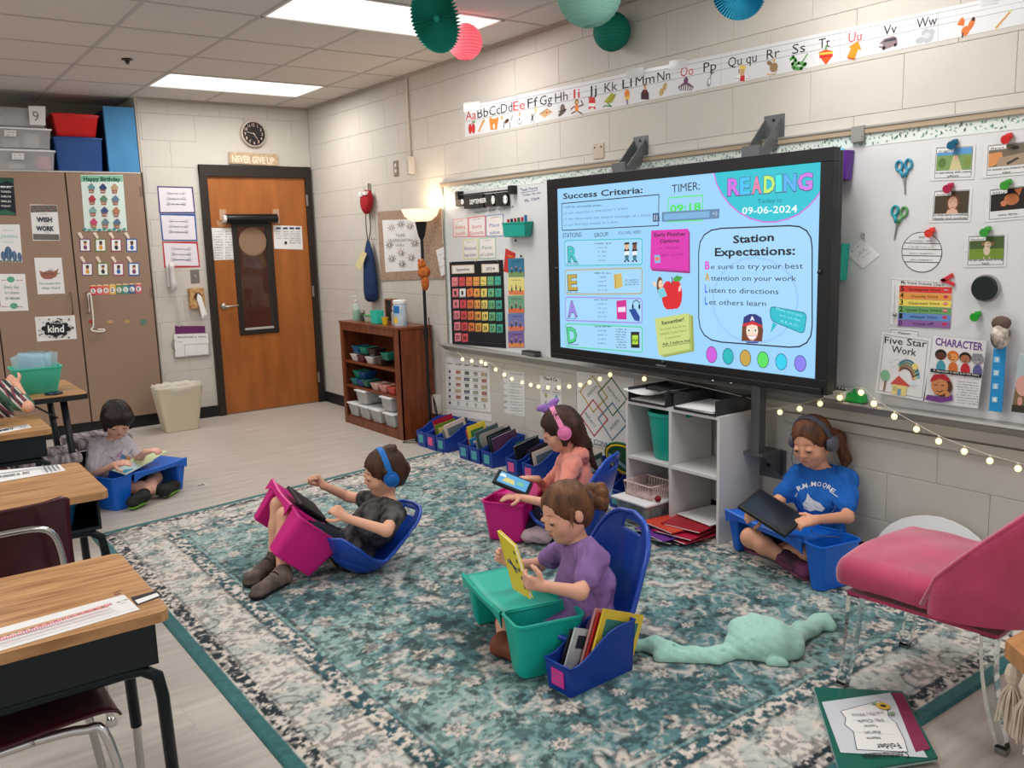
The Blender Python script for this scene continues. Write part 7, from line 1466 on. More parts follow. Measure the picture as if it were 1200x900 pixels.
# back table, tub of bags, crate stools
tb_ = empty('work_table', (-2.95, -1.95, 0), label='wood topped table with black edge behind the plaid boy', cat='table')
q = [fl(72, 445, .72), fl(105.5, 459.5, .72)]; tx1 = -2.575; ty0, ty1 = -2.56, -1.86
sub(MB().prism(rounded(tx1-1.5, ty0, tx1, ty1, .03, .694), (0, 0, .026), TOP), 'tabletop', tb_); sub(MB().prism(rounded(tx1-1.504, ty0-.004, tx1+.004, ty1+.004, .034, .688), (0, 0, .028), mat('black_edge', (24, 26, 30), .5)), 'edge_trim', tb_)
for x, y in ((tx1-.10, ty0+.09), (tx1-.10, ty1-.09), (tx1-1.35, ty0+.09), (tx1-1.35, ty1-.09)): sub(MB().tube([(x-.015, y, .69), (x+.02, y, .0)], .019, mat('table_leg', (30, 32, 38), .4), 12), 'leg', tb_, True)
sub(MB().tube([(tx1-.08, ty1-.10, .50), (tx1-.30, ty0+.3, .685)], .006, BK, 6), 'brace', tb_)
ctb = fl(49, 455, .722)
o = empty('mint_tub', (-2.79, -2.30, .722), label='mint green tub full of zip bags on the back table', cat='tub')
MINT = mat('mint_plastic', (70, 190, 160), .4)
sub0(MB().tub((0, 0), (.095, .075), (.125, .10), 0, .15, .004, MINT, rim=.004, r=.012), 'tub_body', o, 'auto')
for i in range(6):
 mb = MB(); rnd = random.Random(i); k = 8; vs = []
 for a_ in range(5):
  for b_ in range(5): vs.append((-.08+a_*.04+i*.004, -.06+i*.022+.012*math.sin(a_*2.1+i)+.008*math.cos(b_*3+i), .09+b_*.034+.012*math.sin(a_+i*2)))
 mb.add(vs, [(a_*5+b_, a_*5+b_+1, (a_+1)*5+b_+1, (a_+1)*5+b_) for a_ in range(4) for b_ in range(4)], mat('zip_bag', (170, 206, 220), .08, alpha=.55)); q = mb.build('zip_bag', smooth=True); q.location = o.location; q.rotation_euler = (0, .15*(i % 3-1), .1*i-.2); tag(q, 'clear blue zip bag in the mint tub, %s from the front' % ('first', 'second', 'third', 'fourth', 'fifth', 'sixth')[i], 'bag', 'zip bags in the mint tub')
tag(MB().lathe([(0, 0), (.045, 0), (.048, .004), (.045, .009), (0, .010)], mat('dark_lid', (24, 34, 70), .35), n=24).build('jar_cover', smooth='auto', loc=fl(63, 461.5, .722)), 'dark blue round lid lying on the back table', 'lid')
ZEB = mat('zebra_cloth', (190, 180, 184), .9, rgb2=(84, 70, 74), nscale=9, stretch=(5, 1, 1)); CRT = mat('crate_black', (18, 18, 20), .45)
for i, (x, y, lb) in enumerate(((-2.80, -2.36, 'left'), (-2.46, -2.03, 'right'))):
 o = empty('crate_stool', (x, y, 0), rz=.1*i, label='black crate stool with a striped cushion, %s of two by the back table' % lb, cat='stool', group='crate stools')
 mb = MB()
 for s_ in (-1, 1):
  for z in (.01, .10, .19, .28): mb.box((-.16, s_*.16-.005, z), (.16, s_*.16+.005, z+.035), CRT); mb.box((s_*.16-.005, -.16, z), (s_*.16+.005, .16, z+.035), CRT)
  for t in range(5): a_ = -.155+t*.0775; mb.box((a_-.012, s_*.16-.005, .01), (a_+.012, s_*.16+.005, .315), CRT); mb.box((s_*.16-.005, a_-.012, .01), (s_*.16+.005, a_+.012, .315), CRT)
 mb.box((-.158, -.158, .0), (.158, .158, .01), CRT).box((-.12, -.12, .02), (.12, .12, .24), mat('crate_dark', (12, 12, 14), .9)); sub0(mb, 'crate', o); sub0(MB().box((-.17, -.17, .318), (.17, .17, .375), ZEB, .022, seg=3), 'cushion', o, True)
# hanging ceiling decorations
PT = mat('lantern_teal', (26, 146, 128), .7); PM = mat('lantern_mint', (160, 212, 196), .7); PP = mat('lantern_pink', (244, 160, 172), .7); PB = mat('fan_blue', (50, 160, 190), .7)
for m_, c_ in ((PP, (244, 160, 172)), (PM, (160, 212, 196)), (PT, (26, 146, 128)), (PB, (50, 160, 190))):
 nt = m_.node_tree; b_ = nt.nodes['Principled BSDF']; tl = nt.nodes.new('ShaderNodeBsdfTranslucent'); tl.inputs[0].default_value = lin(c_); mx = nt.nodes.new('ShaderNodeMixShader'); mx.inputs[0].default_value = .45
 nt.links.new(b_.outputs[0], mx.inputs[1]); nt.links.new(tl.outputs[0], mx.inputs[2]); nt.links.new(mx.outputs[0], nt.nodes['Material Output'].inputs[0])
def lantern(px, py, D, r, m, wire, lab):
 p = at(px, py, D); o = empty('paper_lantern', p, label=lab, cat='lantern', group='round paper lanterns'); n = 40; rings = 15; prof = []
 for i in range(rings*2+1):
  a_ = PI*(.07+.86*i/(rings*2)); prof.append((r*math.sin(a_)*(1 if i % 2 else .975), -r*math.cos(a_)))
 vs = []; 
 for rr_, z in prof:
  for k in range(n): t = 2*PI*k/n; vs.append((rr_*math.cos(t), rr_*math.sin(t), z))
 fs = [(j*n+k, j*n+(k+1) % n, (j+1)*n+(k+1) % n, (j+1)*n+k) for j in range(len(prof)-1) for k in range(n)]
 sub0(MB().add(vs, fs, m), 'paper_shell', o, True)
 rb = MB()
 for j in range(0, len(prof), 2): rr_, z = prof[j]; rb.tube([(rr_*1.004*math.cos(2*PI*k/24), rr_*1.004*math.sin(2*PI*k/24), z) for k in range(24)], .0012, wire, 4, closed=True)
 sub0(rb, 'wire_hoops', o)
 sub0(MB().tube([(0, 0, r*.96), (0, 0, HC-p.z)], .001, co(200, 200, 200), 4), 'string', o)
 return o
lantern(545, 49, 5.0, .100, PP, co(196, 60, 100), 'small round pink paper lantern beside the green fan')
lantern(717, 37, 4.75, .102, PT, co(10, 90, 84), 'small round deep teal paper lantern, lowest by the block wall')
lantern(690.5, -9, 4.0, .152, PM, co(120, 180, 166), 'large pale mint paper lantern at the top edge')
def paper_fan(px, py, D, r, m, lab, tilt):
 p = at(px, py, D); o = empty('paper_fan', p, label=lab, cat='paper fan', group='paper fans'); N = 56; vs = []; vn = (CO-p); vn.z = 0; vn.normalize(); sx = V((-vn.y, vn.x, 0))
 R_ = Matrix.Rotation(tilt, 3, 'Z'); vn = R_ @ vn; sx = R_ @ sx; up_ = V((0, 0, 1))
 for i in range(N*2):
  a_ = PI*i/N; pl = .012 if i % 2 else -.012
  for q, (rad, dep) in enumerate(((.06, .0), (.5, .0), (.88, .0), (1.0, -.0))):
   rr_ = r*rad*(1 if i % 2 else (.94 if q == 3 else 1)); d = rr_*(math.cos(a_)*sx+math.sin(a_)*up_)+vn*(pl*rad*1.3+(.0 if q else -.01)); vs.append(tuple(d))
 fs = [(4*i+q, 4*i+q+1, (4*((i+1) % (2*N)))+q+1, (4*((i+1) % (2*N)))+q) for i in range(2*N) for q in range(3)]
 q = sub0(MB().add(vs, fs, m), 'pleated_disc', o); md = q.modifiers.new('t', 'SOLIDIFY'); md.thickness = .001
 sub0(MB().ball(tuple(vn*.0), .02, m, 10), 'centre', o, True)
 sub0(MB().tube([(0, 0, r*.9), (0, 0, HC-p.z)], .001, co(200, 200, 200), 4), 'string', o)
paper_fan(510.5, 22, 4.5, .172, mat('fan_green', (34, 158, 138), .7), 'deep green pleated paper fan hanging under the ceiling light', .75)
paper_fan(866, -9, 3.6, .113, PB, 'bright blue pleated paper fan at the top edge', .3)
p = V((-1.93, -1.51, HC)); tag(MB().lathe([(0, -.003), (.036, -.003), (.038, -.008), (.02, -.012), (.009, -.03), (.016, -.034), (0, -.036)], mat('sprinkler', (60, 56, 54), .4, metal=.5), p, 20).build('sprinkler_head', smooth='auto', origin=p), 'small dark sprinkler head on the ceiling left of the light', 'sprinkler')
# velvet stool at the right, side table, folder, towel, floor mark
a_ = fl(957, 810); b2 = fl(1043, 808); c2_ = fl(1098, 889); d2 = fl(985, 903)
o = empty('folder', (-1.3, -6.55, 0), label='green communication folder with a printed white cover on rug edge', cat='folder')
zz = .016; GF = mat('folder_green', (18, 96, 84), .35, coat=.3)
q0, q1_, q2_, q3_ = fl(954, 807, .02), fl(1058, 812, .02), fl(1099, 890, .02), fl(985, 908, .02)
sub(MB().prism([q0, q1_, q2_, q3_], (0, 0, .006), GF, .0), 'cover', o); sub(MB().prism([V((p.x*.995-.005, p.y*.999-.004, .012)) for p in (q0, q1_, q2_, q3_)], (0, 0, .006), co(160, 190, 190), 0), 'pages', o)
m_q = [fl(1045, 812, .027), fl(1058, 813, .027), fl(1090, 878, .027), fl(1073, 882, .027)]; sub(MB().prism(m_q, (0, 0, .002), co(130, 40, 74)), 'inner_sheet', o, label='maroon inner sheet')
s = flat_sheet(.0275, step=.0003); pq = [(963, 823), (1043, 812), (1087, 888), (985, 882)]
wp = sub(MB().prism([s.W(s.P(*p), 0) for p in pq], (0, 0, .001), mat('folder_print', (200, 206, 212), .3)), 'cover_sheet', o); s.k = .0018
s.poly([(985, 834), (1030, 822), (1040, 830), (1041, 840), (1050, 848), (1060, 868), (1064, 882), (1004, 879), (1000, 858), (990, 850), (991, 842)], PAPER)
s.ring([(985, 834), (1030, 822), (1040, 830), (1041, 840), (1050, 848), (1060, 868), (1064, 882), (1004, 879), (1000, 858), (990, 850), (991, 842)], .8, INK)
s.text('Communication', (1061, 881), (1009, 884), 7, INK, .01); s.text('Folder', (1052, 871.5), (1025, 873), 6, INK, .01); s.text('Name', (1030, 864), (1015, 865), 3, INK); s.text('Aaron', (1031, 857), (1012, 858), 4, co(110, 110, 116)); s.line([(1048, 862), (1003, 859)], .4, GRY); s.text('Teacher', (1027, 850), (1011, 851), 3, INK); s.text('Ms Clark', (1033, 843), (1003, 845), 3.6, co(110, 110, 116)); s.line([(1041, 847), (998, 845)], .4, GRY); s.text('and Mrs White', (1034, 835), (997, 838), 3.4, co(110, 110, 116))
s.ell(1035, 829, 8, 8, co(206, 170, 60), n=12); s.ell(1035, 829, 3.4, 3.6, co(70, 44, 30), n=10); s.ell(1045, 838, 5, 3, co(120, 150, 110), n=8); s.ell(1024, 826, 4, 2.4, co(120, 150, 110), n=8)
pin(s.mb.build('print', fix=False), wp)
ft = empty('floor_sticker', fl(237, 568.5, .0), label='round white floor sticker beside the blue lap desk', cat='sticker')
sub0(MB().lathe([(0, .0), (.052, .0), (.052, .001), (0, .001)], mat('sticker', (190, 182, 176), .4), n=24), 'disc', ft); sub0(MB().box((-.03, -.012, .0012), (-.006, .012, .0016), co(120, 90, 86)).box((.0, -.016, .0012), (.012, .02, .0016), co(90, 80, 84)), 'print', ft)
st = empty('side_table', (-1.35, -7.2, 0), label='light wooden side table corner with fringe at right edge', cat='table')
TZ = .50; k0, k1, k2 = fl(1178, 750, TZ), fl(1200, 769, TZ), fl(1200, 738, TZ)
e1 = (k1-k0).normalized(); e2 = (k2-k0).normalized()
sub(MB().prism([k0, k0+e1*.45, k0+e1*.45+e2*.6, k0+e2*.6], (0, 0, -.045), mat('table_oak', (176, 126, 78), .45, noise=.12, nscale=8, stretch=(1, 8, 1)), .002), 'tabletop', st)
ctr_ = k0+e1*.22+e2*.3
for u, v in ((.08, .1), (.38, .1), (.08, .5), (.38, .5)): p = k0+e1*u+e2*v; sub(MB().cyl((p.x, p.y, 0), (p.x, p.y, TZ-.045), .018, .018, mat('table_oak', (176, 126, 78), .45), 12), 'leg', st, 'auto')
MC = mat('macrame', (206, 194, 176), .95); rnd = random.Random(5)
for u in (.035, .10, .165, .24, .31):
 p = k0+e1*u+V((.0, 0, -.045))-e2*0+e2*.012; mb = MB(); mb.ball((p.x, p.y, p.z-.03), .02, MC, 8, rz=.03)
 for i in range(34):
  a_ = rnd.random()*6.28; r_ = rnd.uniform(.004, .026); mb.tube([(p.x, p.y, p.z-.045), (p.x+r_*math.cos(a_), p.y+r_*math.sin(a_), p.z-.09), (p.x+r_*1.3*math.cos(a_)+rnd.uniform(-.01, .01), p.y+r_*1.3*math.sin(a_), p.z-.15-.02*rnd.random())], .0024, MC, 4)
 tas = sub(mb, 'tassel', st); tas['kind'] = 'stuff'
for _c in list(proto_bin.children): bpy.data.objects.remove(_c)
bpy.data.objects.remove(proto_bin)
# signed-distance modelling for bodies and soft things
class Field:
 def __init__(s, lo, hi, h):
  s.h = h; s.lo = np.array(lo, float); s.n = [int(math.ceil((b-a)/h))+1 for a, b in zip(lo, hi)]; s.d = np.full(s.n, .08, np.float32)
 def _box(s, lo, hi):
  a = [max(0, int((l-o)/s.h)) for l, o in zip(lo, s.lo)]; b = [min(n, int((q-o)/s.h)+2) for q, o, n in zip(hi, s.lo, s.n)]
  if any(y-x < 2 for x, y in zip(a, b)): return None, None
  g = [s.lo[i]+s.h*np.arange(a[i], b[i]) for i in range(3)]
  return tuple(slice(x, y) for x, y in zip(a, b)), np.meshgrid(*g, indexing='ij', sparse=True)
 def _mix(s, sl, e, k, op):
  d = s.d[sl]; e = e.astype(np.float32)
  if op == 'u':
   if k: hh = np.clip(k-np.abs(d-e), 0, None)/k; r = np.minimum(d, e)-hh*hh*k*.25
   else: r = np.minimum(d, e)
  else: r = np.maximum(d, -e) if op == 's' else np.maximum(d, e)
  s.d[sl] = r
 def cone(s, a, b, ra, rb, k=.02, op='u', sq=None):
  a, b = np.array(a, float), np.array(b, float); m = max(ra, rb)+k+3*s.h
  sl, g = s._box(np.minimum(a, b)-m, np.maximum(a, b)+m)
  if sl is None: return s
  ab = b-a; L2 = max(ab@ab, 1e-9); t = np.clip(((g[0]-a[0])*ab[0]+(g[1]-a[1])*ab[1]+(g[2]-a[2])*ab[2])/L2, 0, 1)
  e = np.sqrt((g[0]-a[0]-t*ab[0])**2+(g[1]-a[1]-t*ab[1])**2+(g[2]-a[2]-t*ab[2])**2)-(ra+(rb-ra)*t)
  s._mix(sl, e, k, op); return s
 def ell(s, c, r, R=None, k=.02, op='u'):
  c = np.array(c, float); r = np.array(r, float); m = r.max()+k+3*s.h; sl, g = s._box(c-m, c+m)
  if sl is None: return s
  R = np.eye(3) if R is None else np.array(R); x = [g[i]-c[i] for i in range(3)]
  q = [(x[0]*R[0][j]+x[1]*R[1][j]+x[2]*R[2][j]) for j in range(3)]
  k0 = np.sqrt(sum((q[j]/r[j])**2 for j in range(3))); k1 = np.sqrt(sum((q[j]/r[j]**2)**2 for j in range(3)))
  s._mix(sl, k0*(k0-1)/np.maximum(k1, 1e-6), k, op); return s
 def plane(s, p, n):
  g = np.meshgrid(*[s.lo[i]+s.h*np.arange(s.n[i]) for i in range(3)], indexing='ij', sparse=True); n = V(n).normalized()
  s.d = np.maximum(s.d, ((g[0]-p[0])*n[0]+(g[1]-p[1])*n[1]+(g[2]-p[2])*n[2]).astype(np.float32)); return s
 def noise(s, amp, f, seed=0, stretch=(1, 1, 1)):
  g = np.meshgrid(*[(s.lo[i]+s.h*np.arange(s.n[i]))*f*stretch[i] for i in range(3)], indexing='ij', sparse=True)
  rs = np.random.RandomState(seed); e = 0
  for _ in range(5):
   w_ = rs.normal(size=3); e = e+np.sin(g[0]*w_[0]+g[1]*w_[1]+g[2]*w_[2]+rs.rand()*6.28)
  s.d = s.d+(amp*.45*e).astype(np.float32); return s
 def mesh(s, name, m, parent=None, origin=None):
  d = s.d; n = d.shape; ins = d < 0
  c = sum(ins[i:n[0]-1+i, j:n[1]-1+j, k:n[2]-1+k].astype(np.int8) for i in (0, 1) for j in (0, 1) for k in (0, 1))
  act = np.argwhere((c > 0) & (c < 8))
  if len(act) == 0: return None
  idx = np.full((n[0]-1, n[1]-1, n[2]-1), -1, np.int32); idx[tuple(act.T)] = np.arange(len(act))
  acc = np.zeros((len(act), 3)); cnt = np.zeros(len(act)); A = act
  cor = [(i, j, k) for i in (0, 1) for j in (0, 1) for k in (0, 1)]
  val = {q: d[A[:, 0]+q[0], A[:, 1]+q[1], A[:, 2]+q[2]] for q in cor}
  for p in cor:
   for ax in range(3):
    if p[ax]: continue
    q = list(p); q[ax] = 1; q = tuple(q); a, b = val[p], val[q]; m_ = (a < 0) != (b < 0)
    t = np.where(m_, a/np.where(m_, a-b, 1), 0); P = np.tile(np.array(p, float), (len(A), 1)); P[:, ax] += t
    acc += P*m_[:, None]; cnt += m_
  co = (A+acc/cnt[:, None])*s.h+s.lo; F = []
  for ax in range(3):
   u, v = [(1, 2), (2, 0), (0, 1)][ax]; sl0 = [slice(None)]*3; sl1 = [slice(None)]*3; sl0[ax] = slice(0, n[ax]-1); sl1[ax] = slice(1, n[ax])
   a, b = ins[tuple(sl0)], ins[tuple(sl1)]; e = np.argwhere(a != b); e = e[(e[:, u] > 0) & (e[:, v] > 0) & (e[:, u] < n[u]-1) & (e[:, v] < n[v]-1)]
   fl_ = a[tuple(e.T)]; qs = []
   for du, dv in ((1, 1), (0, 1), (0, 0), (1, 0)):
    c_ = e.copy(); c_[:, u] -= du; c_[:, v] -= dv; qs.append(idx[tuple(c_.T)])
   q = np.stack(qs, 1); q[~fl_] = q[~fl_][:, ::-1]; F.append(q[(q >= 0).all(1)])
  F = np.concatenate(F)
  org = np.array(origin if origin is not None else (0, 0, 0), float); co = co-org
  me = bpy.data.meshes.new(name); me.vertices.add(len(co)); me.vertices.foreach_set('co', co.astype(np.float32).ravel()); me.loops.add(F.size); me.loops.foreach_set('vertex_index', F.ravel().astype(np.int32)); me.polygons.add(len(F)); me.polygons.foreach_set('loop_start', np.arange(0, F.size, 4, dtype=np.int32)); me.polygons.foreach_set('loop_total', np.full(len(F), 4, dtype=np.int32)); me.update(calc_edges=True)
  me.polygons.foreach_set('use_smooth', [True]*len(F)); me.materials.append(m)
  o = bpy.data.objects.new(name, me); C.objects.link(o); o.location = org
  if parent: pin(o, parent)
  return o
SKIN = {}
def skin(name, rgb):
 m = mat(name, rgb, .5, spec=.35, noise=.05, nscale=14); b = m.node_tree.nodes['Principled BSDF']; b.inputs['Subsurface Weight'].default_value = .12; b.inputs['Subsurface Radius'].default_value = (.02, .008, .005); return m
def basis(fwd, up):
 f = V(fwd).normalized(); r = f.cross(V(up)).normalized(); u = r.cross(f); return r, f, u
def hand(F, wr, d, n, side, curl, s=1.0):
 """wr wrist, d toward the knuckles, n out of the back of the hand, side = +1 when the thumb lies along d x n"""
 d = V(d).normalized(); n = (V(n)-d*V(n).dot(d)).normalized(); t = d.cross(n)*side; k = wr+d*.052*s
 F.cone(wr, wr+d*.02*s, .017*s, .018*s, .012)
 for u in (-.5, .0, .5): F.cone(wr+d*.016*s+t*u*.022*s, k+t*u*.034*s, .0115*s, .0105*s, .008)
 for i, (u, L) in enumerate(((.78, .046), (.27, .052), (-.25, .048), (-.76, .038))):
  p = k+t*u*.0205*s; L *= s; a = curl*(.75+.12*i)
  for seg, ln in enumerate((.45, .33, .26)):
   a_ = a*(seg+.7); dd = d*math.cos(a_)-n*math.sin(a_)+t*u*.10; q = p+dd.normalized()*L*ln; F.cone(p, q, (.0076-.0006*seg)*s, (.0070-.0006*seg)*s, .002); p = q
 p = wr+d*.014*s+t*.017*s
 for seg, (ln, cf) in enumerate(((.026, .5), (.020, .9), (.015, 1.2))):
  dd = (d*.75*min(1, .6+.3*seg)+t*(.75-.3*seg)-n*.35*cf).normalized(); q = p+dd*ln*s; F.cone(p, q, (.0098-.0008*seg)*s, (.0088-.0008*seg)*s, .003); p = q
def person(name, J, look, up, sk, hair, shirt, pants, lab, hairfn, hands, shoe=None, sole=None, long_pants=False, s=1.0, h=.0042, sleeve=.5, hood=False, socks=None, legs=True, dress=False, flat=False):
 P = {k: (V(v) if not isinstance(v, tuple) or len(v) == 3 and not isinstance(v[0], str) else v) for k, v in J.items()}
 allp = list(P.values()); lo = [min(p[i] for p in allp)-.15 for i in range(3)]; hi = [max(p[i] for p in allp)+.15 for i in range(3)]
 root = empty(name, ((P['hipL']+P['hipR'])/2).xy.to_3d(), label=lab, cat='person')
 hc = (P['hipL']+P['hipR'])/2; sc_ = (P['shL']+P['shR'])/2; nk = P['neck']; H = P['head']; r, f, u = basis(look, up)
 across = (P['shL']-P['shR']).normalized()
 def torso(F, g, k=.05):
  F.cone(P['hipL'], P['hipR'], .078*s+g, .078*s+g, k); F.cone(hc, P['chest'], .082*s+g, .078*s+g, k)
  F.cone(P['chest']+across*.035*s, P['chest']-across*.035*s, .076*s+g, .076*s+g, k)
  F.cone(P['chest'], sc_, .075*s+g, .055*s+g, k)
  F.cone(P['shL']-across*.012, P['shR']+across*.012, .040*s+g, .040*s+g, .035)
 F = Field(lo, hi, h)
 torso(F, 0); F.cone(sc_-(nk-sc_)*.2, H-u*.05*s-f*.02*s, .036*s, .033*s, .02)
 def hp(x, y, z): return H+(r*x+f*y+u*z)*s
 R3 = np.array([[r[i], f[i], u[i]] for i in range(3)])
 F.ell(hp(0, -.012, .024), np.array((.073, .088, .078))*s, R3, .02); F.ell(hp(0, .026, -.028), np.array((.056, .056, .062))*s, R3, .03); F.cone(hp(0, .05, -.076), hp(0, .058, -.078), .018*s, .016*s, .03)
 for q in (-1, 1):
  F.ell(hp(q*.033, .052, -.032), np.array((.024, .022, .024))*s, R3, .025); F.cone(hp(q*.046, -.01, -.055), hp(q*.02, .045, -.075), .016*s, .014*s, .03)
  F.ell(hp(q*.074, -.008, -.008), np.array((.009, .018, .028))*s, R3, .006); F.ell(hp(q*.029, .090, .003), np.array((.017, .010, .0095))*s, R3, 0, 's')
  F.ell(hp(q*.029, .074, .002), np.array((.0135, .0135, .0125))*s, R3, .008)
 F.cone(hp(0, .080, .006), hp(0, .0905, -.022), .0065*s, .0088*s, .014); F.cone(hp(-.009, .084, -.026), hp(.009, .084, -.026), .0062*s, .0062*s, .008)
 F.cone(hp(-.014, .078, -.046), hp(.014, .078, -.046), .0072*s, .0072*s, .008); F.cone(hp(-.011, .076, -.056), hp(.011, .076, -.056), .0075*s, .0075*s, .008)
 for S in 'LR':
  F.cone(P['sh'+S], P['el'+S], .033*s, .026*s, .02); F.cone(P['el'+S], P['wr'+S], .026*s, .0185*s, .012)
  d, n, side, curl = hands[S]; hand(F, P['wr'+S], d, n, side, curl, s*1.02)
  if legs:
   F.cone(P['hip'+S], P['kn'+S], .056*s, .043*s, .03); F.cone(P['kn'+S], P['kn'+S]*.6+P['an'+S]*.4, .043*s, .040*s, .015); F.cone(P['kn'+S]*.6+P['an'+S]*.4, P['an'+S], .040*s, .026*s, .015); F.cone(P['an'+S], P['to'+S], .026*s, .022*s, .01)
 body = F.mesh('body', sk, root)
 E = MB(); B_ = MB(); L_ = MB(); W_ = mat('eye_white', (226, 222, 218), .25); I_ = mat('eye_brown', (52, 34, 26), .2)
 for q in (-1, 1):
  c = hp(q*.029, .0785, .002); E.ball(hp(q*.029, .0765, -.001), .0100*s, W_, 12); E.ball(hp(q*.029, .0820, -.004), .0058*s, I_, 10)
  lidp = [hp(q*(.029+x), .0880-abs(x)*.35, y) for x, y in ((-.013, -.002), (-.005, .0005), (.004, .0005), (.014, -.003))]; B_.tube(lidp, .0017*s, mat('lash', (44, 30, 24), .6), 5, smooth=3)
  B_.tube([hp(q*.015, .0815, .0280), hp(q*.03, .0790, .0300), hp(q*.045, .0710, .0240)], [.0013*s, .0016*s, .0007*s], hair, 6, smooth=3)
 L_.tube([hp(-.019, .0805, -.051), hp(-.006, .0865, -.0485), hp(0, .0865, -.0495), hp(.006, .0865, -.0485), hp(.019, .0805, -.051)], [.0015*s, .0035*s, .004*s, .0035*s, .0015*s], mat('lips', (176, 98, 92), .45), 6, smooth=3)
 sub(E, 'eyes', root, True); sub(B_, 'eyebrows', root, True); sub(L_, 'lips', root, True)
 F = Field([H[i]-.12 for i in range(3)], [H[i]+.12 for i in range(3)], .003)
 for q in (-1, 1): F.ell(hp(q*.029, .0755, .0045), np.array((.0135, .0125, .0095))*s, R3, 0)
 F.mesh('eyelids', sk, root)
 F = Field(lo, hi, h); torso(F, .010*s, .05)
 for S in 'LR':
  e = P['sh'+S].lerp(P['el'+S], sleeve) if sleeve <= 1 else P['el'+S]; F.cone(P['sh'+S], e, .042*s, .043*s if sleeve < 1 else .038*s, .03)
  if sleeve > 1: e2 = P['el'+S].lerp(P['wr'+S], sleeve-1); F.cone(P['el'+S], e2, .038*s, .034*s, .02)
 if hood: c = sc_-f*.05+V((0, 0, .03)); F.cone(c-across*.05, c+across*.05, .045, .045, .03); F.cone(sc_-f*.07, sc_-f*.09-V((0, 0, .05)), .045, .03, .03); F.cone(sc_+f*.0-across*.05+V((0, 0, .02)), sc_+across*.05+V((0, 0, .02)), .036, .036, .03)
 F.noise(.004, 42, 3); F.noise(.002, 95, 8)
 F.cone(nk+(nk-sc_)*.1, nk+(H-nk)*.6, .040*s, .07*s, 0, 's')
 if not dress: F.plane(hc-V((0, 0, .045)), (sc_-hc)*-1)
 sh_ = F.mesh('shirt', shirt, root)
 if legs:
  F = Field(lo, hi, h); F.cone(P['hipL'], P['hipR'], .085*s, .085*s, .04)
  for S in 'LR':
   e = P['hip'+S].lerp(P['kn'+S], .78) if not long_pants else P['kn'+S]; F.cone(P['hip'+S], e, .064*s, .054*s, .03)
   if long_pants: F.cone(P['kn'+S], P['an'+S], .050*s, .036*s, .02)
  F.noise(.003, 50, 4); F.plane((0, 0, .012), (0, 0, -1)); F.mesh('trousers' if long_pants else 'shorts', pants, root)
  if shoe:
   for S in 'LR':
    F = Field([min(P['an'+S][i], P['to'+S][i])-.09 for i in range(3)], [max(P['an'+S][i], P['to'+S][i])+.09 for i in range(3)], h)
    a, t = P['an'+S], P['to'+S]; d = (t-a).normalized(); hl = a-d*.015-(P['kn'+S]-a).normalized()*.028
    F.cone(hl, t, .033*s, .031*s, .02); F.cone(a, t, .034*s, .028*s, .02); F.cone(hl, a+(P['kn'+S]-a).normalized()*.012, .031*s, .034*s, .02); F.ell(t+d*.005, (.032*s, .032*s, .027*s), None, .02); F.noise(.002, 70, 5)
    F.plane((0, 0, .011), (0, 0, -1)); so_ = F.mesh('shoe', shoe, root)
    if flat:
     F = Field([min(a[i], t[i])-.09 for i in range(3)], [max(a[i], t[i])+.09 for i in range(3)], h); F.cone(hl, t, .037, .036, .02); F.ell(t+d*.005, (.037, .037, .032), None, .02); F.plane((0, 0, .032), (0, 0, 1)); F.plane((0, 0, .0115), (0, 0, -1)); pin(F.mesh('sole', sole), so_)
     q = basis(d, (0, 0, 1))[0]; lm = mat('lace', (26, 24, 24), .8)
     for k_ in range(4): c_ = a.lerp(t, .32+.13*k_)+V((0, 0, .031-.004*k_)); sub(MB().tube([c_-q*.024-V((0, 0, .008)), c_+V((0, 0, .004)), c_+q*.024-V((0, 0, .008))], .003, lm, 6, smooth=3), 'lace', so_, True)
     continue
    if sole:
     c_ = MB(); nd = (V((0, 0, -1)) if abs(d.z) < .7 else V(look)); q = basis(d, -nd)[0]; up2 = q.cross(d)
     pts = [t+d*.036, t+d*.02+q*.026, t-d*.02+q*.029, hl+q*.024, hl-d*.026, hl-q*.024, t-d*.02-q*.029, t+d*.02-q*.026]; c_.prism([p-up2*.024 for p in pts], -up2*.011, sole, .003); sub(c_, 'sole', so_, True) if min((p-up2*.035).z for p in pts) > .004 else sub(MB().prism([p-up2*.024 for p in pts], up2*.006, sole, .002), 'sole', so_, True)
    if socks: sub(MB().cyl(a, a.lerp(P['kn'+S], .16), .029*s, .031*s, socks, 16), 'sock', root, True)
 F = Field([H[i]-.42*s for i in range(3)], [H[i]+.2*s for i in range(3)], .0042); hairfn(F, hp, R3, s, f, u, r); ho = F.mesh('hair', hair, root)
 return root, hp, (r, f, u)
def strands(F, amp, c, R3, s, n=46):
 g = np.meshgrid(*[F.lo[i]+F.h*np.arange(F.n[i]) for i in range(3)], indexing='ij', sparse=True); x = [g[i]-c[i] for i in range(3)]
 q = [(x[0]*R3[0][j]+x[1]*R3[1][j]+x[2]*R3[2][j]) for j in range(3)]; a = np.arctan2(q[0], q[1]+.0*q[2]); F.d = F.d+(amp*np.sin(a*n+6*np.sin(a*5)+q[2]*40)*np.clip(np.hypot(q[0], q[1])/.03, 0, 1)+amp*.6*np.sin(a*n*1.7+q[2]*25)).astype(np.float32)
def cap(F, hp, R3, s, fringe=.045, g=.008, back=-.06, sides=-.01):
 F.ell(hp(0, -.016, .028), np.array((.073+g, .088+g, .078+g))*s, R3, .01); F.ell(hp(0, -.035, -.015), np.array((.070+g*.6, .068+g, .075))*s, R3, .02)
 F.ell(hp(0, .108, -.045+(fringe-.045)), np.array((.072, .080, .095))*s, R3, 0, 's')
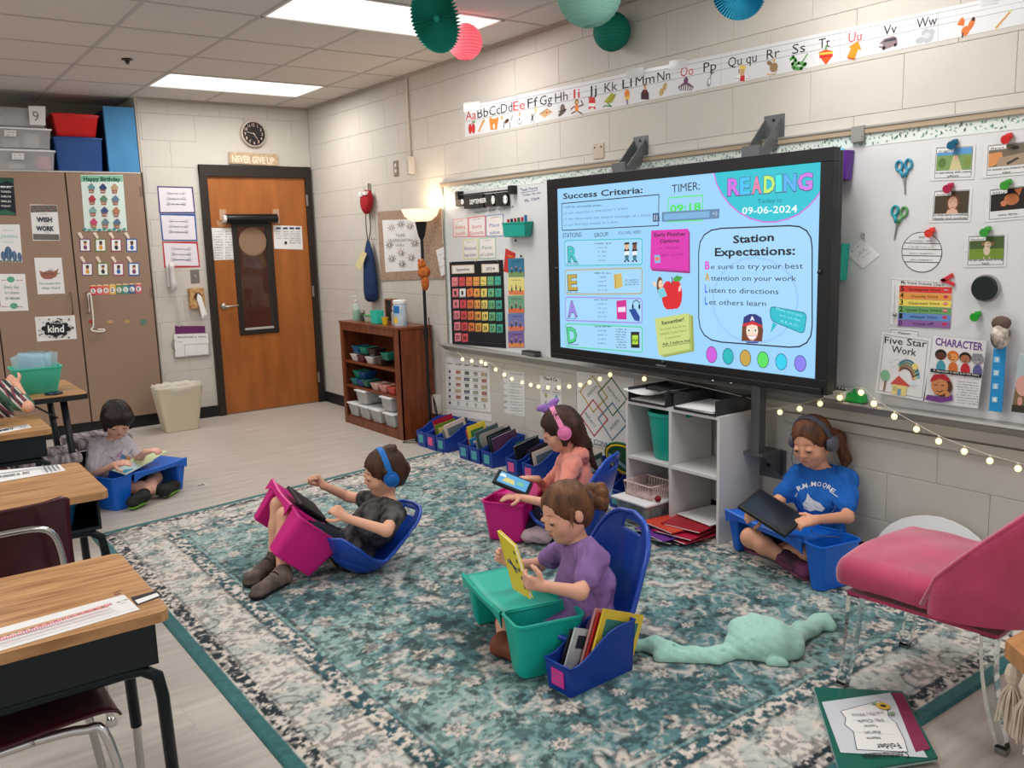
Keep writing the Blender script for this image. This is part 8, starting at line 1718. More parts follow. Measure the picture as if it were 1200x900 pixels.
HAIRM = lambda n, c, c2: mat(n, c, .55, rgb2=c2, nscale=26, stretch=(1, 1, .25), spec=.35)
def headphones(hp, ax, s, band, cup, lab, tiltf=0.0):
 r, f, u = ax; o = empty('headphones', hp(0, 0, .09), label=lab, cat='headphones')
 pts = [hp(math.cos(a)*.088, -.012+tiltf*math.sin(a), -.004+math.sin(a)*.119) for a in [PI*i/14 for i in range(15)]]
 mb = MB()
 for dy in (-.008, 0, .008): mb.tube([p+f*dy for p in pts], .0065, band, 8)
 sub(mb, 'headband', o, True)
 for q in (-1, 1): c = hp(q*.081, -.012, -.012); sub(MB().cyl(c, c+r*q*.022, .036, .034, cup, 24).cyl(c+r*q*.022, c+r*q*.028, .028, .020, cup, 24).cyl(c-r*q*.010, c, .030, .034, mat('ear_pad', (40, 40, 44), .7), 24), 'ear_cup', o, 'auto')
 return o
# lap desks
def lap_desk(loc, ang, m, lab, mirror=False, rot=None, W=.52, D=.25, Hh=.205, bw=.075):
 """local x: leg end -> bin end, +y toward the child"""
 o = empty('lap_desk', loc, rz=ang, label=lab, cat='lap desk', rot=rot); g = -1 if mirror else 1; xb = g*(W/2-bw)
 sub0(MB().tub((xb, 0), (bw-.022, D/2-.02), (bw, D/2), 0, Hh, .0035, m, rim=.006, r=.028), 'bin', o, 'auto')
 lg = MB(); xl = -g*(W/2-.035); lg.taper((xl, 0), (.022, D/2-.035), (.036, D/2-.004), 0, Hh-.01, m, .014, seg=3); sub0(lg, 'leg', o, True)
 n = 16; prof = []; x0, x1 = -g*(W/2-.004), g*(W/2-2*bw+.006)
 for i in range(n+1): t = i/n; prof.append((x0+(x1-x0)*t, Hh-.006-.010*math.sin(PI*t)))
 mm = 6; vs = []
 for x, z in prof:
  for j in range(mm+1): y = -1+2*j/mm; t = (x-x0)/(x1-x0); vs.append((x, y*(D/2+.004)-(.035*math.sin(PI*t) if y > .9 else 0), z))
 fs = [(i*(mm+1)+j, i*(mm+1)+j+1, (i+1)*(mm+1)+j+1, (i+1)*(mm+1)+j) for i in range(n) for j in range(mm)]
 tp = sub0(MB().add(vs, fs, m), 'tabletop', o, True); md = tp.modifiers.new('t', 'SOLIDIFY'); md.thickness = .005
 for sy in (-1, 1):
  sk = []; t_ = MB(); V_ = []
  for i in range(n+1):
   t = i/n; x, z = prof[i]; yy = sy*(D/2+.004)-(.035*math.sin(PI*t) if sy > 0 else 0); dep = .020+.035*abs(2*t-1)**4; V_ += [(x, yy, z+.010), (x, yy+sy*.006, z+.004), (x, yy-sy*.001, z-dep), (x, yy-sy*.005, z-dep), (x, yy-sy*.005, z+.008)]
  t_.add(V_, [(5*i+a, 5*(i+1)+a, 5*(i+1)+(a+1) % 5, 5*i+(a+1) % 5) for i in range(n) for a in range(5)], m); sub0(t_, 'skirt', o, 'auto')
 return o
# scoop rocker seats
SCB = mat('scoop_blue', (20, 70, 172), .32, spec=.5, coat=.2)
def scoop(loc, face, tilt, lab, sc=1.0):
 """low shell seat; face = heading of the sitter (world angle)"""
 R_ = Matrix.Rotation(face+PI/2, 3, 'Z') @ Matrix.Rotation(tilt, 3, 'X'); o = empty('scoop_seat', loc, label=lab, cat='seat', group='blue scoop seats', rot=R_)
 P = spline([V((0, a, b)) for a, b in ((-.20, .10), (-.14, .055), (-.05, .022), (.05, .022), (.12, .06), (.158, .15), (.178, .26), (.195, .37), (.20, .45))], 6); k = len(P)
 wd = lambda t: .185*(1-max(0, (.16-t)/.16)**2*.45)*(math.sqrt(max(0.0, 1-max(0, (t-.70)/.30)**2.2)) if t > .70 else 1)+.004
 m_ = 24; vs = []; fs = []
 for i, p in enumerate(P):
  t = i/(k-1); d = (P[min(i+1, k-1)]-P[max(i-1, 0)]).normalized(); n = V((0, -d.z, d.y)); w_ = wd(t); cu = (.055+.03*math.sin(PI*min(1, t*1.2)))*(1 if t < .8 else (1-t)/.2*.6+.4)*(w_/.185)
  for j in range(m_+1): u_ = -1+2*j/m_; q = p+n*(cu*abs(u_)**2.4); vs.append((u_*w_, q.y, q.z))
 for i in range(k-1):
  t = i/(k-1)
  for j in range(m_):
   u_ = -1+2*(j+.5)/m_
   if .885 < t < .935 and abs(u_) < .42: continue
   fs.append((i*(m_+1)+j, i*(m_+1)+j+1, (i+1)*(m_+1)+j+1, (i+1)*(m_+1)+j))
 sh_ = sub0(MB().add(vs, fs, SCB), 'shell', o, True); md = sh_.modifiers.new('t', 'SOLIDIFY'); md.thickness = .009; md.offset = 0; md2 = sh_.modifiers.new('s', 'SUBSURF'); md2.levels = 1; md2.render_levels = 1
 rim = [vs[i*(m_+1)] for i in range(k)]+[vs[i*(m_+1)+m_] for i in range(k-1, -1, -1)]+[vs[j] for j in range(m_, -1, -4)][1:-1]
 sub0(MB().tube(rim, .009, SCB, 8, closed=True), 'rim', o, True)
 ba = MB(); ba.lathe([(0, 0), (.05, .0), (.10, .018), (.13, .05), (.135, .06), (0, .06)], SCB, (0, .0, 0), 30, sx=1.05, sy=1.0); sub0(ba, 'rocker_base', o, True)
 o.scale = (sc, sc, sc); return o
def tablet(c, ux, uy, w_, h_, m, lab, scr=None, side=1, draw=None):
 ux, uy = V(ux).normalized(), V(uy).normalized(); uy = (uy-ux*uy.dot(ux)).normalized(); n = ux.cross(uy); o = empty('tablet', c, label=lab, cat='tablet')
 M4 = Matrix.Translation(c) @ frame3(ux, uy, n).to_4x4()
 sub(MB().box((-w_/2, -h_/2, -.009), (w_/2, h_/2, .009), m, .006, M=M4, seg=3), 'case', o, 'auto')
 if scr: q = sub(MB().box((-w_/2+.018, -h_/2+.014, .0085), (w_/2-.018, h_/2-.014, .0098), scr, M=M4), 'screen', o)
 if draw: s_ = MB(); draw(s_, M4); sub(s_, 'screen_picture', q)
 return o
def A(*t): return at(*t)
def crossed(c, wv, uv, kn=(.11, -.12), z=.085, **kw):
 c, wv, uv = V((c[0], c[1], 0)), V((wv[0], wv[1], 0)).normalized(), V((uv[0], uv[1], 0)).normalized(); q = lambda a, b, zz: c+wv*a+uv*b+V((0, 0, zz))
 d = dict(knL=q(kn[0], .0, z), knR=q(kn[1], .0, z), anL=q(-.04, -.07, .055), toL=q(-.11, -.09, .048), anR=q(.05, -.10, .058), toR=q(.11, -.115, .048)); d.update(kw); return d
CAMO = mat('camo_cloth', (92, 90, 88), .9, rgb2=(24, 25, 28), nscale=24); LAV = mat('lavender_cotton', (132, 100, 156), .9, noise=.06, nscale=10); SAL = mat('salmon_fleece', (222, 138, 122), .95, noise=.05, nscale=12, sheen=.3)
ROY = mat('royal_cotton', (22, 92, 176), .9, noise=.07, nscale=9); HEA = mat('heather_grey', (176, 170, 178), .9, noise=.06, nscale=60); DKS = mat('dark_shorts', (24, 28, 42), .9)
# boy in the near scoop seat
J = dict(hipL=A(412, 650, 4.10), hipR=A(404, 642, 4.24), chest=A(440, 612, 4.12), neck=A(462, 583, 4.12), head=A(449, 553, 4.11), shL=A(463, 603, 4.0), elL=A(453, 622, 3.84), wrL=A(405, 607, 3.87), shR=A(444, 588, 4.25), elR=A(408, 582, 4.36), wrR=A(379, 569, 4.28),
         knL=A(335, 605, 4.02), anL=fl(331, 672, .06), toL=fl(303, 694, .035), knR=A(328, 592, 4.16), anR=fl(321, 655, .06), toR=fl(295, 680, .035))
def hairA(F, hp, R3, s, f, u, r):
 cap(F, hp, R3, s, .056, .010); F.cone(hp(.078, .0, .03), hp(.076, .01, -.012), .012, .008, .01); F.cone(hp(-.078, .0, .03), hp(-.076, .01, -.012), .012, .008, .01); F.cone(hp(0, -.09, -.02), hp(0, -.07, -.075), .04, .02, .02); F.ell(hp(-.01, -.06, .105), np.array((.03, .03, .015)), R3, .02); strands(F, .0016, hp(0, -.02, .02), R3, s)
axL = (J['shL']-J['shR']).normalized(); SHOE = mat('shoe_grey', (122, 106, 96), .8, rgb2=(66, 58, 54), nscale=9)
p, hp, ax = person('person', J, cdir(-.9, -.30, .34), cdir(.28, .95, .1), skin('skin_a', (222, 168, 140)), HAIRM('hair_brown', (84, 54, 36), (50, 32, 22)), CAMO, DKS, 'boy in a dark camo shirt and blue headphones reclining in a scoop seat', hairA,
 {'L': (cdir(-.75, .65, .1), cdir(-.1, .6, .75), -1, 1.15), 'R': (cdir(-.6, .75, .1), cdir(.3, .6, -.6), 1, 1.25)}, shoe=SHOE, sole=mat('sole_dark', (34, 26, 26), .8), s=1.0, socks=DKS, flat=True)
headphones(hp, ax, 1, mat('phones_blue', (20, 110, 190), .4), mat('cup_blue', (24, 100, 180), .4), 'blue over-ear headphones on the boy in the camo shirt', .0)
scoop(fl(407, 667, .03), PI+.05, math.radians(-34), 'blue scoop seat tipped back under the boy in camo', .90)
ta, tb2, tcn = A(349, 608, 3.83), A(404, 644, 3.97), A(313, 571, 4.2); yv = (tb2-ta).normalized(); xv = (A(349, 608, 3.80)-A(315, 567, 4.22)).normalized(); xv = (xv-yv*xv.dot(yv)).normalized(); zv = xv.cross(yv)
HOT = mat('pink_plastic', (206, 24, 128), .38, spec=.5); ta_ = .03; xv, zv = xv*math.cos(ta_)-zv*math.sin(ta_), zv*math.cos(ta_)+xv*math.sin(ta_); ctr = (A(377, 625, 3.90)-xv*.26)-zv*.195
lap_desk(ctr, 0, HOT, 'hot pink lap desk tipped across the knees of the camo boy', rot=frame3(xv, yv, zv), D=.26)
tablet(ctr+zv*.222-xv*.05, xv, yv, .25, .17, mat('tablet_black', (22, 22, 24), .45), 'black tablet case leaning on the tilted pink lap desk')
# girl with pink headphones
J = dict(hipL=A(682, 604, 4.36), hipR=A(680, 594, 4.52), chest=A(675, 570, 4.42), neck=A(668, 531, 4.42), head=A(656, 503, 4.40), shL=A(671, 547, 4.29), elL=A(652, 592, 4.2), wrL=A(610, 583, 4.33), shR=A(664, 541, 4.56), elR=A(640, 572, 4.62), wrR=A(630, 562, 4.52),
         **crossed((-.885, -4.385), (-.88, -.46), (.46, -.88), (.08, -.13), anL=fl(632, 626, .06), toL=fl(620, 628, .05)))
def hairB(F, hp, R3, s, f, u, r):
 cap(F, hp, R3, s, .06, .012)
 for q in (-1, 0, 1): m1 = A(684, 520, 4.43)+r*q*.045; F.cone(hp(q*.045, -.07, .0), m1, .042, .034, .03); F.cone(m1, A(697, 547, 4.46)+r*q*.04, .033, .010, .02)
 F.cone(hp(.07, -.03, .0), hp(.068, -.02, -.075), .024, .014, .02); F.cone(hp(-.07, -.02, .0), hp(-.068, .01, -.07), .024, .012, .02); strands(F, .0022, hp(0, -.05, .0), R3, s)
p, hp, ax = person('person', J, cdir(-.86, -.42, -.02), cdir(-.2, .95, .1), skin('skin_b', (216, 164, 138)), HAIRM('hair_chestnut', (74, 46, 34), (40, 24, 20)), SAL, mat('navy_leggings', (30, 34, 54), .9), 'girl in a salmon hooded top and pink headphones using a tablet', hairB,
 {'L': (cdir(-.9, .1, .3), cdir(-.1, .9, .3), -1, .35), 'R': (cdir(-.9, .15, .2), cdir(0, .95, .2), 1, .3)}, shoe=mat('shoe_pale', (190, 170, 176), .7), sleeve=1.25, hood=True, long_pants=True)
PKH = mat('phones_pink', (236, 140, 180), .4); headphones(hp, ax, 1, PKH, mat('cup_pink', (226, 120, 170), .4), 'pink headphones on the girl in the salmon top')
bw = MB(); c_ = hp(.02, .0, .122); r, f, u = ax; BW_ = mat('bow_lilac', (150, 110, 190), .5)
for q in (-1, 1):
 for k_, (w_, z_) in enumerate(((.034, .012), (.024, -.002))): bw.ball((0, 0, 0), w_, BW_, 12, ry=.009, rz=.017, M=Matrix.Translation(c_+f*q*(.030-.008*k_)+u*z_) @ frame3((f*q+u*.12).normalized(), r, (u-f*q*.12).normalized()).to_4x4())
bw.ball(c_, .012, BW_, 10)
tag(bw.build('hair_bow', smooth=True, origin=c_), 'lilac hair bow on top of the head of the pink headphones girl', 'bow')
cpd = []; tag(MB().tube([hp(.098, -.01, -.05), hp(.10, .01, -.1), hp(.09, .03, -.16), J['chest']+V((-.12, -.06, .02))], .0016, PKH, 5, smooth=4).build('headphone_cable', smooth=True), 'thin pale cable running down from the pink headphones', 'cable')
scoop(V((-.79, -4.66, .012)), math.atan2(.88, -.46), math.radians(-4), 'blue scoop seat behind the girl in the salmon top', 1.02)
lap_desk((-.885, -4.385, .012), math.atan2(-.46, -.88), HOT, 'hot pink lap desk in front of the salmon top girl', D=.23, W=.50)
SCB2 = mat('screen_sky', (96, 176, 226), .3, emit=.85)
def gscr(s_, M4):
 for x, y, a, b, c in ((-.02, -.01, .035, .02, (214, 200, 120)), (.04, .0, .02, .015, (120, 190, 140)), (-.06, .02, .018, .012, (240, 250, 250))): s_.add([(x-a, y-b, .0104), (x+a, y-b, .0104), (x+a*.6, y+b, .0104), (x-a*.6, y+b, .0104)], [(0, 1, 2, 3)], lit(*c), M4)
tcn = A(601, 566, 4.38); tablet(tcn, cdir(.92, -.36, .1), cdir(.35, .36, -.87), .19, .125, mat('tablet_black', (22, 22, 24), .45), 'tablet with a bright blue screen on the pink lap desk', SCB2, draw=gscr)
# girl with the yellow book
J = dict(hipL=A(694, 728, 3.14), hipR=A(682, 716, 3.29), chest=A(686, 682, 3.2), neck=A(681, 636, 3.2), head=A(662, 600, 3.19), shL=A(697, 654, 3.07), elL=A(680, 694, 2.97), wrL=A(638, 687, 2.98), shR=A(666, 640, 3.33), elR=A(632, 662, 3.38), wrR=A(602, 662, 3.26),
         **crossed((-1.70, -5.455), (-.24, -.97), (.97, -.24), (.085, -.13), anL=V((-1.66, -5.40, .055)), toL=V((-1.70, -5.34, .05)), toR=V((-1.795, -5.545, .045))))
def hairC(F, hp, R3, s, f, u, r):
 cap(F, hp, R3, s, .074, .008); F.cone(hp(.0, -.09, .01), hp(0, -.115, .005), .022, .022, .01)
 for i in range(9): a = i*.7; F.ell(hp(.030*math.cos(a), -.150+.018*math.sin(a*2.1), -.01+.030*math.sin(a)), (.026, .024, .024), None, .006)
 F.cone(hp(.0, -.15, -.02), hp(.01, -.17, -.075), .03, .014, .02); F.cone(hp(.074, .012, .02), hp(.072, .03, -.03), .008, .003, .008); F.cone(hp(-.074, .012, .02), hp(-.072, .03, -.04), .008, .003, .008); strands(F, .0018, hp(0, -.05, .03), R3, s, 40)
p, hp, ax = person('person', J, cdir(-.80, -.40, .45), cdir(-.18, .95, .1), skin('skin_c', (220, 166, 142)), HAIRM('hair_light_brown', (122, 80, 48), (66, 42, 28)), LAV, mat('lavender_skort', (120, 90, 146), .9), 'girl in a lavender dress with a bun reading a yellow book', hairC,
 {'L': (cdir(-.85, .2, .0), cdir(.15, -.4, .9), 1, 1.0), 'R': (cdir(-.65, .45, -.2), cdir(-.3, .2, -.9), -1, 1.0)}, shoe=mat('shoe_brown', (120, 66, 48), .7), sole=mat('sole_dark', (44, 34, 32), .8), sleeve=.62, h=.0036, dress=True)
sub(MB().tube([hp(.024*math.cos(a), -.112, .008+.024*math.sin(a)) for a in [i*PI/6 for i in range(12)]], .005, mat('hair_tie', (60, 70, 110), .6), 6, closed=True), 'hair_tie', p, True)
scoop(V((-1.545, -5.605, .012)), math.atan2(.24, -.97), math.radians(-2), 'blue scoop seat behind the girl in lavender', 1.08)
GRN2 = mat('jade_plastic', (22, 176, 156), .38, spec=.5)
lap_desk((-1.705, -5.455, .012), math.radians(-104), GRN2, 'jade green lap desk in front of the girl in lavender', D=.255, W=.55)
bc = [A(582.5, 622, 3.13), A(602, 640, 3.02), A(621, 702, 2.98), A(601, 690, 3.1)]; n_ = (bc[1]-bc[0]).cross(bc[3]-bc[0]).normalized(); n_ = n_ if n_.dot(CO-bc[0]) > 0 else -n_
o = empty('picture_book', sum(bc, V())/4, label='thin bright yellow book held up by the girl in lavender', cat='book')
YB = mat('book_yellow', (226, 206, 30), .35, coat=.3); sub(MB().prism(bc, -n_*.003, YB).prism([p_-n_*.010 for p_ in bc], -n_*.003, YB).prism([bc[0], bc[0]+(bc[1]-bc[0])*.03, bc[3]+(bc[2]-bc[3])*.03, bc[3]], -n_*.013, YB), 'cover', o); sub(MB().prism([bc[0].lerp(bc[2], .03)-n_*.003, bc[1].lerp(bc[3], .02)-n_*.003, bc[2].lerp(bc[0], .02)-n_*.003, bc[3].lerp(bc[1], .03)-n_*.003], -n_*.007, PAPER), 'pages', o)
f2 = lambda a, b: bc[0]*(1-a)*(1-b)+bc[1]*a*(1-b)+bc[2]*a*b+bc[3]*(1-a)*b+n_*.0006
pr = MB().add([f2(.15, .44), f2(.8, .50), f2(.85, .54), f2(.2, .49)], [(0, 1, 2, 3)], co(60, 90, 150)).add([f2(.3, .40), f2(.42, .40), f2(.7, .60), f2(.58, .60)], [(0, 1, 2, 3)], co(40, 44, 60))
for i in range(5): pr.add([f2(.84, .12+i*.16), f2(.93, .12+i*.16), f2(.93, .2+i*.16), f2(.84, .2+i*.16)], [(0, 1, 2, 3)], co(70, 80, 70))
sub(pr, 'print', o)
# girl in the blue shirt by the wall
J = dict(hipL=A(974, 640, 3.98), hipR=A(948, 630, 4.06), chest=A(964, 585, 3.98), neck=A(964, 549, 3.98), head=A(951, 517, 3.92), shL=A(992, 563, 3.92), elL=A(993, 606, 3.80), wrL=A(957, 609, 3.70), shR=A(937, 556, 4.04), elR=A(912, 588, 3.98), wrR=A(893, 599, 3.86),
         knR=V((-.39, -5.46, .125)), anR=fl(921, 655, .065), toR=fl(943, 668, .05), knL=V((-.31, -5.71, .09)), anL=fl(902, 643, .055), toL=fl(880, 637, .048))
def hairD(F, hp, R3, s, f, u, r):
 cap(F, hp, R3, s, .072, .007); m1, m2 = A(982, 513, 3.97), A(991, 538, 3.96); F.cone(hp(0, -.1, .01), m1, .024, .030, .01); F.cone(m1, m2, .030, .022, .02); F.cone(m2, A(989, 552, 3.94), .022, .006, .02)
 F.cone(hp(.076, .015, .01), hp(.072, .03, -.05), .006, .003, .006); strands(F, .0016, hp(0, -.07, .02), R3, s, 44)
p, hp, ax = person('person', J, cdir(-.68, -.48, .58), cdir(-.18, .95, .2), skin('skin_d', (214, 156, 126)), HAIRM('hair_auburn', (110, 66, 38), (58, 32, 22)), ROY, DKS, 'girl in a royal blue printed shirt and grey headphones by the wall', hairD,
 {'L': (cdir(-.95, -.1, .2), cdir(.0, .75, .6), 1, .5), 'R': (cdir(-.6, -.15, .3), cdir(-.4, .1, .8), -1, 1.0)}, shoe=mat('shoe_purple', (60, 34, 52), .8, rgb2=(140, 70, 110), nscale=9), sole=mat('sole_rose', (150, 84, 110), .8), s=1.03, socks=mat('sock_white', (214, 210, 206), .9), sleeve=.68)
headphones(hp, ax, 1.02, mat('phones_grey', (70, 72, 82), .4), mat('cup_grey', (84, 86, 98), .4), 'grey headphones on the girl in the royal blue shirt')
tag(MB().tube([hp(.1, .0, -.045), hp(.09, .04, -.13), J['chest']+cdir(.1, 0, 1)*.13, A(950, 622, 3.72), A(985, 630, 3.70)], .0016, mat('cable_grey', (90, 96, 110), .5), 5, smooth=5).build('headphone_cable', smooth=True), 'thin grey cable from the grey headphones to the blue lap desk', 'cable')
cn = (cdir(-.40, .05, .95)); c0 = A(948, 580, 3.845); s = Sheet(c0, cn.cross(V((0, 0, 1)))*-1, V((0, 0, 1)), cn, off=.0, step=.0004)
WHS = mat('shirt_print', (214, 220, 226), .8)
def onto(o_, S_):
 bpy.context.view_layer.update(); shirt_ = [c for c in p.children if c.name.startswith('shirt')][0]; from mathutils.bvhtree import BVHTree
 me = shirt_.data; off = shirt_.matrix_world; bv = BVHTree.FromPolygons([off @ v.co for v in me.vertices], [tuple(q.vertices) for q in me.polygons]); m2 = o_.data; mw = o_.matrix_world
 for v in m2.vertices:
  w = mw @ v.co; d = (w-CO).normalized(); hit = bv.ray_cast(w-cn*-.12, -cn)
  if hit[0] is not None: v.co = mw.inverted() @ (hit[0]+cn*.003)
for ch, x, y, a in (('R', 934.5, 576.5, .5), ('.', 938.5, 574, .4), ('M', 940, 573.4, .25), ('.', 947, 571, 0), ('M', 950, 570.6, 0), ('O', 957, 570.6, -.1), ('O', 963, 571.6, -.25), ('R', 968.2, 574, -.4), ('E', 972, 577.6, -.55)): s.text(ch, (x-1, y+a*1.5), (x+(1 if ch == '.' else 5 if ch == 'M' else 3.9), y-a*4.2), 5.6 if ch != '.' else 5, WHS, .02)
s.line([(930, 584), (932, 579)], .8, WHS); s.line([(976, 580), (981, 583)], .8, WHS)
s.poly([(940, 599), (939, 592), (943, 587), (945, 579), (949, 585), (953, 588), (960, 591), (966, 598), (962, 602), (954, 600), (948, 602)], WHS); s.ell(945, 592, .8, .8, INK, n=6); s.line([(941, 596), (947, 598)], .6, GRY); s.line([(951, 590), (957, 598)], .5, GRY)
pp = s.mb.build('shirt_logo', fix=False); pin(pp, p); bm = bmesh.new(); bm.from_mesh(pp.data); bmesh.ops.triangulate(bm, faces=bm.faces[:]); bmesh.ops.subdivide_edges(bm, edges=[e for e in bm.edges if e.calc_length() > .008], cuts=3); bm.to_mesh(pp.data); bm.free(); onto(pp, s)
BLU2 = mat('blue_plastic', (16, 98, 200), .38, spec=.5)
lap_desk((-.315, -5.615, .012), math.radians(-102), BLU2, 'blue lap desk over the crossed legs of the blue shirt girl', D=.225, W=.62, bw=.056)
tq = [A(870, 576, 3.84), A(941, 620, 3.66), A(928, 622, 3.64), A(900, 604, 3.7)]
ux = (tq[1]-tq[0]).normalized(); tablet((tq[0]+tq[1])/2+V((0, 0, -.012)), ux, cdir(.3, .55, -.75), .24, .165, mat('tablet_black', (22, 22, 24), .45), 'black tablet propped up by the girl in royal blue', scr=mat('dark_screen', (30, 34, 44), .15))
# boy in grey at the far left
J = dict(hipL=A(140, 574, 5.45), hipR=A(122, 580, 5.36), chest=A(131, 545, 5.40), neck=A(131, 516, 5.40), head=A(137, 492, 5.36), shR=A(111, 525, 5.30), elR=A(108, 558, 5.22), wrR=A(134, 545, 5.13), shL=A(149, 521, 5.48), elL=A(160, 540, 5.43), wrL=A(170, 530, 5.28),
         **crossed((-2.31, -2.335), (.89, .45), (-.45, .89), (.13, -.08), z=.095, anL=fl(168, 581, .06), toL=fl(156, 588, .05), anR=fl(190, 574, .055), toR=fl(204, 569, .048)))
def hairE(F, hp, R3, s, f, u, r):
 cap(F, hp, R3, s, .03, .018); F.ell(hp(.04, .05, .06), (.05, .045, .035), None, .02); F.ell(hp(-.04, .05, .05), (.045, .04, .035), None, .02)
 for q in (-1, 1): F.cone(hp(q*.075, .01, .02), hp(q*.072, .03, -.05), .022, .010, .02)
 F.cone(hp(0, -.1, -.0), hp(0, -.08, -.085), .05, .03, .02); strands(F, .002, hp(0, -.02, .03), R3, s, 30)
p, hp, ax = person('person', J, cdir(.48, -.62, .62), cdir(.2, .9, .45), skin('skin_e', (222, 170, 150)), HAIRM('hair_dark', (44, 28, 25), (22, 14, 13)), HEA, mat('charcoal_shorts', (34, 36, 44), .9), 'dark haired boy in a pale grey shirt sitting on the floor', hairE,
 {'R': (cdir(.9, .25, .1), cdir(0, .8, .6), 1, .45), 'L': (cdir(.8, .2, .1), cdir(0, .9, .3), -1, .5)}, shoe=mat('shoe_black', (30, 32, 30), .8), sole=mat('sole_lime', (110, 170, 60), .7), s=.98, sleeve=.75, socks=mat('sock_black', (28, 28, 30), .9))
cn = cdir(.35, .0, .93); c0 = A(140, 545, 5.27); s = Sheet(c0, cdir(1, 0, 0), cdir(0, 1, 0), cn, off=0, step=.0004)
s.poly([(133, 537), (137, 532), (143, 529), (141, 537)], co(150, 120, 150)); s.poly([(142, 533), (150, 537), (146, 542), (139, 541)], co(70, 110, 150)); s.poly([(147, 535), (152, 537), (155, 548), (150, 546)], co(200, 130, 70)); s.line([(126, 536), (134, 541), (130, 545)], 1.2, co(140, 130, 150)); s.line([(152, 533), (156, 529)], 1, co(100, 100, 130))
pp = s.mb.build('shirt_print', fix=False); pin(pp, p); bm = bmesh.new(); bm.from_mesh(pp.data); bmesh.ops.triangulate(bm, faces=bm.faces[:]); bmesh.ops.subdivide_edges(bm, edges=bm.edges[:], cuts=2); bm.to_mesh(pp.data); bm.free(); onto(pp, s)
lap_desk((-2.31, -2.335, 0), math.radians(27), BLU2, 'blue lap desk holding an open comic before the boy in grey', mirror=True, D=.26, W=.55)
q = [fl(129, 551, .225), fl(147, 557, .21), fl(180, 540, .225), fl(165, 533, .235)]; q2 = [q[3].lerp(q[0], .45), q[2].lerp(q[1], .45), fl(196, 529, .245), fl(176, 526, .285)]
o = empty('open_comic', q[0], label='open colourful comic book lying on the far blue lap desk', cat='book')
sub(MB().prism(q, (0, 0, .004), co(186, 206, 206)), 'left_page', o); sub(MB().prism(q2, (0, 0, .003), co(206, 216, 170)), 'right_page', o)
pr = MB(); Lp_ = lambda Q, a, b, z: (Q[0]*(1-a)*(1-b)+Q[1]*a*(1-b)+Q[2]*a*b+Q[3]*(1-a)*b)+V((0, 0, z))
for Q, z, L_ in ((q, .0046, (((.1, .05), (.45, .3), (110, 150, 80)), ((.5, .05), (.9, .35), (60, 150, 190)), ((.3, .35), (.75, .6), (190, 120, 80)), ((.45, .38), (.7, .48), (40, 34, 34)))), (q2, .0036, (((.15, .35), (.5, .9), (230, 232, 220)), ((.6, .3), (.9, .9), (110, 170, 180)), ((.4, .1), (.9, .3), (180, 190, 70))))):
 for (a, b), (c, d), cc in L_: pr.add([Lp_(Q, a, b, z), Lp_(Q, c, b, z), Lp_(Q, c, d, z), Lp_(Q, a, d, z)], [(0, 1, 2, 3)], co(*cc))
sub(pr, 'print', o)
# boy in plaid at the table, only arm and side inside the frame
J = dict(hipL=A(-6, 540, 4.7), hipR=A(-32, 542, 4.6), chest=A(-14, 490, 4.65), neck=A(-16, 440, 4.62), head=A(-44, 412, 4.6), shL=A(4, 456, 4.66), elL=A(33, 477, 4.52), wrL=A(20, 452, 4.70), shR=A(-44, 458, 4.6), elR=A(-52, 500, 4.5), wrR=A(-36, 490, 4.4))
PL = mat('plaid_cloth', (60, 70, 70), .9); nt = PL.node_tree; b_ = nt.nodes['Principled BSDF']; tc = nt.nodes.new('ShaderNodeTexCoord'); prev = None
for i, (rot, sc_, c) in enumerate((((0, .6, 0), 38, (206, 200, 190)), ((1.2, 0, .7), 38, (120, 60, 70)), ((0, .6, 0), 11, (70, 110, 90)))):
 mp = nt.nodes.new('ShaderNodeMapping'); mp.inputs['Rotation'].default_value = rot; nt.links.new(tc.outputs['Object'], mp.inputs[0]); wv = nt.nodes.new('ShaderNodeTexWave'); wv.inputs['Scale'].default_value = sc_*.3; nt.links.new(mp.outputs[0], wv.inputs['Vector']); rp = nt.nodes.new('ShaderNodeValToRGB'); rp.color_ramp.elements[0].position = .6; rp.color_ramp.elements[1].position = .8; nt.links.new(wv.outputs['Fac'], rp.inputs[0])
 mx = nt.nodes.new('ShaderNodeMixRGB'); mx.inputs[1].default_value = lin((44, 50, 54)); mx.inputs[2].default_value = lin(c); nt.links.new(rp.outputs[0], mx.inputs[0])
 if prev: nt.links.new(prev.outputs[0], mx.inputs[1])
 prev = mx
nt.links.new(prev.outputs[0], b_.inputs['Base Color'])
person('person', J, cdir(.4, -.4, -.8), V((0, 0, 1)), skin('skin_f', (214, 160, 134)), HAIRM('hair_dark2', (60, 40, 30), (34, 22, 18)), PL, DKS, 'boy in a plaid shirt at the back table, cut by the left edge', hairE, {'L': (cdir(-.7, .6, 0), cdir(.4, .2, .9), 1, 1.1), 'R': (cdir(.6, 0, 0), cdir(0, 1, 0), -1, .5)}, sleeve=.85, legs=False, h=.006)
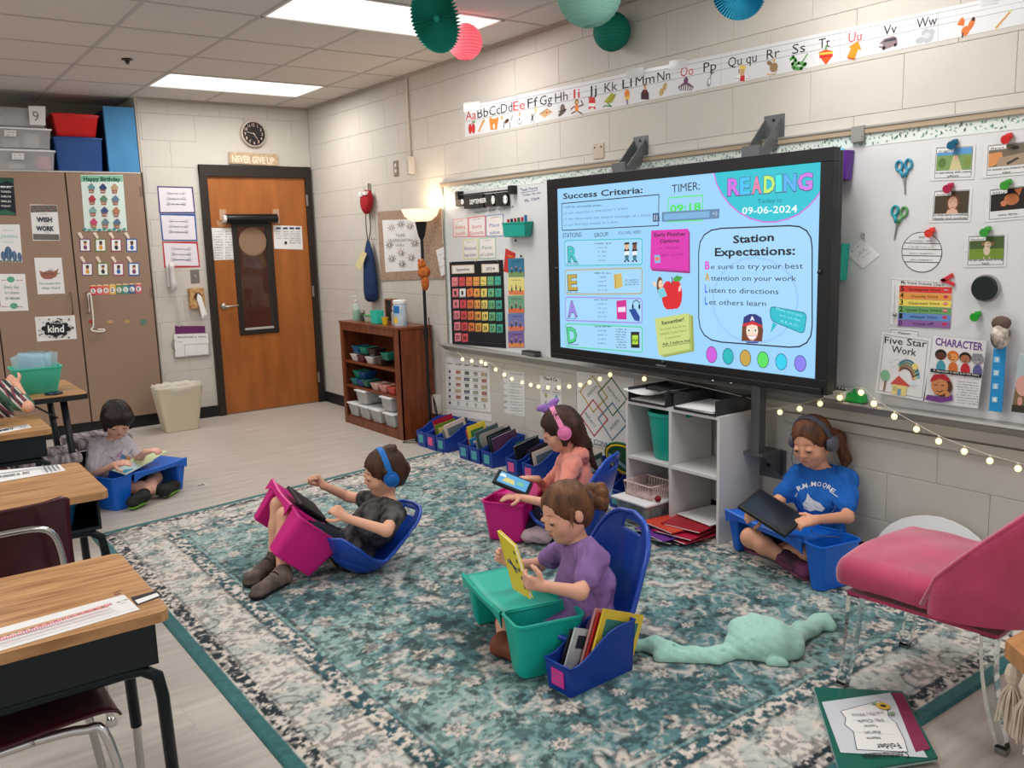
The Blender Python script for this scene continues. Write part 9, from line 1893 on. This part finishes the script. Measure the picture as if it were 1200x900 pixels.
# mint blanket, pink velvet stool
TOW = mat('mint_fleece', (160, 208, 192), .98, noise=.05, nscale=60, bump=.3, bscale=160, sheen=.4)
F = Field((-1.62, -6.5, .0), (-.45, -5.6, .22), .005); Tq = lambda x, y, z: fl(x, y, z)
F.cone(Tq(748, 757, .03), Tq(768, 756, .035), .022, .034, .02); F.cone(Tq(768, 756, .035), Tq(790, 765, .028), .036, .034, .02); F.cone(Tq(785, 766, .028), Tq(850, 768, .026), .030, .030, .02); F.cone(Tq(775, 770, .02), Tq(840, 773, .02), .022, .022, .02)
for x, y, z, r in ((872, 740, .065, .06), (895, 738, .07, .066), (920, 748, .06, .055), (862, 756, .035, .05), (885, 760, .04, .055), (925, 763, .035, .042), (905, 758, .045, .055)): F.ell(Tq(x, y, z), (r, r, r*.78), None, .045)
F.cone(Tq(928, 752, .04), Tq(945, 738, .03), .03, .026, .02); F.cone(Tq(938, 740, .03), Tq(965, 728, .03), .036, .032, .02); F.cone(Tq(958, 728, .03), Tq(972, 735, .02), .030, .024, .02); F.cone(Tq(905, 776, .02), Tq(920, 778, .018), .020, .018, .01)
for a, b in (((858, 745), (868, 772)), ((880, 750), (872, 775)), ((900, 760), (945, 766)), ((850, 760), (790, 758)), ((800, 772), (848, 762))): F.cone(Tq(a[0], a[1], .085), Tq(b[0], b[1], .055), .014, .012, .0, 's')
F.noise(.005, 26, 2, (1, 1.6, 1)); F.noise(.0016, 70, 6); F.plane((0, 0, .0125), (0, 0, -1)); tag(F.mesh('blanket', TOW, origin=(-1.1, -6.0, 0)), 'crumpled mint fleece blanket lying on the rug', 'blanket')
VEL = mat('rose_velvet', (188, 62, 100), .75, rgb2=(162, 46, 82), nscale=7, sheen=.55); st = empty('accent_chair', (-.95, -6.62, 0), label='rose velvet chair with a wrapped back and clear legs', cat='chair')
SZ = .465; c4 = [A(975, 645, 1), 0]; q0, q1, q2 = fl(978, 652, SZ), fl(1100, 712, SZ), fl(1030, 603, SZ)
xa = V((.05, -1, 0)).normalized(); ya = V((0, 0, 1)).cross(xa); ya = ya if ya.dot(q2-q0) > 0 else -ya; wS = (q1-q0).length
fo = lambda a, b, z: q0+xa*a+ya*b+V((0, 0, z-SZ)); WS, DS = .50, .34
lo = [min(fo(a, b, 0)[i] for a in (-.1, .75) for b in (-.1, .6)) for i in (0, 1)]; hi = [max(fo(a, b, 0)[i] for a in (-.1, .75) for b in (-.1, .6)) for i in (0, 1)]
F = Field((lo[0], lo[1], .38), (hi[0], hi[1], .90), .006)
for j in range(13): b = .035+j*(WS-.07)/12; [F.cone(fo(.035, b, z), fo(DS+.12, b, z), .038, .038, .03) for z in (SZ-.075, SZ-.040+.008*math.sin(PI*j/12))]
F.ell(fo(DS/2, WS/2, SZ-.02), (.15, .15, .03), None, .03)
F.noise(.003, 26, 4); se = F.mesh('seat_cushion', VEL, st)
F = Field((lo[0], lo[1], .38), (hi[0]+.25, hi[1]+.1, .98), .006)
N = 44
for i in range(N+1):
 t = i/N; th = -PI*.5+PI*t; a = DS+.0+.25*math.cos(th); b = WS/2+(WS/2+.015)*math.sin(th); e = abs(2*t-1); top = SZ+.02+.36*(1-e**1.6)
 F.cone(fo(a, b, SZ-.09), fo(a+.10*(1-e), b, top), .026, .020, .02)
F.noise(.002, 22, 9); F.mesh('backrest', VEL, st)
pi_ = [fo(DS-.04, -.03, SZ-.06)]+[fo(DS+.0+.25*math.cos(-PI*.5+PI*i/N)+.10*(1-abs(2*i/N-1)), WS/2+(WS/2+.03)*math.sin(-PI*.5+PI*i/N), SZ+.035+.36*(1-abs(2*i/N-1)**1.6)) for i in range(N+1)]+[fo(DS-.04, WS+.03, SZ-.06)]
sub(MB().tube(pi_, .007, VEL, 8), 'piping', st, True)
sub(MB().prism([fo(a, b, SZ-.115) for a, b in ((.03, .03), (DS+.15, .04), (DS+.15, WS-.04), (.03, WS-.03))], (0, 0, -.012), VEL), 'seat_base', st)
ACR = mat('acrylic', (236, 244, 244), .03, trans=1, ior=1.45); CHR = mat('foot_chrome', (150, 152, 150), .2, metal=1)
for a, b, oa, ob in ((.05, .05, -.01, -.01), (DS+.12, .06, .02, -.02), (.05, WS-.05, -.01, .01), (DS+.12, WS-.06, .02, .02)):
 P_ = [fo(a+oa*t**2*3, b+ob*t, SZ-.13-(SZ-.15)*t) for t in (0, .2, .4, .6, .8, 1)]; V_ = []
 for i, p_ in enumerate(P_): w_ = .021-.006*i/5; V_ += [p_+xa*w_+ya*w_, p_-xa*w_+ya*w_, p_-xa*w_-ya*w_, p_+xa*w_-ya*w_]
 lg = sub(MB().add(V_, [(4*i+k, 4*i+(k+1) % 4, 4*i+4+(k+1) % 4, 4*i+4+k) for i in range(5) for k in range(4)]+[(3, 2, 1, 0), (20, 21, 22, 23)], ACR), 'leg', st)
 p_ = P_[-1]; q_ = MB().prism([p_+xa*.016+ya*.016, p_-xa*.016+ya*.016, p_-xa*.016-ya*.016, p_+xa*.016-ya*.016], (0, 0, -.019), CHR).build('foot'); pin(q_, lg)
wq = on(1100, 603, 0, -.07); tag(MB().prism([(-.05-.10*(1-math.sin(a))*.5, wq.y+.26*math.cos(a), wq.z-.215+.20*math.sin(a)) for a in [i*PI/14 for i in range(29)]], (-.012, 0, 0), mat('white_lapboard', (222, 222, 224), .3)).build('lap_board', origin=(-.09, wq.y, wq.z-.24)), 'white rounded board leaning on the wall behind the velvet chair', 'board')
